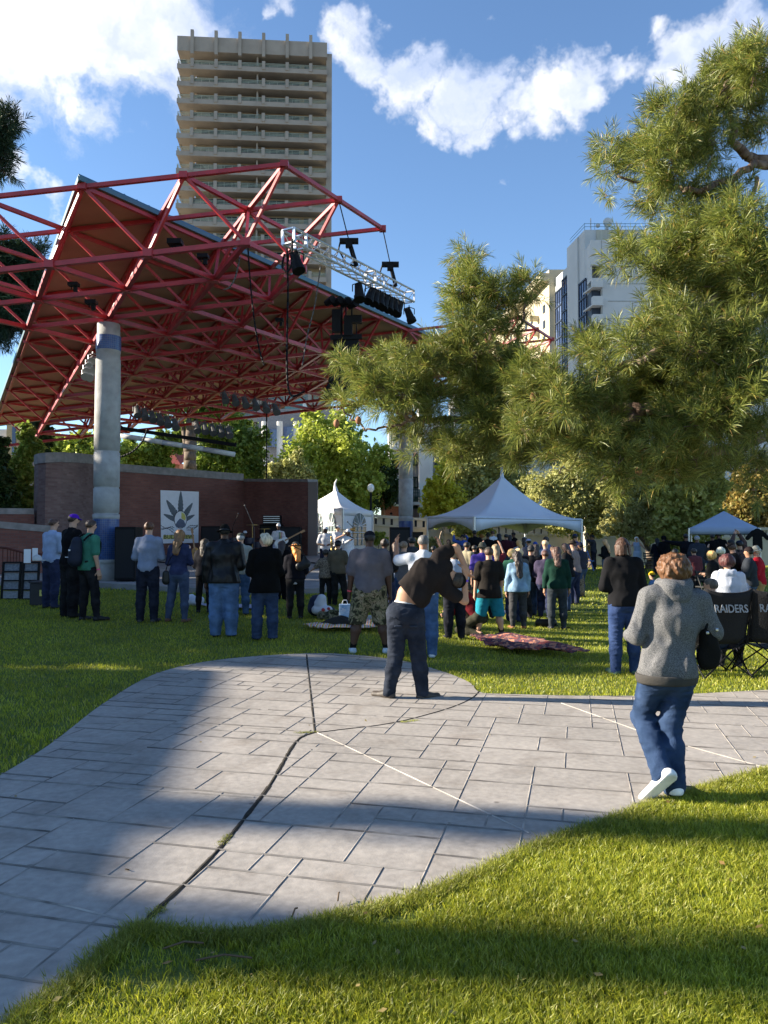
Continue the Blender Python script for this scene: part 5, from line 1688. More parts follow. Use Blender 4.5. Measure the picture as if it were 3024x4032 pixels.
    for s, sg_ in (('R', 1), ('L', -1)):
        B.cap(j['hip' + s], j['kn' + s], .052 * k * w, .033 * k * w, .04)
        B.cap(j['kn' + s], j['kn' + s] * .65 + j['an' + s] * .35 + V(0, -.008 * k, 0), .032 * k * w, .034 * k * w, .02)
        B.cap(j['kn' + s] * .65 + j['an' + s] * .35 + V(0, -.008 * k, 0), j['an' + s], .034 * k * w, .021 * k, .02)
        ft = unit(J.get('toe' + s, (sg_ * .18, 1, 0)))
        B.cap(j['an' + s] - V(0, 0, .012 * k), j['an' + s] + ft * .07 * k - V(0, 0, .028 * k), .019 * k, .010 * k, .01)
        B.cap(j['sh' + s], j['el' + s], .029 * k * w, .023 * k * w, .03)
        B.cap(j['el' + s], j['wr' + s], .0235 * k * w, .0155 * k * w ** .5, .02)
        # hand
        hd = unit(J.get('hand' + s, j['wr' + s] - j['el' + s] + V(0, .0, -.02)))
        inn = J.get('palm' + s, V(-sg_, .1, 0)); inn = unit(inn - hd * (inn @ hd)) if abs(unit(inn) @ hd) < .98 else unit(np.cross(hd, (0, 1, .1)))
        across = unit(np.cross(hd, inn))
        wr = j['wr' + s]
        B.cap(wr, wr + hd * .045 * k, .0135 * k, .016 * k, .015, [(across, 1.45)])
        if lod >= 1:
            curl = J.get('curl' + s, .45)
            for f in range(4):
                o = wr + hd * .05 * k + across * (f - 1.5) * .0105 * k
                l1 = (.028, .031, .029, .022)[f] * k
                d1 = unit(hd + inn * curl * .7 + across * (f - 1.5) * .05); d2 = unit(hd + inn * curl * 1.9)
                rf = max(.0052 * k, vox * .62)
                B.cap(o, o + d1 * l1, rf * 1.05, rf, .004); B.cap(o + d1 * l1, o + d1 * l1 + d2 * l1 * .75, rf, rf * .85, .004)
            tb_ = wr + hd * .012 * k + across * (-.016) * k
            d1 = unit(hd * .6 - across * .75 + inn * .3)
            rf = max(.006 * k, vox * .66)
            B.cap(tb_, tb_ + d1 * .03 * k, rf * 1.2, rf, .008); B.cap(tb_ + d1 * .03 * k, tb_ + d1 * .03 * k + unit(hd + inn * .3) * .022 * k, rf, rf * .85, .004)
        else:
            B.cap(wr + hd * .045 * k, wr + hd * .085 * k + inn * .01 * k, .013 * k, .010 * k, .01, [(across, 1.3)])
            B.cap(wr + hd * .02 * k, wr + hd * .045 * k - across * .024 * k, .008 * k, None, .006)
    B.build('body', vox, skin(sk), root)
    # ---------------- trousers
    fitr = {'jeans': .010, 'slim': .003, 'baggy': .022, 'wide': .03, 'shorts': .02, 'skirt': .02, 'flare': .006}[bot]
    e = .008 + fitr * 1.0
    T = Sdf()
    wz = J.get('waist', j['pel'] + (j['mid'] - j['pel']) * .45)
    wn = unit(J.get('waistn', j['mid'] - j['pel']))
    T.cap(j['pel'], j['mid'], r_pl + e, r_ws + e, .05, [(hp, 1.35)])
    if bot == 'skirt':
        an = (j['anL'] + j['anR']) / 2
        T.cap(j['pel'] - V(0, 0, .02), V(an[0], an[1], j['pel'][2] * .55), .085 * k * w, .095 * k * w, .05, [(hp, 1.3)])
        T.cap(V(an[0], an[1], j['pel'][2] * .55), V(an[0], an[1], .1 * k), .095 * k * w, .12 * k * w, .05, [(hp, 1.2)])
    else:
        T.cap((j['hipL'] + j['pel']) / 2 + V(0, -.012 * k, -.01 * k), (j['hipR'] + j['pel']) / 2 + V(0, -.012 * k, -.01 * k), .062 * k * w + e * .5, None, .05)
        for s in 'RL':
            kn, an = j['kn' + s], j['an' + s]
            if bot == 'shorts':
                q = kn + (kn - j['hip' + s]) * .02
                T.cap(j['hip' + s], q, .055 * k * w + e, .044 * k * w + e, .04)
            else:
                T.cap(j['hip' + s], kn, .054 * k * w + e, .036 * k * w + e, .035)
                T.cap(kn, kn * .6 + an * .4 + V(0, -.006 * k, 0), .036 * k * w + e, .0345 * k * w + e, .03)
                rb = {'flare': .040, 'slim': .024, 'wide': .042, 'baggy': .036}.get(bot, .029) * k
                T.cap(kn * .6 + an * .4 + V(0, -.006 * k, 0), an + V(0, -.004, -.018 * k), .0345 * k * w + e, rb + e * .6, .03)
    cuts = [(wz + wn * .02, wn)]
    if bot == 'shorts': cuts.append((V(0, 0, min(j['knL'][2], j['knR'][2]) - .03 * k), (0, 0, -1)))
    elif bot != 'skirt' and not seat and 'freefoot' not in J: cuts.append((V(0, 0, .016 * k), (0, 0, -1)))
    if 'freefoot' in J: u_ = unit(J['soleL']); cuts.append((j['anL'] - u_ * .035 * k, -u_))
    if bot == 'skirt': cuts.append((V(0, 0, .05 * k), (0, 0, -1)))
    tr_ = T.build('trousers' if bot not in ('shorts', 'skirt') else bot, vox, cloth(botc, botk), root, cuts, creases(int(x * 10) % 97, .011 if bot in ('baggy', 'jeans', 'flare') else .007) if lod >= 1 else None)
    # ---------------- top
    G = Sdf()
    loose = {'tee': .018, 'shirt': .014, 'jacket': .026, 'hoodie': .022, 'sweater': .02, 'fitted': .006, 'robe': .03, 'tank': .006}[top]
    longs = top in ('shirt', 'jacket', 'hoodie', 'sweater', 'fitted', 'robe') if sleeve is None else sleeve
    hz = J.get('hem', j['pel'] - (j['mid'] - j['pel']) * (.12 + hem))
    hn = unit(J.get('hemn', j['pel'] - j['mid']))
    e = loose
    G.cap(hz + hn * .0, j['mid'], r_pl + e + .004 + (.012 if top in ('tee', 'jacket', 'hoodie') else 0) + (.02 if hem > .12 else 0), r_ws + e + .01, .06, [(hp, 1.33)])
    G.cap(j['mid'], j['chest'], r_ws + e + .008, r_ch + e, .06, ax)
    G.cap(j['chest'], j['nb'] - sp * .055 * k, r_ch + e, r_ch * .8 + e, .06, ax)
    G.cap(j['shL'] * .92 + j['shR'] * .08, j['shR'] * .92 + j['shL'] * .08, .036 * k + e * .6, None, .06)
    if 'nohip' not in J and not seat and hem > -.2:
        up2 = V(0, -.012 * k, .02 * k)
        G.cap((j['hipL'] + j['pel']) / 2 + up2, (j['hipR'] + j['pel']) / 2 + up2, .062 * k * w + e * .5 + .012, None, .05)
        if hem > .12:
            up3 = V(0, -.012 * k, -.02 * k); G.cap((j['hipL'] + j['pel']) / 2 + up3, (j['hipR'] + j['pel']) / 2 + up3, .062 * k * w + e * .5 + .024, None, .05)
    if top != 'tank':
        G.cap(j['nb'] - sp * .03 * k, j['nb'] + sp * .006 * k, .05 * k + e * .4, .036 * k + e * .3, .05)
        for s in 'RL':
            a, b, c = j['sh' + s], j['el' + s], j['wr' + s]
            if longs:
                G.cap(a, b, .031 * k * w + e, .026 * k * w + e, .03); G.cap(b, c - (c - b) * .04, .0265 * k * w + e * .95, .019 * k * w + e * .55, .025)
            elif not bare:
                q = a + (b - a) * J.get('slv', .80)
                G.cap(a, q, .032 * k * w + e, .031 * k * w + e, .03)
    cuts = [(hz + hn * .03, hn)]
    if 'cut2' in J: cuts += J['cut2']
    if not longs and top != 'tank' and not bare and lod >= 1:
        pass
    if fem and lod >= 1 and top != 'robe':
        for s in (-1, 1): G.cap(j['chest'] + sh * s * .038 * k + V(0, .045 * k, -.005), j['chest'] + sh * s * .038 * k + V(0, .05 * k, -.01), .035 * k, None, .03)
    amp = {'tee': .006, 'shirt': .006, 'jacket': .008, 'hoodie': .009, 'sweater': .006, 'robe': .007}.get(top, .003)
    G.build('top' if top not in ('jacket', 'hoodie', 'sweater', 'shirt') else top, vox, cloth(topc, topk), root, cuts, cfold(J.get('fold', amp), int(abs(y) * 10) % 89) if lod >= 1 else None)
    if hood:
        Hd = Sdf(); n0 = j['nb'] - sp * .0 * k
        for a in range(7):
            t0 = math.pi * (a / 7 * 1.5 + .75 + .25 - .25) ; t1 = math.pi * ((a + 1) / 7 * 1.5 + .75)
            t0 = math.pi * (a / 7 * 1.5 + .75)
            f = lambda t: n0 + V(math.cos(t) * .052 * k, math.sin(t) * .05 * k, .012 * k + .008 * k * math.sin(t))
            Hd.cap(f(t0), f(t1), .022 * k, None, .03)
        Hd.cap(n0 + V(-.03 * k, -.05 * k, -.015 * k), n0 + V(.03 * k, -.05 * k, -.015 * k), .026 * k, None, .04)
        Hd.cap(n0 + V(-.02 * k, -.056 * k, -.045 * k), n0 + V(.02 * k, -.056 * k, -.045 * k), .02 * k, None, .04)
        Hd.cap(n0 + V(0, -.058 * k, -.075 * k), n0 + V(0, -.058 * k, -.04 * k), .014 * k, .02 * k, .03)
        Hd.build('hood', vox, cloth(topc, topk), root, (), folds(.004, 3, 40, .4))
        if J.get('band'):
            Bd = Sdf(); Bd.cap(hz + hn * .0, hz + hn * .02, r_pl + e + .03, None, .03, [(hp, 1.33)])
            Bd.build('hem_band', vox, cloth(J['band']), root, [(hz + hn * .075, hn), (hz + hn * .012, -hn)])
    if under:
        Un = Sdf(); Un.cap(hz + hn * .0, hz + hn * .05, r_pl + e * .5 + .012, None, .03, [(hp, 1.34)])
        Un.build('undershirt', vox, cloth(under), root, [(hz + hn * .12, hn), (hz - hn * .02, -hn)])
    # ---------------- shoes
    for s, sg_ in (('R', 1), ('L', -1)):
        if bot == 'skirt' and lod < 1: continue
        S_ = Sdf()
        ft = unit(J.get('toe' + s, (sg_ * .18, 1, 0))); an = j['an' + s]
        up_ = unit(J.get('sole' + s, (0, 0, 1)))
        heel = an - up_ * .026 * k - ft * .018 * k; toe = an - up_ * .030 * k + ft * .105 * k
        sdv = unit(np.cross(ft, up_))
        sk_ = J.get('shoes', 1); toe = heel + (toe - heel) * sk_
        S_.cap(heel, toe, .025 * k * sk_, .020 * k * sk_, .02, [(sdv, 1.12)]); S_.cap(an - up_ * .01 * k, an - up_ * .026 * k + ft * .05 * k, .026 * k, .022 * k, .02)
        sc = [(an - up_ * (.042 * k), -up_), (an + up_ * .012 * k, up_)]
        so = S_.build('shoe', min(vox, .014), mk('shoe', shoe, .6, var=.15, scale=12, spec=.4), root, sc)
        if sock is not None:
            Q = Sdf(); Q.cap(an + V(0, 0, 0), an + (j['kn' + s] - an) * .3, .0245 * k, .031 * k, .01)
            Q.build('sock', vox, cloth(sock), root)
    # ---------------- hair
    if hair and hair != 'bald':
        Hs = Sdf(); m_h = hairmat(hairc)
        cut = [(hv(0, .42, .05), unit(fy * .9 - hd_up * .75))]
        th = {'short': .10, 'buzz': .04, 'curly': .32, 'long': .16, 'dreads': .03, 'bob': .28, 'bun': .1, 'pony': .1, 'wavy': .2}[hair]
        rad = hr * (1 + th)
        Hs.cap(hv(0, -.2, .2), hv(0, .08, .26), rad, rad * .97, .02)
        if hair in ('curly', 'bob'):
            Hs.cap(hv(-.3, -.4, -.35), hv(.3, -.4, -.35), hr * .78, None, .06); Hs.cap(hv(-.6, -.05, -.1), hv(.6, -.05, -.1), hr * .62, None, .06)
            cut = [(hv(0, .55, 0), unit(fy * 1 - hd_up * .45)), (hv(0, 0, -1.15), -hd_up)]
        if hair in ('short', 'buzz', 'bun', 'pony'):
            cut.append((hv(0, 0, -.62), -hd_up)); Hs.cap(hv(0, -.45, -.1), hv(0, -.4, -.4), hr * (.66 + th), hr * .55, .04)
        if hair in ('long', 'wavy'):
            Lh = J.get('hairlen', .17) * k
            bk = unit(-fy * .2 - V(0, 0, 1))
            for a in (-.62, -.25, .1, .5):
                st = hv(a, -.45, -.1); rr_ = hr * (.52 if abs(a) < .4 else .42)
                bo = -unit(V(fy[0] * .3, 1, 0)) * (r_ch + loose + .0 * k)
                bo2 = V(0, -(r_ch + loose) * .92 + .0, 0) - 0 * fy
                Hs.cap(hv(a, -.3, .2), st + bk * Lh * .40 + bo2 * .55, rr_, rr_ * .85, .05); Hs.cap(st + bk * Lh * .40 + bo2 * .55, st + bk * Lh * (1.05 - .2 * abs(a)) + bo2 * .95, rr_ * .85, rr_ * .45, .05)
            for s in (-1, 1): Hs.cap(hv(s * .8, -.05, .1), hv(s * .85, -.1, -1.3), hr * .28, hr * .25, .05)
            cut = [(hv(0, .5, 0), unit(fy * 1 - hd_up * .3))]
        if hair == 'dreads':
            rr_ = random.Random(4)
            cut = [(hv(0, .5, .1), unit(fy * 1 - hd_up * .3))]
            for a in range(64):
                t = math.pi * (1.0 + rr_.random()); q = rr_.random()
                ca, sa = math.cos(t), math.sin(t)
                p0 = hv(ca * .85 * q, sa * .9 * q - .1, .95 * math.sqrt(max(0, 1 - q * q)) + .2); p1 = hv(ca * 1.18, sa * 1.2 - .1, -.1 - .2 * rr_.random()); p2 = hv(ca * 1.25 + .12 * (rr_.random() - .5), sa * 1.1 - .15, -1.1 - .75 * rr_.random())
                Hs.cap(p0, p1, .014, .013, .004); Hs.cap(p1, p2, .013, .010, .004)
        nf = None
        if lod >= 0 and hair in ('curly', 'wavy', 'long', 'bob'): nf = vnoise(11, 52 if hair == 'curly' else 34, .012 if hair == 'curly' else .008, 2, (1, 1, .7 if hair == 'curly' else .28))
        if hair == 'bun': Hs.cap(hv(0, -1.1, .75), hv(0, -1.2, .7), hr * .42, None, .02)
        if hair == 'pony': Hs.cap(hv(0, -1.0, .4), hv(0, -1.5, -.3), hr * .25, hr * .3, .03); Hs.cap(hv(0, -1.5, -.3), hv(0, -1.4, -1.6), hr * .3, hr * .12, .03)
        Hs.build('hair', (.0085 if lod > 1 else vox), m_h, root, cut, nf)
    if beard and lod >= 1:
        Bd = Sdf(); Bd.cap(hv(0, .40, -.5), hv(0, .62, -.88), hr * .70, hr * .45, .03)
        Bd.build('beard', vox, hairmat((.04, .025, .02)), root, [(hv(0, 0, -.35), hd_up)])
    if glasses and lod >= 1:
        gm = MB()
        for s in (-1, 1): gm.ball(hv(s * .4, .98, .18), hr * .25, 6, (1, .5, .8)); gm.tube(hv(s * .62, .9, .2), hv(s * 1.02, -.05, .16), .004, n=4)
        gm.tube(hv(-.2, 1.05, .2), hv(.2, 1.05, .2), .004, n=4)
        gm.build('sunglasses', M_blk, root)
    elif lod >= 1:
        for s in (-1, 1): MB().ball(hv(s * .37, .88, .12), hr * .13, 6).build('eye', mk('eye', (.03, .02, .015), .3), root, True)
    # ---------------- hats
    if hat:
        hm = cloth(hatc, 'cotton' if hat != 'fedora' else 'cotton')
        K_ = Sdf()
        K_.cap(hv(0, -.15, .28), hv(0, .1, .32), hr * 1.12, hr * 1.10, .02)
        if hat in ('cap', 'backcap'):
            bd = fy if hat == 'cap' else -fy
            cut = [(hv(0, 0, .30), unit(-hd_up - bd * .0))]
            K_.build('cap', min(vox, .015), hm, root, cut)
            Br = Sdf(); Br.cap(hc + hd_up * hr * .36 + bd * hr * .75, hc + hd_up * hr * .22 + bd * hr * (1.75 if hat == 'cap' else 1.3), hr * .14, hr * .10, .02, [(hx, 6.0 if hat == 'cap' else 4.5)])
            Br.build('brim', min(vox, .013), hm, root, [(hc + hd_up * hr * .44, hd_up)])
        elif hat == 'beanie':
            K_.cap(hv(0, -.3, .7), hv(0, -.35, 1.05), hr * .8, hr * .5, .05)
            K_.build('beanie', min(vox, .015), hm, root, [(hv(0, 0, .2), unit(-hd_up - fy * -.1))])
        elif hat in ('fedora', 'bucket', 'turban'):
            K_.cap(hv(0, -.1, .5), hv(0, -.1, 1.0), hr * 1.02, hr * .82, .03)
            K_.build('hat_crown', min(vox, .015), hm, root, [(hv(0, 0, .35), -hd_up), (hv(0, 0, 1.62), hd_up)])
            if hat != 'turban':
                m_ = MB(); ri, ro, dz = (1.0, 1.85, .12) if hat == 'fedora' else (1.0, 1.65, -.38)
                n_ = 24; pr = []
                for a in range(n_):
                    t = 2 * math.pi * a / n_
                    for (rr1, zz) in ((ri, .42), (ro, .42 + dz), (ro, .38 + dz), (ri, .36)):
                        pr.append(hv(math.cos(t) * rr1, math.sin(t) * rr1 * 1.08 - .05, zz))
                m_.v = [tuple(p) for p in pr]
                for a in range(n_):
                    b = (a + 1) % n_
                    for c in range(4): m_.f.append((4 * a + c, 4 * b + c, 4 * b + (c + 1) % 4, 4 * a + (c + 1) % 4))
                m_.build('hat_brim', hm, root, True)
        elif hat == 'hoodup':
            K_.cap(hv(0, -.2, .2), hv(0, .25, .2), hr * 1.22, hr * 1.1, .03); K_.cap(hv(0, -.2, -.6), j['nb'], hr * .95, hr * .9, .06)
            K_.build('raised_hood', min(vox, .016), hm, root, [(hv(0, .72, 0), fy)])
    if extra: extra(root, j, hv)
    root['_j'] = 0
    del root['_j']
    return root, j, hv


def feet(px, fy, ty):
    """ground point from the feet pixel and height from the head pixel"""
    p = P(px, fy)
    H = at(px, ty, p[1])[2] - p[2]
    return p[0], p[1], H


def top_at(px, ty, Y, H=None):
    q = at(px, ty, Y)
    g = float(ground(q[0], Y))
    return q[0], Y, q[2] - g


def band(at_, r, col, s='R'):
    def f(root, j, hv):
        a = j['wr' + s]; b = j['el' + s]; d = unit(b - a); c = a + d * .02
        MB().tube(c, c + d * .022, r, r * 1.03, 14).build('wristband', mk('paper wristband', col, .5), root, True)
    return f


def chain(*fs):
    def f(root, j, hv):
        for q in fs: q(root, j, hv)
    return f


# ---- woman in the grey hoodie, walking away, near right
x, y, H = feet(2645, 3140, 2165)
H *= .985
q = lambda px, py, dy=0: V((px - 2645) / F * y, dy, (3140 - py) / F * y)


def hoodie_extra(root, j, hv):
    pass


Jw = dict(shoes=1.2, pel=q(2638, 2655), mid=q(2638, 2590), chest=q(2655, 2450), nb=q(2665, 2325), shR=q(2768, 2380, .0), shL=q(2568, 2366, 0),
          elR=q(2812, 2500, .02), wrR=q(2776, 2560, .25), elL=q(2518, 2512, .02), wrL=q(2540, 2530, .26),
          knR=q(2658, 2866, .06), anR=q(2650, 3080, -.02), knL=q(2568, 2852, .16), anL=q(2592, 3030, -.10),
          toeR=(.1, 1, 0), toeL=(-.55, .45, -.75), soleL=(-.10, .82, .56), freefoot=1, hfwd=(-.12, 1, -.05), hc=q(2668, 2256, .02), hem=q(2632, 2655), hemn=(0, 0, -1), band=(.07, .065, .06), fold=.012)
person('person walking away in a heather grey hoodie and blue jeans, curly auburn hair, white sneakers', x, y, H, 0, 3, 'f', 1.0, 'l', 'hoodie', (.22, .22, .225), 'heather', 'flare', (.017, .034, .076), 'denim', (.78, .77, .75), 'curly', (.07, .030, .011), J=Jw, hood=True, hem=.1, extra=hoodie_extra)
# her bag
bg_ = thing('shoulder_bag', 'black slouchy shoulder bag on the right elbow of the walking person', 'bag', (x, y, 0))
Bs = Sdf(); Bs.cap(q(2780, 2500, -.02), q(2812, 2492, -.02), .022, .022, .05); Bs.cap(q(2772, 2590, -.02), q(2812, 2585, -.02), .042, .04, .07, [((0, 1, 0), .7)]); Bs.cap(q(2786, 2540, -.02), q(2800, 2540, -.02), .04, .04, .07, [((0, 1, 0), .7)]); Bs.cap(q(2778, 2625, -.02), q(2806, 2622, -.02), .035, .035, .05, [((0, 1, 0), .8)])
Bs.build('bag_body', .012, cloth((.012, .011, .010), 'cotton'), bg_, [], cfold(.010, 5))
MB().path(smooth_pts([q(2772, 2500, -.05), q(2790, 2445, -.04), q(2808, 2425, 0), q(2822, 2450, .03), q(2820, 2500, .03)], 4), .009, 6).build('strap', M_blk, bg_, True)
MB().ball(q(2812, 2488, -.07), .012, 5).ball(q(2776, 2500, -.07), .012, 5).build('buckles', mk('bright steel', (.6, .6, .6), .25, metal=.9), bg_)

# ---- man bending sideways
x, y, H = feet(1600, 2752, 2150)
H = 1.76
s_ = y / F
q = lambda px, py, dy=0: V((px - 1600) * s_, dy, (2752 - py) * s_)


def bent_extra(root, j, hv):
    # white waistband and belt loops of the jeans
    W = Sdf(); W.cap(j['pel'], j['mid'], .060 * H + .008, .052 * H + .006, .05, [((1, 0, 0), 1.35)])
    n_ = unit(V(.10, 0, 1)); w0 = q(1597, 2372)
    W.build('underwear_band', .0095, cloth((.75, .73, .70)), root, [(w0, n_), (w0 - n_ * .05, -n_)])
    band(None, .036, (.12, .05, .5), 'R')(root, j, hv)
    for sx_ in (-1, 1):
        c = j['pel'] + V(sx_ * .078, -.125, -.085)
        pk = Sdf(); pk.cap(c + V(-.04, 0, .045), c + V(.04, 0, .045), .010, None, .01); pk.cap(c + V(-.032, .004, -.045), c + V(.032, .004, -.045), .012, None, .05)
        pk.build('back_pocket', .008, cloth((.016, .022, .035), 'denim'), root)
    MB().beam(j['pel'] + V(0, -.125, .04), j['pel'] + V(0, -.135, -.01), .014, .012).build('belt_loop', cloth((.016, .022, .035), 'denim'), root)


Jb = dict(nohip=1, pel=q(1597, 2418), mid=q(1612, 2350), chest=q(1690, 2275), nb=q(1755, 2240), shdir=(.45, 0, -.9), hipdir=(1, 0, -.06),
          shL=q(1728, 2192), shR=q(1762, 2335), slv=.5, elL=q(1798, 2164, .03), wrL=q(1832, 2235, .03), elR=q(1830, 2372, .02), wrR=q(1832, 2282, .03),
          handL=(.35, .1, -1), handR=(-.1, .0, 1), palmL=(.4, .2, -.1), palmR=(-1, .2, 0), curlL=.9, curlR=.9,
          knR=q(1648, 2585, .03), anR=q(1664, 2728), knL=q(1560, 2580, .03), anL=q(1532, 2722), toeR=(.85, .5, 0), toeL=(-.8, .55, 0),
          hc=q(1798, 2287, .02), hup=(.75, .1, -.35), hfwd=(.2, .9, .2), waist=q(1597, 2386), waistn=(.10, 0, 1), hem=q(1625, 2352), hemn=(-.75, 0, -.62), fold=.009)
Jb['chest'] = q(1685, 2270)
person('person bending sideways with arms over the head, black tee riding up, dark jeans', x, y, H, 0, 3, 'm', 1.02, 't', 'tee', (.022, .018, .017), 'cotton', 'jeans', (.011, .015, .025), 'denim', (.045, .034, .027), 'short', (.02, .015, .01), hat='backcap', hatc=(.008, .008, .009), lean=(1.5, 0), J=Jb, extra=bent_extra)

# ---- people with visible feet
def put(label, px, fy, ty, **k):
    x, y, H = feet(px, fy, ty)
    hat = k.get('hat')
    Hb = H - {'fedora': .09, 'bucket': .07, 'cap': .03, 'backcap': .03, 'turban': .08, 'beanie': .06}.get(hat, 0)
    Hb /= {'curly': 1.015, 'bun': 1.03, 'bob': 1.01}.get(k.get('hair'), 1.0)
    return person(label, x, y, Hb * 1.0, **k)


BLK = (.005, .005, .006)
put('person in black jacket with long brown dreadlocks and blue jeans, seen from behind', 2460, 2655, 2108, rot=R(3), lod=2, bulk=1.0, sk='d', top='jacket', topc=(.012, .012, .014), bot='jeans', botc=(.016, .032, .09), shoe=(.05, .10, .07), hair='dreads', hairc=(.035, .016, .009), arms=('front', 'front'), legs=('stand', 'stand'), hem=.0)
put('large person in grey violet tee, camouflage shorts and black flat cap, from behind', 1455, 2572, 2072, rot=0, lod=2, bulk=1.28, sk='b', top='tee', topc=(.135, .125, .145), bot='shorts', botc=(.1, .1, .1), botk='camo', shoe=(.45, .52, .6), sock=(.01, .01, .01), hair='buzz', hairc=(.01, .01, .01), hat='cap', hatc=(.012, .013, .02), arms=('hang', 'hang'), legs=('wide', 'wide'), extra=band(None, .036, (.8, .08, .12), 'L'))
pw = put('person in white tee filming with a phone held overhead, grey hair, jeans', 1668, 2588, 2098, rot=R(0), lod=2, bulk=1.12, sk='m', top='tee', topc=(.72, .75, .82), bot='jeans', botc=(.04, .08, .17), shoe=(.5, .55, .62), hair='buzz', hairc=(.08, .08, .08), arms=(((.5, .75, -.15), (-.3, .4, .9)), ((.62, .62, -.12), (-.05, .45, 1))), legs=('stand', 'stand'))
ph = pw[1]; rt = pw[0].location
MB().box((rt[0] - .06, rt[1] + .42, at(1640, 2105, rt[1])[2]), (.16, .012, .085)).build('phone', M_blk)
tag(bpy.data.objects['phone'], 'black phone held up by the person in the white tee', 'phone')
put('person in black puffy hat and black leather jacket with pale worn jeans', 880, 2508, 2045, rot=R(4), lod=2, bulk=1.25, sk='b', top='jacket', topc=(.008, .008, .010), topk='nylon', bot='baggy', botc=(.06, .11, .21), shoe=BLK, hair='short', hairc=BLK, hat='bucket', hatc=(.006, .006, .006), arms=('front', 'hang'), hem=.15)
put('person in fuzzy black coat and black white cap looking left, dark flared jeans', 1042, 2520, 2085, rot=R(12), lod=2, sex='f', bulk=1.22, sk='l', top='jacket', topc=(.006, .006, .006), bot='flare', botc=(.02, .035, .075), shoe=BLK, hair='bob', hairc=(.35, .30, .22), hat='cap', hatc=(.03, .03, .04), head=R(75), arms=('front', 'front'), hem=.45)
put('person with long curly brown hair in navy denim jacket and grey blue jeans, brown boots', 702, 2450, 2082, rot=R(-6), lod=2, sex='f', bulk=1.0, top='fitted', topc=(.022, .028, .07), topk='denim', bot='slim', botc=(.035, .05, .09), shoe=(.10, .045, .02), hair='wavy', hairc=(.13, .065, .025), arms=('front', 'front'), legs=('stand', ((.12, .03, -1), (.14, -.05, -1))), J=dict(hairlen=.2))
put('person with a brown hair bun in pale blue grey shirt and black trousers', 580, 2452, 2036, rot=R(-3), lod=2, bulk=1.0, top='shirt', topc=(.24, .28, .38), bot='jeans', botc=(.008, .010, .020), shoe=(.03, .03, .03), hair='bun', hairc=(.06, .025, .012), arms=('front', 'front'), legs=('stand', 'stand'))
put('person in green tee and black trousers wearing sunglasses, brown hair, facing right', 345, 2446, 2040, rot=R(-38), lod=2, bulk=1.0, top='tee', topc=(.055, .21, .145), bot='slim', botc=(.006, .006, .008), shoe=BLK, hair='short', hairc=(.035, .02, .014), glasses=True, beard=True, arms=('down', 'down'), legs=(((.16, .1, -1), (.2, -.02, -1)), 'stand'), head=R(-20), extra=band(None, .033, (.8, .1, .25), 'R'))
put('person in black tee and black trousers with a purple cap, bearded', 275, 2432, 2010, rot=R(-40), lod=2, bulk=1.05, top='tee', topc=(.008, .008, .010), bot='baggy', botc=(.006, .006, .008), shoe=BLK, hair='short', hairc=(.02, .012, .01), hat='cap', hatc=(.09, .02, .42), beard=True, glasses=True, head=R(-30), arms=('cross', 'cross'))
put('person in light blue shirt and dark jeans, leftmost of the group by the column', 200, 2396, 2036, rot=R(-30), lod=2, bulk=1.05, top='shirt', topc=(.36, .44, .62), bot='jeans', botc=(.015, .02, .05), shoe=BLK, hair='short', hairc=(.06, .03, .02), glasses=True, head=R(-35), arms=('cross', 'cross'))
put('person in brown felt hat and black jacket over white top, orange hair, black leggings', 1162, 2436, 2118, rot=R(8), lod=2, sex='f', bulk=1.1, top='jacket', topc=(.010, .010, .014), bot='slim', botc=(.006, .006, .007), shoe=BLK, hair='long', hairc=(.5, .16, .03), hat='fedora', hatc=(.06, .055, .05), head=R(40), arms=('front', 'front'), hem=-.3, under=(.6, .62, .7))
put('person in grey sweater and camouflage cap with blue jeans between the two black coats', 945, 2422, 2090, rot=R(5), lod=1, bulk=1.05, top='sweater', topc=(.28, .29, .26), bot='jeans', botc=(.03, .06, .12), shoe=BLK, hair='buzz', hairc=(.2, .2, .2), hat='cap', hatc=(.07, .08, .07), arms=('front', 'front'))
put('person in dark red skirt and black tights mostly hidden behind the leather jacket', 803, 2414, 2120, rot=R(0), lod=0, sex='f', bulk=.95, top='jacket', topc=(.02, .02, .025), bot='slim', botc=(.006, .006, .007), shoe=BLK, hair='long', hairc=(.03, .02, .01), arms=('front', 'front'))
put('person wrapped in a long black robe beside the felt hat', 1108, 2364, 2130, rot=R(0), lod=0, sex='f', bulk=1.1, sk='m', top='robe', topc=(.006, .006, .007), bot='wide', botc=(.006, .006, .007), botk='cotton', shoe=BLK, hair='long', hairc=(.02, .012, .01), arms=('front', 'front'), hem=.8)
put('person in olive brown tee and black cap in front of the stage', 1330, 2385, 2122, rot=R(0), lod=1, bulk=1.0, sk='m', top='tee', topc=(.11, .09, .06), bot='jeans', botc=(.008, .008, .008), shoe=BLK, hair='buzz', hairc=BLK, hat='backcap', hatc=(.01, .01, .012), arms=('pocket', 'cross'), legs=('wide', 'close'))
put('person in leopard print top with right arm held out, black trousers', 1282, 2380, 2165, rot=R(5), lod=1, sex='f', bulk=.95, sk='m', top='tee', topc=(.35, .28, .2), topk='pattern', bot='slim', botc=(.008, .008, .008), shoe=BLK, hair='short', hairc=(.02, .015, .01), arms=('down', 'out'))
put('person in dark tee with backwards grey cap and turquoise shorts', 1928, 2512, 2142, rot=R(2), lod=2, bulk=1.12, sk='l', top='tee', topc=(.022, .019, .017), bot='shorts', botc=(.02, .22, .30), botk='cotton', shoe=(.05, .05, .055), hair='short', hairc=(.05, .03, .02), hat='backcap', hatc=(.055, .05, .045), arms=('down', 'hang'), legs=('wide', 'wide'), hem=.45, sock=(.02, .02, .02))
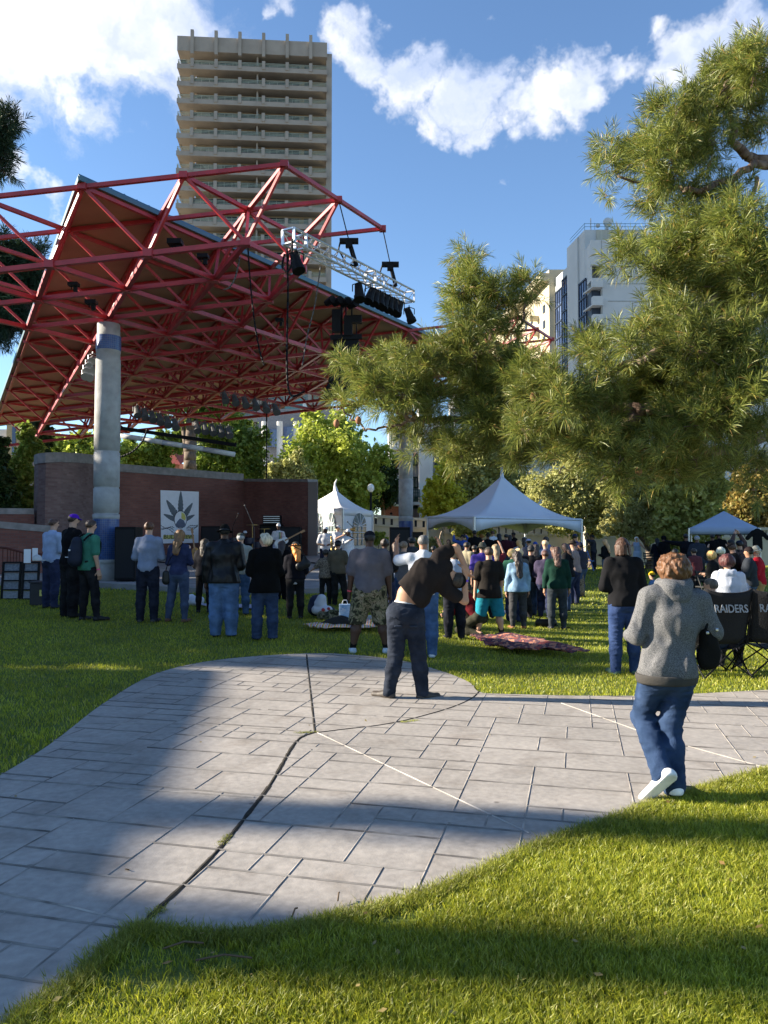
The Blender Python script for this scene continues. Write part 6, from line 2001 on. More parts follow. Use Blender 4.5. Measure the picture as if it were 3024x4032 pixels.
put('person in pale denim jacket with very long straight dark hair, charcoal trousers, tan boots', 2040, 2476, 2168, rot=R(6), lod=2, sex='f', bulk=1.08, sk='m', top='sweater', topc=(.16, .25, .35), topk='denim', bot='slim', botc=(.035, .035, .038), shoe=(.24, .09, .035), hair='long', hairc=(.022, .015, .012), arms=('hang', 'hang'), J=dict(hairlen=.27), hem=.15)
put('person in dark green sweater with long wavy brown hair and grey jeans', 2195, 2478, 2150, rot=R(-4), lod=2, sex='f', bulk=1.12, sk='m', top='sweater', topc=(.012, .042, .03), bot='slim', botc=(.022, .028, .035), shoe=(.02, .02, .025), hair='wavy', hairc=(.055, .028, .02), arms=('hang', 'hang'), J=dict(hairlen=.17))
put('person in black top and long plaid skirt standing behind the denim jacket', 2112, 2415, 2140, rot=R(-3), lod=1, sex='f', bulk=1.0, sk='m', top='sweater', topc=(.010, .009, .012), bot='skirt', botc=(.16, .10, .09), botk='plaid', shoe=BLK, hair='long', hairc=(.02, .014, .012), arms=('down', 'down'))
put('person in white top and long red patterned skirt on the lawn', 2278, 2350, 2150, rot=R(10), lod=1, sex='f', bulk=.9, sk='l', top='fitted', topc=(.62, .65, .70), bot='skirt', botc=(.45, .16, .14), botk='pattern', shoe=(.2, .1, .05), hair='bob', hairc=(.05, .03, .02), arms=('front', 'front'))
put('person in black trousers hidden behind the bending man', 1790, 2516, 2150, rot=R(10), lod=1, sex='f', bulk=1.15, sk='m', top='tee', topc=(.45, .5, .6), bot='jeans', botc=(.006, .007, .012), shoe=BLK, hair='bob', hairc=(.22, .16, .10), arms=('front', 'front'))
put('person in sand coloured tee and dark shorts near the tent pole', 1836, 2380, 2132, rot=R(-50), lod=1, bulk=1.1, sk='m', top='tee', topc=(.32, .28, .19), bot='shorts', botc=(.12, .11, .09), botk='cotton', shoe=BLK, hair='short', hairc=(.02, .015, .01), arms=('down', 'down'))
put('person in black tee and grey shorts behind the grey backwards cap', 1868, 2345, 2146, rot=R(-20), lod=1, bulk=1.1, sk='m', top='tee', topc=(.01, .01, .012), bot='shorts', botc=(.10, .10, .095), botk='cotton', shoe=BLK, hair='short', hairc=(.015, .012, .01), arms=('down', 'down'))
put('person in grey tee and black trousers holding a camera by the tree trunk', 2338, 2246, 2102, rot=R(60), lod=0, bulk=1.0, sk='m', top='tee', topc=(.05, .05, .06), bot='jeans', botc=(.012, .012, .02), shoe=(.3, .25, .2), hair='short', hairc=BLK, hat='cap', hatc=(.03, .03, .035), arms=('phone', 'phone'))
put('person with waist long blond dreadlocks in black sweatshirt facing left', 2387, 2300, 2122, rot=R(40), lod=1, sex='f', bulk=.9, sk='m', top='sweater', topc=(.01, .01, .012), bot='jeans', botc=(.10, .12, .16), shoe=(.4, .42, .45), hair='long', hairc=(.35, .20, .09), arms=('front', 'front'), J=dict(hairlen=.24))
put('person in black hooded sweatshirt and bright blue jeans behind the dreadlocked man', 2618, 2270, 2108, rot=R(20), lod=0, bulk=1.15, sk='d', top='hoodie', topc=(.008, .008, .010), bot='jeans', botc=(.03, .07, .2), shoe=BLK, hair='short', hairc=BLK, hat='hoodup', hatc=(.008, .008, .010), arms=('front', 'front'))
put('slim person in black beside the black hooded sweatshirt', 2590, 2266, 2118, rot=R(-10), lod=0, bulk=.95, sk='m', top='sweater', topc=(.012, .012, .02), bot='slim', botc=(.01, .012, .02), shoe=BLK, hair='long', hairc=BLK, arms=('front', 'front'))
put('person in dusty red hoodie with black backpack straps behind the auburn hair', 2738, 2372, 2158, rot=R(15), lod=1, bulk=1.05, sk='l', top='hoodie', topc=(.16, .045, .05), bot='jeans', botc=(.010, .010, .014), shoe=BLK, hair='short', hairc=(.03, .02, .015), arms=('front', 'front'))
put('person in red fleece, tan trousers and grey bucket hat at the right edge', 2990, 2450, 2136, rot=R(62), lod=2, bulk=1.1, sk='l', top='sweater', topc=(.42, .015, .03), bot='jeans', botc=(.42, .27, .12), botk='cotton', shoe=(.1, .08, .06), hair='short', hairc=(.3, .28, .25), hat='bucket', hatc=(.30, .30, .26), arms=('front', 'front'), glasses=True)
x, y, H = top_at(2865, 2180, 10.2)
person('person in white hooded sweatshirt with dark auburn hair behind the folding chairs', x, y, H, R(-8), 2, 'f', 1.12, 'm', 'hoodie', (.62, .66, .76), 'cotton', 'slim', (.02, .02, .03), 'denim', BLK, 'bob', (.045, .012, .012), arms=('front', 'front'), hood=True, head=R(10))

# ---- crouching person in maroon
x, y = P(1868, 2505)[:2]
person('crouching person in maroon sweater with long strawberry blond hair between the legs', x, y, 1.62, R(55), 1, 'f', 1.0, 'l', 'sweater', (.12, .012, .018), 'cotton', 'slim', (.03, .03, .02), 'denim', BLK, 'long', (.50, .24, .08), legs=('kneel', 'kneel'), arms=('lap', 'lap'), lean=(0, .9), nod=.6, J=dict(pel=V(0, -.1, .34), knR=V(.12, .28, .42), anR=V(.12, .02, .08), knL=V(-.14, .22, .12), anL=V(-.14, -.2, .07), hairlen=.2))

# ---- seated child with mustard beanie
x, y, _ = top_at(2572, 2240, 20.0)
person('person in mustard beanie and blue shirt sitting on the grass', x, y, 1.45, R(60), 0, 'm', 1.0, 'l', 'sweater', (.10, .20, .38), 'cotton', 'slim', (.02, .02, .05), 'denim', BLK, 'short', BLK, 'beanie', (.75, .42, .02), legs=('kneel', 'kneel'), arms=('lap', 'lap'), J=dict(pel=V(0, 0, .14), knR=V(.12, .4, .4), anR=V(.12, .6, .07), knL=V(-.14, .4, .35), anL=V(-.14, .55, .07)))

# ---- the mass of the audience (head pixel, distance)
C = [
    (1515, 2116, 13.5, 'f', 'b', 'bun', (.02, .014, .012), 'tee', (.02, .02, .022), 0, None, None, 'person with dark bun and black tee between the large person and the phone holder'),
    (1552, 2132, 15.5, 'f', 'm', 'long', (.05, .03, .02), 'tee', (.55, .55, .6), 0, None, None, 'person with brown hair and pale tee left of the phone holder'),
    (1592, 2128, 14.5, 'm', 'l', 'short', (.12, .08, .05), 'shirt', (.15, .14, .14), 0, None, None, 'sandy haired person partly hidden behind the raised left arm of the phone holder'),
    (1628, 2112, 16, 'm', 'm', 'short', BLK, 'jacket', (.05, .05, .055), 0, 'cap', (.1, .1, .1), 'person in grey cap just behind the phone'),
    (1896, 2124, 16.0, 'm', 'l', 'buzz', (.05, .04, .03), 'tee', (.09, .06, .32), 0, 'bucket', (.08, .085, .07), 'person in purple tee and camouflage bucket hat behind the backwards cap'),
    (1952, 2140, 17.0, 'f', 'l', 'wavy', (.16, .12, .07), 'tee', (.16, .02, .03), .2, None, None, 'person with greying hair in a dark red top right of the backwards cap'),
    (2020, 2160, 15.8, 'f', 'l', 'bob', (.52, .30, .12), 'sweater', (.05, .16, .10), -.3, None, None, 'person with bright strawberry blond hair behind the denim jacket'),
    (2050, 2158, 16.5, 'f', 'l', 'bob', (.40, .28, .15), 'sweater', (.10, .09, .08), .3, None, None, 'person with ash blond hair right of the strawberry blond hair'),
    (2085, 2136, 17.0, 'm', 'l', 'short', BLK, 'jacket', (.02, .02, .022), 0, 'beanie', (.05, .05, .055), 'person in charcoal beanie and black jacket'),
    (2143, 2165, 16.8, 'm', 'm', 'short', (.05, .02, .015), 'hoodie', (.06, .05, .09), -.4, None, None, 'person with cropped dark red hair in slate hoodie'),
    (2152, 2122, 19.5, 'm', 'l', 'buzz', (.35, .25, .15), 'hoodie', (.16, .14, .18), 1.2, None, None, 'blond person with sunglasses in mauve hoodie facing left'),
    (2236, 2136, 18.5, 'f', 'l', 'wavy', (.05, .03, .025), 'jacket', (.012, .012, .014), 1.0, None, None, 'person with brown hair in black jacket looking left'),
    (2263, 2118, 20.0, 'm', 'l', 'short', (.08, .04, .03), 'tee', (.30, .22, .20), 1.1, 'fedora', (.03, .025, .02), 'person in dark brimmed hat and glasses facing left'),
    (2268, 2098, 24.0, 'm', 'm', 'short', BLK, 'shirt', (.10, .09, .22), .3, 'cap', (.03, .04, .12), 'person in navy cap and violet shirt near the right tent pole'),
    (2288, 2135, 22.0, 'm', 'm', 'short', BLK, 'shirt', (.04, .04, .06), .5, 'backcap', (.03, .03, .06), 'person in dark blue backwards cap right of the brimmed hat'),
    (1768, 2120, 31.0, 'f', 'l', 'long', (.08, .04, .03), 'sweater', (.012, .012, .014), 2.6, None, None, 'person with long dark hair and sunglasses sitting against the tan wall'),
    (1802, 2117, 31.0, 'm', 'l', 'short', (.04, .03, .02), 'sweater', (.07, .07, .09), 2.8, None, None, 'bearded person with sunglasses sitting beside the long haired one at the tan wall'),
    (1830, 2103, 27.0, 'm', 'm', 'short', BLK, 'shirt', (.05, .10, .35), .4, 'cap', (.03, .03, .04), 'person in royal blue shirt left of the tent pole'),
    (1873, 2084, 26.0, 'm', 'd', 'short', BLK, 'jacket', (.008, .008, .009), 0, None, None, 'tall person in black under the left edge of the big tent'),
    (1898, 2098, 30.0, 'f', 'm', 'short', (.3, .12, .04), 'shirt', (.03, .03, .03), 1, 'bucket', (.40, .18, .06), 'person in orange hat under the big tent'),
    (1919, 2090, 27.0, 'm', 'd', 'short', BLK, 'jacket', (.008, .008, .009), 0, 'beanie', (.03, .03, .02), 'person in black knitted hat under the big tent'),
    (1945, 2087, 30.0, 'm', 't', 'short', (.06, .03, .02), 'tee', (.65, .66, .7), .8, None, None, 'person in white tee under the big tent'),
    (1967, 2098, 28.0, 'f', 'm', 'long', BLK, 'jacket', (.014, .010, .010), 0, None, None, 'long haired person in black under the middle of the big tent'),
    (1990, 2100, 27.0, 'm', 'm', 'short', BLK, 'sweater', (.05, .012, .02), 0, 'cap', (.08, .08, .08), 'person in grey cap and burgundy sweater under the big tent'),
    (2008, 2104, 29.0, 'f', 'm', 'long', (.015, .01, .01), 'sweater', (.04, .012, .018), 0, None, None, 'dark haired person right of the burgundy sweater'),
    (2026, 2093, 31.0, 'm', 'd', 'short', BLK, 'tee', (.006, .006, .007), 1, None, None, 'slim person in black standing by the far tent pole'),
    (2040, 2126, 25.0, 'f', 'l', 'wavy', (.40, .22, .08), 'tee', (.6, .6, .62), .6, None, None, 'red blond person in white top under the big tent'),
    (2062, 2112, 26.0, 'f', 'm', 'long', (.03, .02, .015), 'jacket', (.03, .03, .035), 0, 'cap', (.35, .33, .3), 'person in pale cap with dark hair under the big tent'),
    (2084, 2120, 24.0, 'm', 'm', 'short', BLK, 'shirt', (.10, .10, .14), 0, 'cap', (.40, .42, .62), 'person in lilac cap in the middle of the audience'),
    (2114, 2126, 24.0, 'm', 'l', 'short', BLK, 'shirt', (.22, .26, .34), 0, 'bucket', (.05, .10, .40), 'person in bright blue bucket hat in the middle of the audience'),
    (2148, 2112, 26.0, 'f', 'm', 'curly', (.03, .02, .015), 'shirt', (.20, .2, .35), .4, None, None, 'person with curly dark hair and lilac shirt by the table under the tent'),
    (1810, 2146, 19.0, 'm', 'm', 'short', BLK, 'tee', (.03, .03, .03), 0, 'cap', (.02, .02, .04), 'person in navy cap low in the audience left of the sand coloured tee'),
    (1712, 2150, 20.0, 'm', 'm', 'short', BLK, 'tee', (.02, .02, .02), 0, None, None, 'dark haired person behind the shoulder of the phone holder'),
    (2180, 2148, 22.0, 'm', 'l', 'short', (.08, .05, .03), 'tee', (.08, .08, .10), 0, None, None, 'brown haired person left of the green sweater wearer in the far audience'),
    (2510, 2112, 34.0, 'f', 'l', 'long', (.55, .60, .62), 'tank', (.35, .45, .62), 2.6, None, None, 'dancer with white hair and pale blue dress before the tan wall'),
    (2662, 2158, 19.0, 'm', 'm', 'short', BLK, 'jacket', (.02, .02, .024), 0, None, None, 'black haired person just left of the auburn hair'),
    (2705, 2098, 25.0, 'm', 'd', 'short', BLK, 'jacket', (.010, .010, .014), -.6, None, None, 'person in black pointing left near the ivy tree'),
    (2745, 2106, 24.0, 'm', 'd', 'short', (.2, .2, .2), 'jacket', (.03, .035, .05), 0, 'cap', (.3, .32, .38), 'person in pale grey cap and slate jacket by the blue canopy'),
    (2800, 2100, 27.0, 'm', 'd', 'short', BLK, 'jacket', (.006, .006, .007), 0, None, None, 'person in black under the left side of the blue canopy'),
    (2835, 2094, 28.0, 'm', 'd', 'short', BLK, 'jacket', (.006, .006, .007), 0, 'cap', BLK, 'person in black cap under the middle of the blue canopy'),
    (2812, 2168, 16.0, 'f', 'l', 'bob', (.48, .28, .10), 'jacket', (.02, .02, .02), .8, None, None, 'golden blond person right of the auburn hair'),
    (2836, 2152, 18.0, 'f', 'l', 'bob', (.60, .52, .38), 'jacket', (.03, .03, .03), -.2, None, None, 'platinum blond person behind the golden blond one'),
    (2872, 2120, 19.0, 'm', 'm', 'short', BLK, 'jacket', (.02, .02, .02), 0, None, None, 'dark haired person behind the black brimmed cap near the canopy'),
    (2888, 2134, 16.0, 'm', 'l', 'short', (.05, .03, .02), 'jacket', (.012, .012, .012), .9, 'cap', (.010, .010, .012), 'person in black cap and black jacket above the white sweatshirt'),
    (2950, 2142, 15.5, 'm', 'm', 'short', BLK, 'jacket', (.03, .035, .045), .9, 'beanie', (.03, .02, .02), 'person in dark beanie and slate jacket beside the red fleece'),
]
for i, (px, ty, Y, sex, sk, hair, hc_, top, tc_, rot, hat, htc, lab) in enumerate(C):
    x, y, H = top_at(px, ty, Y)
    sit = 'sitting' in lab
    arms = [('front', 'front'), ('down', 'pocket'), ('cross', 'cross'), ('hang', 'front'), ('bag', 'down'), ('phone', 'phone') if i % 4 == 1 else ('pocket', 'pocket')][i % 6]
    kw = {}
    if 'pointing' in lab: arms = ('front', 'point')
    if 'dancer' in lab: arms = ('out', 'out'); kw = dict(bot='skirt', botc=(.4, .5, .65), botk='cotton')
    Hb = H - (.06 if hat in ('fedora', 'bucket', 'beanie') else 0)
    if sit:
        person(lab, x, y, 1.72, rot, 0, sex, 1.0, sk, top, tc_, 'cotton', 'jeans', (.02, .02, .03), 'denim', BLK, hair, hc_, legs=('sit', 'sit'), arms=('cross', 'cross'), zoff=0, gz=at(px, ty, Y)[2] - 1.72 * .78)
        continue
    person(lab, x, y, Hb, rot, 1 if Y < 17 else (0 if Y < 24 else -1), sex, .95 + .3 * ((i * 7) % 5) / 5 * .8, sk, top, tc_, 'cotton', kw.get('bot', 'jeans'), kw.get('botc', [(.015, .02, .05), (.01, .01, .012), (.03, .05, .1)][i % 3]), kw.get('botk', 'denim'), BLK, hair, hc_, hat, htc or BLK, arms=arms, head=.6 * math.sin(i * 2.3), lean=(.06 * math.sin(i * 1.7), .03 + .05 * math.cos(i * 1.1)), nod=.12 * math.sin(i * 3.1), legs=(('stand', 'step'), ('wide', 'stand'), ('step', 'close'))[i % 3], J=dict(shdir=(1, .18 * math.sin(i * 2.9), .04 * math.cos(i * 2))))
# arms raised person in plaid
x, y, H = top_at(2916, 2125, 19)
person('person in teal plaid shirt clapping with both arms raised above the head', x, y, H, .3, 1, 'm', 1.0, 'l', 'shirt', (.16, .34, .42), 'plaid', 'jeans', (.02, .03, .05), 'denim', BLK, 'short', BLK, 'backcap', (.02, .03, .06), arms=(((.1, .3, 1), (-.5, .2, 1)), ((.1, .3, 1), (-.6, .2, 1))))

# ---- band on stage
def stage(label, px, ty, Y, Hn, **k):
    q_ = at(px, ty, Y)
    return person(label, q_[0], Y, Hn, gz=q_[2] - Hn - (.08 if k.get('hat') in ('turban', 'cap') else 0), lod=0 if Y > 24 else 1, **k)


WH = (.62, .62, .66)
sx_ = stage('saxophonist in white tee and white cap with dreadlocks on stage', 1282, 2062, 27, 1.72, rot=R(185), sk='b', top='tee', topc=WH, bot='jeans', botc=(.012, .014, .03), hair='dreads', hairc=BLK, hat='cap', hatc=WH, arms=('play', 'play'), bulk=1.05, head=R(60))
tb_p = stage('trombonist in white tee and white cap on stage, facing right', 1328, 2057, 28.5, 1.72, rot=R(230), sk='l', top='tee', topc=WH, bot='jeans', botc=(.012, .014, .03), hair='short', hairc=BLK, hat='cap', hatc=WH, arms=('horn', 'horn'), bulk=1.05)
stage('singer in white suit and white hat holding a microphone on stage', 1368, 2074, 27, 1.68, rot=R(215), sk='b', top='shirt', topc=(.72, .72, .74), bot='wide', botc=(.70, .70, .72), botk='cotton', shoe=(.6, .6, .6), hair='dreads', hairc=BLK, hat='turban', hatc=WH, arms=('horn', 'down'))
stage('bass player in red yellow green striped tunic and white hat on stage', 1096, 2052, 28.5, 1.74, rot=R(200), sk='b', top='tee', topc=(.62, .60, .62), bot='shorts', botc=(.55, .58, .7), botk='cotton', hair='short', hairc=BLK, hat='turban', hatc=WH, arms=('play', 'play'), bulk=.9)
stage('drummer with white turban and dark vest sitting behind the kit', 966, 2082, 30, 1.60, rot=R(175), sk='b', top='jacket', topc=(.012, .012, .018), bot='jeans', botc=(.01, .01, .01), hair='short', hairc=BLK, hat='turban', hatc=WH, arms=('play', 'play'))
# man at the balustrade
qd = at(1540, 2015, 43.5)
person('person in white tee leaning on the balustrade above the tan wall', qd[0], 43.5, 1.75, R(180), -1, 'm', 1, 'd', 'tee', WH, 'cotton', 'jeans', (.05, .05, .06), 'denim', BLK, 'short', BLK, 'cap', BLK, arms=('cross', 'cross'), gz=qd[2] - 1.77)


# ================================================================ BACKGROUND BUILDINGS
M_pl = mk('white render', (.50, .49, .46), .9, scale=.8, col2=(.60, .59, .56))
M_tanw = mk('tan rendered wall', (.42, .37, .29), .95, scale=.9, bump=.2, bscale=8, col2=(.52, .47, .38))
M_grn = mk('dark green frame', (.02, .06, .04), .5)
M_dkg = glass_mat('dark window glass', (.012, .02, .025), (.06, .08, .09), 1.2, .1)
M_brk = mk('brick red', (.20, .06, .035), .9, scale=12, col2=(.30, .10, .06))


def X2(px, Y): return at(px, 2000, Y)[0]


def Zp(py, Y): return at(1512, py, Y)[2]


def winbox(parent, px0, px1, py0, py1, Y, nx=2, mat=None, fr=None, sill=True):
    x0, x1, z0, z1 = X2(px0, Y), X2(px1, Y), Zp(py1, Y), Zp(py0, Y)
    fr_ = MB().box(((x0 + x1) / 2, Y - .04, z1), (x1 - x0 + .16, .14, .12)).box(((x0 + x1) / 2, Y - .04, z0), (x1 - x0 + .16, .14, .12))
    for k in range(nx + 1):
        x = x0 + (x1 - x0) * k / nx; fr_.box((x, Y - .045, (z0 + z1) / 2), (.10, .12, z1 - z0 - .12))
    w = fr_.build('window_frame', fr or M_grn, parent)
    MB().box(((x0 + x1) / 2, Y - .005, (z0 + z1) / 2), (x1 - x0, .05, z1 - z0)).build('pane', mat or M_dkg, w)


def block(parent, px0, px1, pyt, Y, dep, mat, name='wall', pyb=None):
    x0, x1, zt = X2(px0, Y), X2(px1, Y), Zp(pyt, Y)
    zb = 0 if pyb is None else Zp(pyb, Y)
    MB().box(((x0 + x1) / 2, Y + dep / 2, (zt + zb) / 2), (x1 - x0, dep, zt - zb)).build(name, mat, parent)


def balcony(parent, px0, px1, py, Y, dep=1.3):
    x0, x1, z = X2(px0, Y), X2(px1, Y), Zp(py, Y)
    b = MB().box(((x0 + x1) / 2, Y - dep / 2, z), (x1 - x0, dep, .22)).build('balcony', M_pl, parent)
    r = MB()
    for h in (.3, .55, .8, 1.05): r.tube((x0, Y - dep + .05, z + h), (x1, Y - dep + .05, z + h), .025, n=5).tube((x0 + .03, Y - dep + .05, z + h), (x0 + .03, Y, z + h), .025, n=5)
    for k in range(5): x = x0 + (x1 - x0) * k / 4; r.tube((x, Y - dep + .05, z), (x, Y - dep + .05, z + 1.05), .03, n=5)
    r.build('railing', M_grn, b)


wb = thing('apartment_house', 'white four storey apartment house with green window frames behind the tents', 'building', (0, 0, 0))
Yb = 60
block(wb, 1530, 2960, 1640, Yb + 1, 12, M_pl)
block(wb, 1650, 1705, 1560, Yb - 1.2, 4, M_pl, 'pier')
block(wb, 1790, 1860, 1540, Yb - 1.6, 5, M_pl, 'pier')
block(wb, 1545, 1610, 1720, Yb - .8, 4, M_pl, 'pier')
block(wb, 2055, 2150, 1850, Yb - 3, 5, M_pl, 'pier')
block(wb, 2850, 2868, 1870, Yb - 1, 3, M_pl, 'pier')
block(wb, 2675, 2760, 1880, Yb - 2, 4, M_pl, 'pier')
for r_, (py0, py1) in enumerate(((1690, 1730), (1790, 1830), (1880, 1920), (1960, 2000))):
    for c_, (p0, p1) in enumerate(((1560, 1600), (1622, 1645), (1715, 1750), (1755, 1785), (1880, 1930), (1950, 2010), (2170, 2240), (2270, 2330), (2380, 2440), (2490, 2550), (2600, 2660), (2780, 2840), (2880, 2930))):
        Yw = Yb + 1 if c_ else Yb - .8
        winbox(wb, p0, p1, py0, py1, Yw, 2)
for (p0, p1, py) in ((1540, 1618, 1772), (1530, 1545, 1870), (1720, 1790, 1880), (1712, 1790, 1955), (1700, 1790, 2030), (1950, 2060, 1860), (1990, 2060, 1780), (1950, 2055, 1935), (1620, 1650, 1985), (2160, 2260, 1850), (2480, 2570, 1850)):
    balcony(wb, p0, p1, py, Yb - .2)
rb = thing('brick_house', 'red brick house front with dark openings left of the far concrete column', 'building', (0, 0, 0))
block(rb, 1500, 1625, 1895, 54, 5, M_brk); winbox(rb, 1555, 1605, 1885 + 40, 1990, 54, 2, fr=M_pl); block(rb, 1540, 1622, 1880, 53.4, .6, M_pl, 'ledge', 1900)
winbox(rb, 1515, 1545, 1930, 1985, 54, 1)
gb = thing('office_block', 'dark glass office block with pale round columns seen under the stage roof', 'building', (0, 0, 0))
block(gb, 1010, 1320, 1610, 78, 10, mk('grey concrete fascia', (.20, .20, .21), .8))
for px in (1040, 1100, 1165, 1230, 1290):
    MB().tube((X2(px, 76), 76, 0), (X2(px, 76), 76, Zp(1660, 76)), .3, n=12).build('column', M_pl, gb)
block(gb, 1050, 1100, 1690, 77.6, .5, M_bglass, 'window', 1760); block(gb, 1115, 1160, 1680, 77.6, .5, M_bglass, 'window', 1760); block(gb, 1175, 1285, 1665, 77.6, .5, M_bglass, 'window', 1700)
block(gb, 1120, 1190, 1570, 80, 8, mk('teal glass', (.10, .22, .22), .3), 'upper_floor', 1625)
tb2 = thing('tan_house', 'tan building with blue windows at the far left under the roof', 'building', (0, 0, 0))
block(tb2, 20, 112, 1672, 80, 8, mk('tan stucco', (.40, .30, .16), .9)); block(tb2, 42, 56, 1680, 79.9, .4, M_bglass, 'window', 1790); block(tb2, 74, 84, 1680, 79.9, .4, M_bglass, 'window', 1790)
block(tb2, -200, 20, 1690, 82, 8, M_pl, 'wing')
rr_ = thing('red_roof_house', 'house with red tiled roof behind the low spreading pine', 'house', (0, 0, 0))
MB().extr([at(570, 1812, 62), at(590, 1770, 64), at(680, 1778, 64), at(712, 1830, 62)], (0, 3, 1.2)).build('roof', mk('red roof tiles', (.32, .07, .05), .8, scale=3, stretch=(8, 1, 1)), rr_)
block(rr_, 575, 705, 1822, 62.5, 4, mk('salmon stucco', (.45, .18, .11), .9))
rw = thing('red_brick_block', 'brick and cream building behind the right pine boughs', 'building', (0, 0, 0))
block(rw, 2860, 3100, 1860, 66, 5, M_brk); block(rw, 2860, 3100, 1760, 66.1, 5, M_wh2, 'upper_wall', 1858)
for k in range(4): winbox(rw, 2875 + 40 * k, 2895 + 40 * k, 1775, 1830, 66.1, 1, fr=M_bfr)
# far hills/houses closing the horizon left
lb = thing('grey_house', 'low grey building far behind the stage trees', 'building', (0, 0, 0))
block(lb, -400, 1050, 1985, 95, 8, mk('grey render', (.22, .21, .20), .9))
hl = MB()
q_ = [(-900 + 150 * k, 300 + 8 * math.sin(k * 1.3), 16 + 7 * math.sin(k * .9) + 4 * math.sin(k * 2.1)) for k in range(13)]
for a, b in zip(q_[:-1], q_[1:]): hl.quad([(a[0], a[1], -2), (b[0], b[1], -2), (b[0], b[1] + 30, b[2]), (a[0], a[1] + 30, a[2])])
tag(hl.build('hills', mk('far trees', (.05, .07, .03), .95, scale=.15, col2=(.10, .12, .05))), kind='structure')

# balustrade walls
def balustrade(label, pts, h_open, nbal, grp=None):
    """pts: (px, py_top, Y)"""
    r = thing('balustrade_wall', label, 'wall', (0, 0, 0))
    P3 = [at(*p) for p in pts]
    a, b = P3[0], P3[-1]
    wall_run('wall', [p[:2] for p in P3], [.2] * len(P3), [p[2] - h_open - .16 for p in P3], .3, M_tanw, r)
    wall_run('cap', [p[:2] + [0, -.05] for p in P3], [p[2] - .15 for p in P3], [p[2] for p in P3], .4, M_tanw, r)
    wall_run('ledge', [p[:2] + [0, -.06] for p in P3], [p[2] - h_open - .155 for p in P3], [p[2] - h_open - .06 for p in P3], .42, M_tanw, r)
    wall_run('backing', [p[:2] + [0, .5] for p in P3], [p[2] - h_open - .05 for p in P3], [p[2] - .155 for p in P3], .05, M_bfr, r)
    d = b - a; an = math.atan2(d[1], d[0])
    base = None
    for k in range(nbal):
        c = a + d * (k + .5) / nbal + [0, .15, -.15 - h_open / 2 + .045]
        if base is None:
            base = MB().box((0, 0, 0), (.30, .24, h_open - .1)).build('baluster', M_tanw, r); o = base
        else: o = base.copy(); scene.collection.objects.link(o); o.parent = r
        o.location = c; o.rotation_euler.z = an
    return r


balustrade('tan balustrade wall with square openings left of the far column', [(1385, 2020, 42), (1700, 2042, 42)], .45, 10)
balustrade('long tan wall with a row of square openings behind the big tent', [(1690, 2060, 41.5), (2300, 2068, 41)], .42, 22)
balustrade('long tan wall with square openings behind the trees at right', [(2350, 2074, 40.6), (3300, 2078, 40)], .42, 34)
MB().box((X2(1715, 41), 40.9, 1.6), (.9, .5, 1.6)).box((X2(2325, 41), 40.7, 1.7), (.9, .7, 2.6)).build('wall_pier', M_tanw)
tag(bpy.data.objects['wall_pier'], 'square tan pier joining the two long balustrade walls', 'pier')
lp = thing('street_lamp', 'black street lamp with white globe behind the white stage tent', 'lamp', at(1460, 2080, 44))
MB().tube((0, 0, -1), (0, 0, 2.1), .09, .06).tube((0, 0, -1), (0, 0, -.6), .15).build('post', M_blk, lp); MB().ball((0, 0, 2.3), .2, 8, (1, 1, 1.25)).build('globe', mk('opal glass', (.8, .8, .76), .3), lp)

# ================================================================ TENTS
M_vinyl = mk('white vinyl', (.62, .65, .72), .5, var=.04, scale=.7, spec=.4)


def wall_mat():
    m = mk('clear tent window', (.16, .20, .20), .25, var=.3, scale=3, spec=.6)
    return m


def tent_roof(cs, peak, drop, mat, parent, flare=1.6, n=14, arch=.0, name='canopy'):
    """four corners in order, concave roof rising to a peak with hanging valance"""
    v = []; f = []
    peak = np.array(peak, float); ctr = sum(np.array(c, float) for c in cs) / 4
    rings = n
    edge = []
    for i in range(4):
        a = np.array(cs[i], float); b = np.array(cs[(i + 1) % 4], float)
        for k in range(n): edge.append(a + (b - a) * k / n)
    m = len(edge)
    for r in range(rings + 1):
        t = r / rings
        for p in edge:
            q = p + (peak - p) * t
            q[2] = p[2] + (peak[2] - p[2]) * (t ** flare)
            v.append(tuple(q))
    for r in range(rings):
        for k in range(m): f.append((r * m + k, r * m + (k + 1) % m, (r + 1) * m + (k + 1) % m, (r + 1) * m + k))
    # valance
    o = len(v)
    for i in range(4):
        for k in range(n + 1):
            a = np.array(cs[i], float); b = np.array(cs[(i + 1) % 4], float); p = a + (b - a) * k / n
            h = drop * (1 - arch * math.sin(math.pi * k / n) ** .8)
            out = p - ctr; out[2] = 0; out /= np.linalg.norm(out)
            v.append(tuple(p + out * .015 + [0, 0, .01])); v.append(tuple(p + out * .015 - [0, 0, h]))
        for k in range(n): a = o + i * 2 * (n + 1) + 2 * k; f.append((a, a + 1, a + 3, a + 2))
    me = bpy.data.meshes.new(name); me.from_pydata(v, [], f); me.materials.append(mat)
    me.polygons.foreach_set('use_smooth', [True] * len(me.polygons))
    ob = link(bpy.data.objects.new(name, me), parent)
    so = ob.modifiers.new('s', 'SOLIDIFY'); so.thickness = .012
    return ob


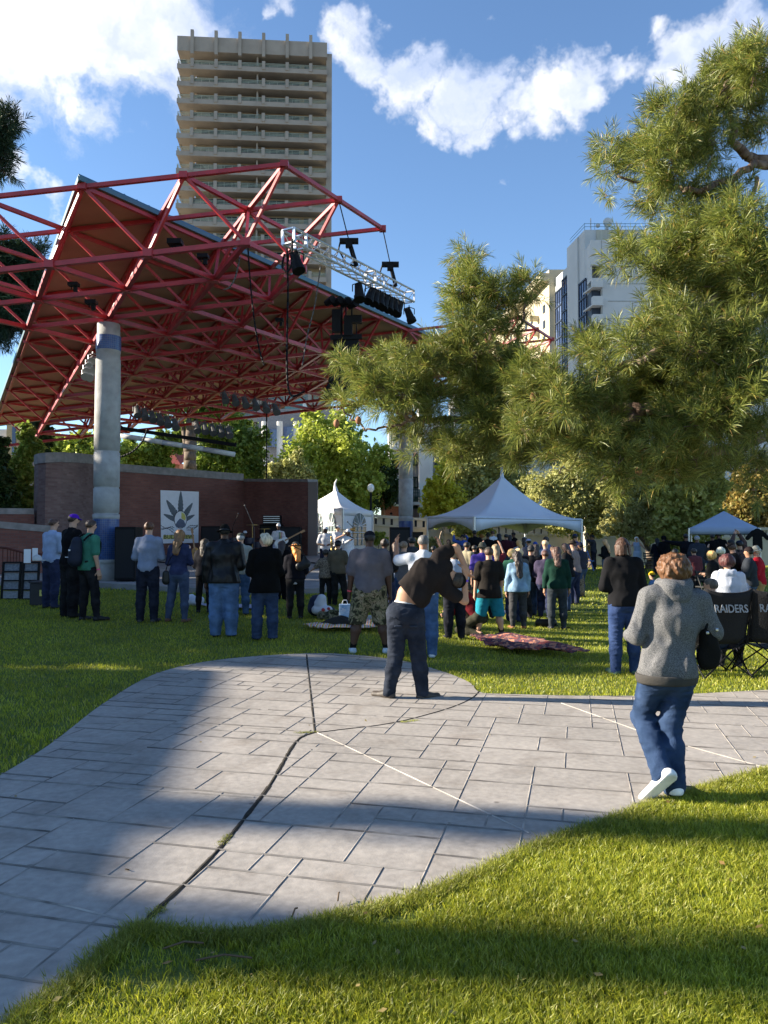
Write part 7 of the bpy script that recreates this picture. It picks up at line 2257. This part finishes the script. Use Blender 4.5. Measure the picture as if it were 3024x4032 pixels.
bt = thing('frame_tent', 'large white high peak frame tent with arched valance over the audience', 'tent', (0, 0, 0))
Fc = at(1868, 2033, 29.5); Rc = at(2290, 2043, 32.6); Lc = at(1684, 2034, 34.2)
Bc = Lc + Rc - Fc; Bc[2] = Fc[2]
pk_ = (Fc + Rc + Lc + Bc) / 4; pk_ = at(1976, 1872, pk_[1])
tent_roof([Fc, Rc, Bc, Lc], pk_, .62, M_vinyl, bt, 1.75, 16, .62)
MB().tube(pk_ + [0, 0, -.1], pk_ + [0, 0, .28], .10, .04).ball(pk_ + [0, 0, .32], .07).build('finial', M_vinyl, bt)
for c in (Fc, Rc, Bc, Lc):
    g = float(ground(c[0], c[1])); MB().tube((c[0], c[1], g), (c[0], c[1], c[2] - .02), .055, n=10).box((c[0], c[1], g + .02), (.25, .25, .04)).build('pole', M_alu, bt)
m = MB()
for a, b in ((Fc, Rc), (Rc, Bc), (Bc, Lc), (Lc, Fc)): m.tube(a - [0, 0, .06], b - [0, 0, .06], .03)
m.build('frame_rail', M_alu, bt)

st = thing('marquee', 'white stage marquee with arched clear windows in its side walls', 'tent', (0, 0, 0))
M_white = mk('bright white vinyl', (.78, .78, .80), .5, var=.04, scale=.9)
c1_ = at(1350, 2003, 34.5); c2_ = at(1466, 2012, 38.5); c0_ = at(1165, 1998, 38.5); c3_ = c2_ + c0_ - c1_; c3_[2] = c1_[2]
pk2 = (c1_ + c2_ + c0_ + c3_) / 4; pk2 = at(1322, 1928, pk2[1])
tent_roof([c1_, c2_, c3_, c0_], pk2, .30, M_white, st, 1.5, 12, 0)
MB().tube(pk2 + [0, 0, -.1], pk2 + [-.05, 0, .3], .14, .03).tube(pk2 + [-.05, 0, .3], pk2 + [.06, 0, .55], .05, .01).build('finial', M_white, st)
for (a, b, wins) in ((c0_, c1_, ((.28, .2),  (.52, .2), (.78, .2))), (c1_, c2_, ((.53, .27),))):
    zb_ = 1.0
    wall_run('side_wall', [a[:2], b[:2]], [zb_] * 2, [a[2] - .05, b[2] - .05], .03, M_white, st)
    d = b - a; L_ = np.linalg.norm(d[:2]); d = np.array([d[0], d[1], 0]) / L_; nrm = np.array([d[1], -d[0], 0])
    for (u, wd) in wins:
        c = a + d * L_ * u + nrm * .02; hw = min(.85, wd * L_ * .42); z0 = 1.45; z1 = 2.35
        if u == .53: hw = .95
        pts_ = [c + d * -hw, c + d * hw] ; out = []
        for p in pts_: q = p.copy(); q[2] = z0; out.append(q)
        for k in range(13):
            t = math.pi * k / 12; q = c + d * hw * math.cos(t); q[2] = z1 + .62 * math.sin(t); out.append(q)
        w = MB().extr(out, nrm * .012).build('arched_window', wall_mat(), st)
        mm = MB()
        for t in (-.33, .33): q = c + d * hw * t + nrm * .03; mm.beam((q[0], q[1], z0), (q[0], q[1], z1), .05, .03)
        for zz in (z0 + .3, z0 + .6, z1): qa = c - d * hw + nrm * .03; qb = c + d * hw + nrm * .03; mm.beam((qa[0], qa[1], zz), (qb[0], qb[1], zz), .04, .03)
        for k in range(5):
            t = math.pi * (k + .5) / 5; q = c + d * hw * math.cos(t) + nrm * .03; q0 = c + nrm * .03; mm.beam((q0[0], q0[1], z1), (q[0], q[1], z1 + .6 * math.sin(t)), .04, .03)
        mm.build('glazing_bars', M_white, w)
for c in (c1_, c2_, c0_): MB().tube((c[0], c[1] - .03, .95), (c[0], c[1] - .03, c[2]), .06, n=8).build('pole', M_alu, st)

pc = thing('popup_canopy', 'small blue grey pop up canopy at the right of the lawn', 'canopy', (0, 0, 0))
M_cblue = mk('blue grey canopy cloth', (.30, .35, .45), .7, var=.06, scale=1)
a = at(2712, 2080, 28); b = at(2992, 2080, 28)
c_ = at(2975, 2084, 31); d_ = at(2722, 2084, 31); c_[2] = d_[2] = a[2]
cs = [a, b, c_, d_]
pk3 = at(2850, 2012, 29.5)
tent_roof(cs, pk3, .22, M_cblue, pc, 1.08, 8, 0)
for c in cs:
    g = float(ground(c[0], c[1])); MB().tube((c[0], c[1], g), (c[0], c[1], c[2]), .03, n=6).build('leg', M_alu, pc)
# shirt on a hanger
sh_ = thing('hanging_tee', 'black tee hung up for display at the right corner of the blue canopy', 't-shirt', at(2982, 2090, 27.6))
K_ = Sdf(); K_.cap((0, 0, -.08), (0, 0, -.62), .17, .19, .05, [((0, 1, 0), .22)]); K_.cap((-.16, 0, -.06), (-.36, 0, -.26), .085, None, .04, [((0, 1, 0), .4)]); K_.cap((.16, 0, -.06), (.36, 0, -.26), .085, None, .04, [((0, 1, 0), .4)])
K_.build('cloth', .02, cloth((.012, .012, .012)), sh_); MB().path([(-.2, 0, -.02), (0, 0, .06), (.2, 0, -.02)], .012, 5).tube((0, 0, .05), (0, 0, .14), .01).build('hanger', M_blk, sh_)

# ================================================================ STAGE GEAR
def cabinet(label, px, pyt, Y, w, h, d, cat='speaker', name='speaker_cabinet', n=1):
    c = at(px, pyt, Y); g = c[2] - h
    r = thing(name, label, cat, (c[0], Y, g))
    MB().box((0, 0, h / 2), (w, d, h)).build('box', M_blk, r, bevel=.015)
    gr = MB(); gr.box((0, -d / 2 - .006, h / 2), (w * .88, .012, h * .9)); gr.build('grille', mk('speaker grille', (.02, .02, .022), .9, scale=200, bump=.5, bscale=300), r)
    m = MB()
    for k in (-1, 1):
        for z in (.3, .7): m.tube((k * w / 2, 0, h * z), (k * (w / 2 + .02), 0, h * z), .05, n=8)
    m.build('handle', M_gry, r)
    m = MB()
    for a in (-1, 1):
        for b in (-1, 1): m.tube((a * w * .38 - .02, b * d * .38, -.06), (a * w * .38 + .02, b * d * .38, -.06), .05, n=8)
    m.build('castors', M_blk, r)
    return r


cabinet('tall black speaker cabinet on castors right of the near column', 508, 2075, 19.6, .52, 1.35, .6)
cabinet('black speaker cabinet with carrying handle left of the phone holder', 1573, 2076, 21, .56, 1.5, .6)
cabinet('black amplifier stack against the stage wall behind the leather jacket', 835, 2072, 30, .75, 1.1, .5, 'amplifier', 'amplifier')
cabinet('black amplifier stack right of the drums against the dark wall wing', 1070, 2065, 31, .9, 1.5, .5, 'amplifier', 'amplifier')
cabinet('dark road case below the dark wall wing', 1140, 2075, 30, .9, 1.2, .6, 'case', 'road_case')
rk = thing('rack_amplifier', 'small amplifier head with silver stripes on the right amplifier stack', 'amplifier', at(1072, 2062, 30.6))
MB().box((0, 0, .15), (.7, .4, .36)).build('case', M_blk, rk); m = MB()
for k in range(4): m.box((0, -.21, .04 + .08 * k), (.64, .02, .025))
m.build('trim_bars', M_alu, rk)
# drum kit
dk = thing('drum_kit', 'dark drum kit in front of the drummer', 'drum kit', at(955, 2180, 29))
o = dk.location; o.z = .95
MB().tube((-.05, -.35, .3), (-.05, .1, .3), .28, n=20).build('bass_drum', M_blk, dk)
for k, (x_, z_) in enumerate(((-.35, .6), (.25, .6), (.6, .45))): MB().tube((x_, 0, z_), (x_, 0, z_ + .22), .17, n=16).build('tom', mk('dark shell', (.03, .03, .05), .3), dk)
for k, (x_, z_) in enumerate(((-.7, 1.1), (.8, 1.15), (.35, 1.3))):
    MB().tube((x_, .1, 0), (x_, .1, z_), .012, n=5).tube((x_ - .0, .1, z_), (x_, .1, z_ + .01), .23, n=18).build('cymbal', mk('bronze', (.5, .35, .12), .3, metal=.8), dk)
for k, (px, py, L_, dx) in enumerate(((1000, 2090, .8, -.35), (915, 2080, .5, .2), (1390, 2110, .2, -.2))):
    b_ = at(px, 2185, 28); r = thing('microphone_stand', ['microphone boom stand over the drummer', 'microphone stand left of the drums', 'microphone stand before the singer'][k], 'stand', b_)
    MB().tube((0, 0, 0), (0, 0, 1.0), .012, n=5).tube((0, 0, 1.0), (dx, 0, 1.0 + L_), .011, n=5).tube((-.2, 0, 0), (0, 0, .25), .01, n=4).tube((.2, 0, 0), (0, 0, .25), .01, n=4).build('boom', M_gry if k == 0 else M_blk, r)
    MB().ball((dx, 0, 1.0 + L_), .03, 6).build('microphone', M_gry, r)


def guitar(label, loc, rot, scale=1.0, body=(.42, .2, .06)):
    r = thing('guitar', label, 'guitar', loc); r.rotation_euler = rot
    G = Sdf(); G.cap((0, 0, .0), (0, 0, .04), .15, None, .03, [((0, 1, 0), .18)]); G.cap((0, 0, .22), (0, 0, .24), .115, None, .06, [((0, 1, 0), .22)])
    G.build('guitar_body', .014, mk('guitar wood', body, .3), r)
    MB().box((0, -.03, .55), (.045, .03, .62)).box((.01, -.03, .90), (.075, .02, .15)).build('neck', mk('guitar neck', (.35, .2, .1), .4), r)
    MB().box((0, -.04, .03), (.07, .02, .03)).tube((0, -.03, .16), (0, -.045, .16), .045, n=12).build('bridge', M_blk, r)
    r.scale = (scale,) * 3
    return r


guitar('tan guitar leaning upright on a stand at the stage front', at(773, 2198, 24.5), (-.15, -.2, 0), 1.0, (.48, .25, .07))
bp_ = bpy.data.objects.get
def near_person(word):
    for o in scene.objects:
        if 'label' in o and word in o['label'] and o['label'].startswith(('bass', 'sax', 'tromb', 'singer')): return o


b_ = near_person('bass player').location
guitar('white bass guitar held by the striped player', (b_.x + .06, b_.y - .32, b_.z + .98), (0, R(62), R(0)), 1.1, (.75, .75, .72))
s_ = near_person('saxophonist').location
sx2 = thing('saxophone', 'brass saxophone held by the left horn player', 'saxophone', (s_.x + .22, s_.y - .32, s_.z + .7))
M_brass = mk('aged brass', (.45, .32, .12), .3, metal=.8)
MB().path([(-.02, .1, .66), (0, 0, .62), (.02, -.02, .3), (.03, -.03, .05), (.08, -.04, -.03), (.15, -.04, .0), (.18, -.04, .12), (.22, -.06, .28)], .02, 8, .075).build('sax_body', M_brass, sx2, True)
MB().path([(.05, -.05, .5), (.07, -.06, .1)], .01, 5).build('keys', M_blk, sx2)
s_ = near_person('trombonist').location
tb3 = thing('trombone', 'brass trombone pointing right beside the singer', 'trombone', (s_.x + .12, s_.y - .25, s_.z + 1.48))
MB().path([(.0, 0, 0), (.9, -.1, 0), (.95, -.1, -.04), (.9, -.1, -.09), (.1, 0, -.09)], .012, 6).build('slide', M_brass, tb3, True)
MB().path([(-.2, 0, .05), (.35, 0, .06)], .012, 6).tube((.35, 0, .06), (.55, 0, .06), .02, .09, 12, False).build('bell', M_brass, tb3, True)
s_ = near_person('singer').location
mc = thing('microphone', 'black hand microphone held by the singer in white', 'microphone', (s_.x + .1, s_.y - .2, s_.z + 1.42))
MB().tube((0, 0, 0), (.16, -.05, -.08), .02, .014, 8).ball((0, 0, 0), .032, 6).build('mic_body', M_blk, mc)
# striped vest of the bass player
s_ = near_person('bass player')
for k, c in enumerate(((.55, .05, .03), (.6, .45, .03), (.05, .2, .06))):
    m = MB().beam((-.10 + .045 * k, .15, .8), (-.10 + .045 * k, .15, 1.42), .03, .012); m.build('stripe', mk('stripe', c, .8), s_)

# ================================================================ VENDOR RACKS, left edge
g0 = P(40, 2362)
for k, (px0, px1) in enumerate(((4, 76), (84, 148))):
    p0 = P(px0, 2362); w = (px1 - px0) / F * p0[1]; h = at(0, 2212, p0[1])[2] - p0[2]
    r = thing('display_rack', ['black display rack with four grey panels at the left picture edge', 'black display rack with four grey panels next to the blue shirt'][k], 'rack', (p0[0] + w / 2, p0[1], p0[2])); r.rotation_euler = (R(-6), 0, R(4))
    fr = MB()
    for s in (-1, 1): fr.box((s * (w / 2 - .015), 0, h / 2), (.035, .06, h))
    for q_ in range(5): fr.box((0, 0, h * (q_ / 4 * .97 + .015)), (w - .065, .058, .03))
    fr.build('frame', M_blk, r)
    for q_ in range(4):
        MB().box((0, .012, h * ((q_ + .5) / 4 * .97 + .012)), (w - .07, .012, h * .97 / 4 - .04)).build('panel', mk('printed card %d' % (q_ % 2), (.10, .115, .15) if q_ % 2 else (.15, .165, .19), .6, scale=22, col2=(.20, .22, .26) if q_ % 2 else (.24, .26, .3)), r)
bx_ = thing('cardboard_sign', 'two white cards propped up behind the display racks', 'cards', at(118, 2200, 14.5))
MB().box((-.05, 0, .05), (.12, .02, .26), R(8)).build('card', M_ban, bx_); MB().box((.07, .05, .1), (.1, .02, .2), R(-6)).build('card', M_ban, bx_)
ct = thing('cap', 'white baseball cap lying on the dark box behind the racks', 'cap', at(146, 2208, 14.4))
K_ = Sdf(); K_.cap((0, 0, .02), (0, 0, .03), .085, None, .01); K_.build('crown', .01, cloth((.6, .6, .6)), ct, [((0, 0, 0), (0, 0, -1))]); MB().box((.1, -.02, .01), (.1, .12, .012)).build('peak', cloth((.6, .6, .6)), ct, bevel=.004)
vb = thing('plastic_box', 'dark storage box behind the display racks', 'box', (at(158, 2360, 15.4)[0], 15.4, float(ground(-6.5, 15.4))))
MB().box((0, 0, .22), (.3, .3, .44)).build('box', mk('dark plastic', (.02, .022, .03), .5), vb, bevel=.02); MB().box((0, 0, .46), (.33, .33, .04)).build('lid', mk('dark plastic lid', (.03, .03, .04), .5), vb, bevel=.01)
MB().box((.1, -.16, .25), (.08, .02, .12)).build('yellow_sticker', M_yel, vb)


# ================================================================ LITTER OF THE AUDIENCE
def sheet(name, label, corners, mat, wav=.02, seed=0, cat='blanket', n=40, lift=.035):
    r = np.random.default_rng(seed)
    c = [P(*q)[:2] for q in corners]
    U, W = np.meshgrid(np.linspace(0, 1, n), np.linspace(0, 1, n), indexing='ij')
    xy = ((1 - U) * (1 - W))[..., None] * c[0] + (U * (1 - W))[..., None] * c[1] + (U * W)[..., None] * c[2] + ((1 - U) * W)[..., None] * c[3]
    nz = 0; ex = 0
    for k in range(7):
        a, b, p = r.normal() * 14, r.normal() * 10, r.random() * 6
        nz = nz + np.abs(np.sin(U * a + W * b + p)) * wav / (1 + .3 * k); ex = ex + np.sin(U * a * .7 + W * b * .7 + p) * wav * .5
    xy = xy + np.stack([ex, ex * .6], -1)
    z = ground(xy[..., 0], xy[..., 1]) + lift + nz
    v = np.concatenate([xy, z[..., None]], -1).reshape(-1, 3)
    i, j = np.meshgrid(np.arange(n - 1), np.arange(n - 1), indexing='ij'); a = (i * n + j).ravel()
    o = npmesh(name, v, np.stack([a, a + n, a + n + 1, a + 1], 1), mat, None, True)
    so = o.modifiers.new('s', 'SOLIDIFY'); so.thickness = .008
    return tag(o, label, cat)


def stripe_mat():
    m = bpy.data.materials.new('serape stripes')
    nt, N, L, b = nodes_of(m)
    tc = N.new('ShaderNodeTexCoord'); w = N.new('ShaderNodeTexWave'); w.bands_direction = 'X'; w.inputs['Scale'].default_value = 3.2; w.inputs['Distortion'].default_value = 1.2; w.wave_profile = 'SAW'
    L.new(tc.outputs['Object'], w.inputs['Vector'])
    r = N.new('ShaderNodeValToRGB'); r.color_ramp.interpolation = 'CONSTANT'; e = r.color_ramp.elements
    e[0].color = (.5, .06, .04, 1); e[1].position = .12; e[1].color = (.6, .5, .3, 1)
    for p, c in ((.25, (.03, .08, .3, 1)), (.36, (.65, .6, .5, 1)), (.48, (.6, .2, .03, 1)), (.58, (.08, .1, .08, 1)), (.68, (.6, .45, .08, 1)), (.8, (.1, .25, .3, 1)), (.9, (.6, .55, .5, 1))): x = e.new(p); x.color = c
    L.new(w.outputs['Fac'], r.inputs[0]); L.new(r.outputs[0], b.inputs['Base Color']); b.inputs['Roughness'].default_value = .95
    return m


sheet('striped_blanket', 'bright multicoloured striped blanket on the shaded grass behind the camouflage shorts', [(1186, 2478), (1270, 2494), (1480, 2492), (1470, 2455)], stripe_mat(), .02, 1)
M_pais = mk('paisley cloth', (.30, .07, .05), .9, scale=13, col2=(.50, .17, .10), detail=8)
nt_ = M_pais.node_tree
cr_ = [n for n in nt_.nodes if n.type == 'VALTORGB'][0]
e_ = cr_.color_ramp.elements.new(.5); e_.color = (.03, .03, .06, 1)
e_ = cr_.color_ramp.elements.new(.56); e_.color = (.42, .20, .13, 1)
sheet('patterned_blanket', 'long crumpled rust red patterned cloth on the grass between path and audience', [(1850, 2540), (1990, 2580), (2325, 2600), (2020, 2522)], M_pais, .035, 2, n=70)
sheet('pale_blanket', 'flat pale lilac blanket behind the leather jacket', [(760, 2388), (800, 2395), (1010, 2408), (1000, 2392)], mk('pale lilac cloth', (.34, .33, .42), .9), .008, 3, n=14)
sheet('blue_towel', 'blue white striped towel behind the denim jacket wearer', [(1980, 2415), (1990, 2424), (2060, 2420), (2050, 2408)], mk('striped towel', (.12, .14, .4), .9, scale=14, col2=(.7, .7, .75), stretch=(.2, 8, 1)), .01, 4, n=14)


def lump(name, label, px, py, prims, mat, cat, vox=.015, cuts=(), noise=.008, d=0):
    p = P(px, py); r = thing(name, label, cat, (p[0], p[1] + d, p[2]))
    S_ = Sdf()
    for a, b, ra, rb_, k, sq in prims: S_.cap(a, b, ra, rb_, k, sq)
    S_.build(name + '_body', vox, mat, r, [((0, 0, .0), (0, 0, -1))] + list(cuts), folds(noise, px % 13, 30) if noise else None)
    return r


lump('pillow', 'white pillow with blue cross stripes on the grass behind the brown boots', 762, 2385, [((-.08, 0, .1), (.12, 0, .08), .11, .09, .03, None), ((-.06, 0, .16), (-.03, 0, .2), .05, .03, .04, None)], mk('pillow stripe', (.45, .47, .55), .9, scale=9, col2=(.65, .68, .75)), 'pillow')
bk = lump('backpack', 'dark backpack with white red and blue cap on top beside the striped blanket', 1268, 2430, [((-.12, 0, .16), (-.1, 0, .28), .15, .13, .04, None), ((.05, 0, .1), (.15, 0, .1), .1, .1, .04, None)], mk('navy nylon', (.02, .025, .06), .6), 'backpack')
K_ = Sdf(); K_.cap((-.02, -.1, .26), (0, -.12, .34), .12, .09, .03); K_.cap((-.1, -.14, .14), (.12, -.16, .13), .085, .09, .03); K_.build('white_flap', .014, mk('white red pattern', (.5, .52, .58), .8, scale=5, col2=(.6, .6, .65)), bk)
MB().ball((.04, -.25, .15), .035, 6).ball((.14, -.235, .17), .03, 6).build('red_patch', mk('red patch', (.4, .05, .05), .7), bk)
sb = lump('shopping_bag', 'blue and white printed shopping bag standing on the striped blanket', 1358, 2462, [((0, 0, .16), (0, 0, .3), .02, .02, .0, None)], M_ban, 'bag', .01, (), 0)
MB().box((0, 0, .2), (.20, .10, .34)).build('bag_body', mk('blue print', (.03, .25, .55), .5, scale=9, col2=(.65, .75, .85)), sb, bevel=.006)
text('lettering', 'DE', .09, M_ban, sb, (-.04, -.056, .28), (math.pi / 2, 0, 0), .002)
MB().path([(-.05, 0, .37), (-.03, 0, .44), (.03, 0, .44), (.05, 0, .37)], .006, 5).build('handle', M_ban, sb)
lump('jacket_pile', 'crumpled dark grey jacket on the striped blanket', 1318, 2475, [((-.2, 0, .05), (.2, 0, .08), .09, .1, .06, None), ((0, .02, .12), (.2, 0, .14), .08, .07, .05, None)], cloth((.035, .035, .035)), 'jacket', noise=.02)
lump('jacket_pile', 'grey green camouflage jacket heaped between backpack and shopping bag', 1300, 2440, [((-.12, 0, .06), (.2, 0, .05), .1, .09, .05, None), ((.0, 0, .12), (.1, 0, .13), .07, .06, .05, None)], camo(), 'jacket', noise=.02)
lump('white_bundle', 'small white cloth bundle right of the camouflage shorts', 1445, 2446, [((-.1, 0, .05), (.1, 0, .04), .07, .06, .04, None)], cloth((.45, .46, .42)), 'bundle', noise=.015)
cp = thing('paper_cup', 'white paper cup lying on its side above the rust red cloth', 'cup', P(1898, 2522) + [0, 0, .05])
cp.rotation_euler = (R(90), 0, R(80))
MB().lathe([(0, -.07), (.032, -.07), (.045, .07), (.048, .072), (.046, .078), (.041, .07), (.03, -.064), (0, -.064)], (0, 0, 0), 20).build('cup_body', mk('white paper', (.75, .75, .75), .6), cp, True)
hb = lump('handbag', 'black handbag on the lawn between tan boots and dark trousers', 2150, 2470, [((-.12, 0, .08), (.12, 0, .08), .1, .1, .02, [((0, 1, 0), .6)])], mk('black leather', (.015, .015, .015), .4), 'handbag', .012, [((0, 0, .16), (0, 0, 1))], .003)
MB().path([(-.14, 0, .15), (-.08, -.05, .24), (.08, -.05, .24), (.14, 0, .15)], .008, 5).path([(.1, -.05, .1), (.25, -.2, .02), (.45, -.22, .02)], .008, 5).build('strap', M_blk, hb)
lump('white_bag', 'small white bag on the grass by the plaid skirt', 2150, 2415, [((-.08, 0, .06), (.08, 0, .06), .08, .07, .03, None)], cloth((.5, .5, .5)), 'bag', noise=.01)
# backpack of the person in green
def owner(w):
    for o in scene.objects:
        if 'label' in o and w in o['label']: return o


og = owner('green tee and black'); ca, sa = math.cos(og.rotation_euler.z), math.sin(og.rotation_euler.z)
bp2 = thing('backpack', 'navy backpack worn by the person in the green tee', 'backpack', og.location, og.rotation_euler.z)
zc_ = 1.24
S_ = Sdf(); S_.cap((-.02, -.24, zc_ - .17), (-.02, -.22, zc_ + .14), .13, .10, .03, [((0, 1, 0), .85)]); S_.cap((-.02, -.30, zc_ - .18), (-.02, -.29, zc_ - .02), .09, .08, .03, [((0, 1, 0), .8)])
S_.build('pack', .014, mk('navy pack cloth', (.010, .014, .03), .7, bump=.3, bscale=30), bp2, (), folds(.005, 4, 30))
for s in (-1, 1): MB().path(smooth_pts([V(s * .11, -.16, zc_ + .17), V(s * .14, -.02, zc_ + .28), V(s * .15, .14, zc_ + .12), V(s * .16, .06, zc_ - .15), V(s * .12, -.14, zc_ - .2)], 3), .018, 6).build('strap', M_blk, bp2, True)
MB().box((.02, -.375, zc_ + .0), (.05, .01, .03)).box((-.06, -.375, zc_ - .12), (.09, .008, .012)).build('white_marks', M_ban, bp2)
ow = owner('curly brown hair in navy'); pb_ = thing('crossbody_bag', 'small black crossbody bag at the left hip of the curly haired person', 'bag', ow.location, ow.rotation_euler.z)
S_ = Sdf(); S_.cap((-.2, -.08, .72), (-.2, -.08, .84), .07, .065, .02, [((0, 1, 0), .5)]); S_.build('bag_body', .012, mk('black leather', (.015, .015, .015), .4), pb_); MB().path(smooth_pts([V(-.2, -.08, .9), V(-.1, -.16, 1.1), V(.12, -.12, 1.38)], 3), .008, 5).build('strap', M_blk, pb_, True)
oh = owner('brown felt hat'); ob_ = thing('shoulder_bag', 'large black shoulder bag of the person in the felt hat', 'bag', oh.location, oh.rotation_euler.z)
S_ = Sdf(); S_.cap((.08, -.15, .95), (.2, -.13, 1.0), .08, .07, .03, [((0, 1, 0), .5)]); S_.cap((.16, -.14, 1.1), (.18, -.14, 1.0), .04, .08, .04, [((0, 1, 0), .5)]); S_.build('bag_body', .014, mk('black leather', (.015, .015, .015), .4), ob_); MB().path([(.2, -.17, 1.08), (.1, -.17, 1.25), (-.05, -.14, 1.32)], .008, 5).build('strap', M_blk, ob_)


# ================================================================ CAMP CHAIRS
def camp_chair(label, px, fy, rz, word, tx_w):
    p = P(px, fy)
    r = thing('camp_chair', label, 'folding chair', p, rz)
    hm = mk('black canvas', (.010, .010, .012), .85, scale=4, bump=.3, bscale=60)
    b_ = MB()
    n = 10; v = []
    for i in range(n + 1):
        u = i / n * 2 - 1
        for j in range(9):
            t = j / 8
            wd = .27 + .03 * t
            z = .42 + t * .62 + (.05 * abs(u) ** 3 * t) ; yy = .0 - t * .16 - .06 * (1 - u * u) - .0
            v.append((u * wd, yy, z))
    f = []
    for i in range(n):
        for j in range(8): a = i * 9 + j; f.append((a, a + 9, a + 10, a + 1))
    me = bpy.data.meshes.new('backrest'); me.from_pydata(v, [], f); me.materials.append(hm); me.polygons.foreach_set('use_smooth', [True] * len(f)); o = link(bpy.data.objects.new('backrest', me), r)
    so = o.modifiers.new('s', 'SOLIDIFY'); so.thickness = .02
    S_ = MB()
    for s in (-1, 1): S_.box((s * .31, .22, .66), (.07, .45, .03)); S_.box((s * .3, .22, .52), (.012, .4, .24))
    S_.build('armrest', hm, r)
    v = []
    for i in range(9):
        for j in range(9): u = i / 8 * 2 - 1; t = j / 8; v.append((u * .28, t * .48, .42 - .07 * (1 - u * u)))
    f = [(i * 9 + j, i * 9 + 9 + j, i * 9 + 10 + j, i * 9 + 1 + j) for i in range(8) for j in range(8)]
    me = bpy.data.meshes.new('seat'); me.from_pydata(v, [], f); me.materials.append(hm); o = link(bpy.data.objects.new('seat', me), r); so = o.modifiers.new('s', 'SOLIDIFY'); so.thickness = .015
    for (a, b) in (((-.3, -.12, .02), (.28, -.02, .5)), ((.3, -.12, .02), (-.28, -.02, .5)), ((-.3, .5, .02), (.28, .46, .45)), ((.3, .5, .02), (-.28, .46, .45)), ((-.3, -.12, .02), (-.29, .48, .42)), ((.3, -.12, .02), (.29, .48, .42)), ((-.3, .5, .02), (-.29, -.02, .45)), ((.3, .5, .02), (.29, -.02, .45)), ((-.28, -.02, .42), (-.30, -.17, 1.06)), ((.28, -.02, .42), (.30, -.17, 1.06))):
        MB().tube(a, b, .010, n=6).build('leg', M_blk, r)
    m = MB()
    for s in (-1, 1):
        for yy in (-.12, .5): m.tube((s * .3, yy, 0), (s * .3, yy, .03), .022, n=8)
    m.build('feet', M_blk, r)
    text('lettering', word, .135, mk('silver print', (.27, .28, .30), .6), r, (0, -.205, .85), (R(90) - .25, 0, 0), .004, tx_w)
    return r


cc = camp_chair('black camp chair lettered RAIDERS with a seated person, right of the walking person', 2850, 2672, R(4), 'RAIDERS', .80)
camp_chair('empty looking black camp chair lettered RAIDERS cut by the right edge', 3040, 2668, R(-6), 'RAIDERS', .80)
x_, y_ = cc.location.x, cc.location.y
person('seated person with short grey brown hair and sunglasses in the lettered camp chair', x_ + (-.05), y_ + .16, 1.60, R(12), 1, 'm', 1.05, 'l', 'tee', (.02, .02, .025), 'cotton', 'jeans', (.02, .03, .05), 'denim', BLK, 'buzz', (.06, .05, .04), legs=('sit', 'sit'), arms=('lap', 'lap'), glasses=True, head=R(35), J=dict(pel=V(0, .0, .45)))
# folding chairs near the tan wall
for k, (px, py, Y, c, rot) in enumerate(((1800, 2150, 27, (.6, .6, .6), .3), (1762, 2160, 28, (.02, .02, .02), -.2), (2312, 2212, 33, (.1, .22, .55), .5), (2560, 2225, 31, (.02, .02, .025), 0), (2785, 2300, 20, (.02, .02, .02), .4))):
    q_ = at(px, py, Y); g = float(ground(q_[0], Y))
    r = thing('folding_chair', ['white slatted folding chair in front of the tan wall', 'black folding chair left of the white one by the tan wall', 'blue folding chair at the foot of the far tree trunk', 'black folding chair behind the dreadlocked person', 'black folding chair among the audience by the blond heads'][k], 'folding chair', (q_[0], Y, g), rot)
    mt = mk('chair paint', c, .6)
    MB().box((0, 0, .45), (.42, .4, .03)).build('seat', mt, r)
    m = MB()
    for z in (.62, .72, .82): m.box((0, .2, z), (.42, .02, .05))
    m.build('backrest', mt, r)
    for s in (-1, 1): MB().beam((s * .2, -.2, 0), (s * .2, .2, .88), .025).build('leg', mt, r); MB().beam((s * .18, .25, 0), (s * .18, -.15, .46), .025).build('leg', mt, r)
# extension mats, cables on the plaza
for k, pts in enumerate(([(560, 2222), (700, 2240), (850, 2250), (1000, 2235), (1150, 2240)], [(1190, 2230), (1300, 2240), (1400, 2225)], [(1200, 2200), (1260, 2192), (1340, 2200), (1420, 2195)])):
    q_ = []
    for (px, py) in pts:
        p = P(px, py); q_.append((p[0], p[1], p[2] + .16))
    tag(MB().path(smooth_pts(q_, 4), .02, 5).build('stage_cable', M_blk, None, True), ['long black cable lying across the stage front', 'black cable on the stage right of the felt hat', 'black cable near the marquee on the stage floor'][k], 'cable')
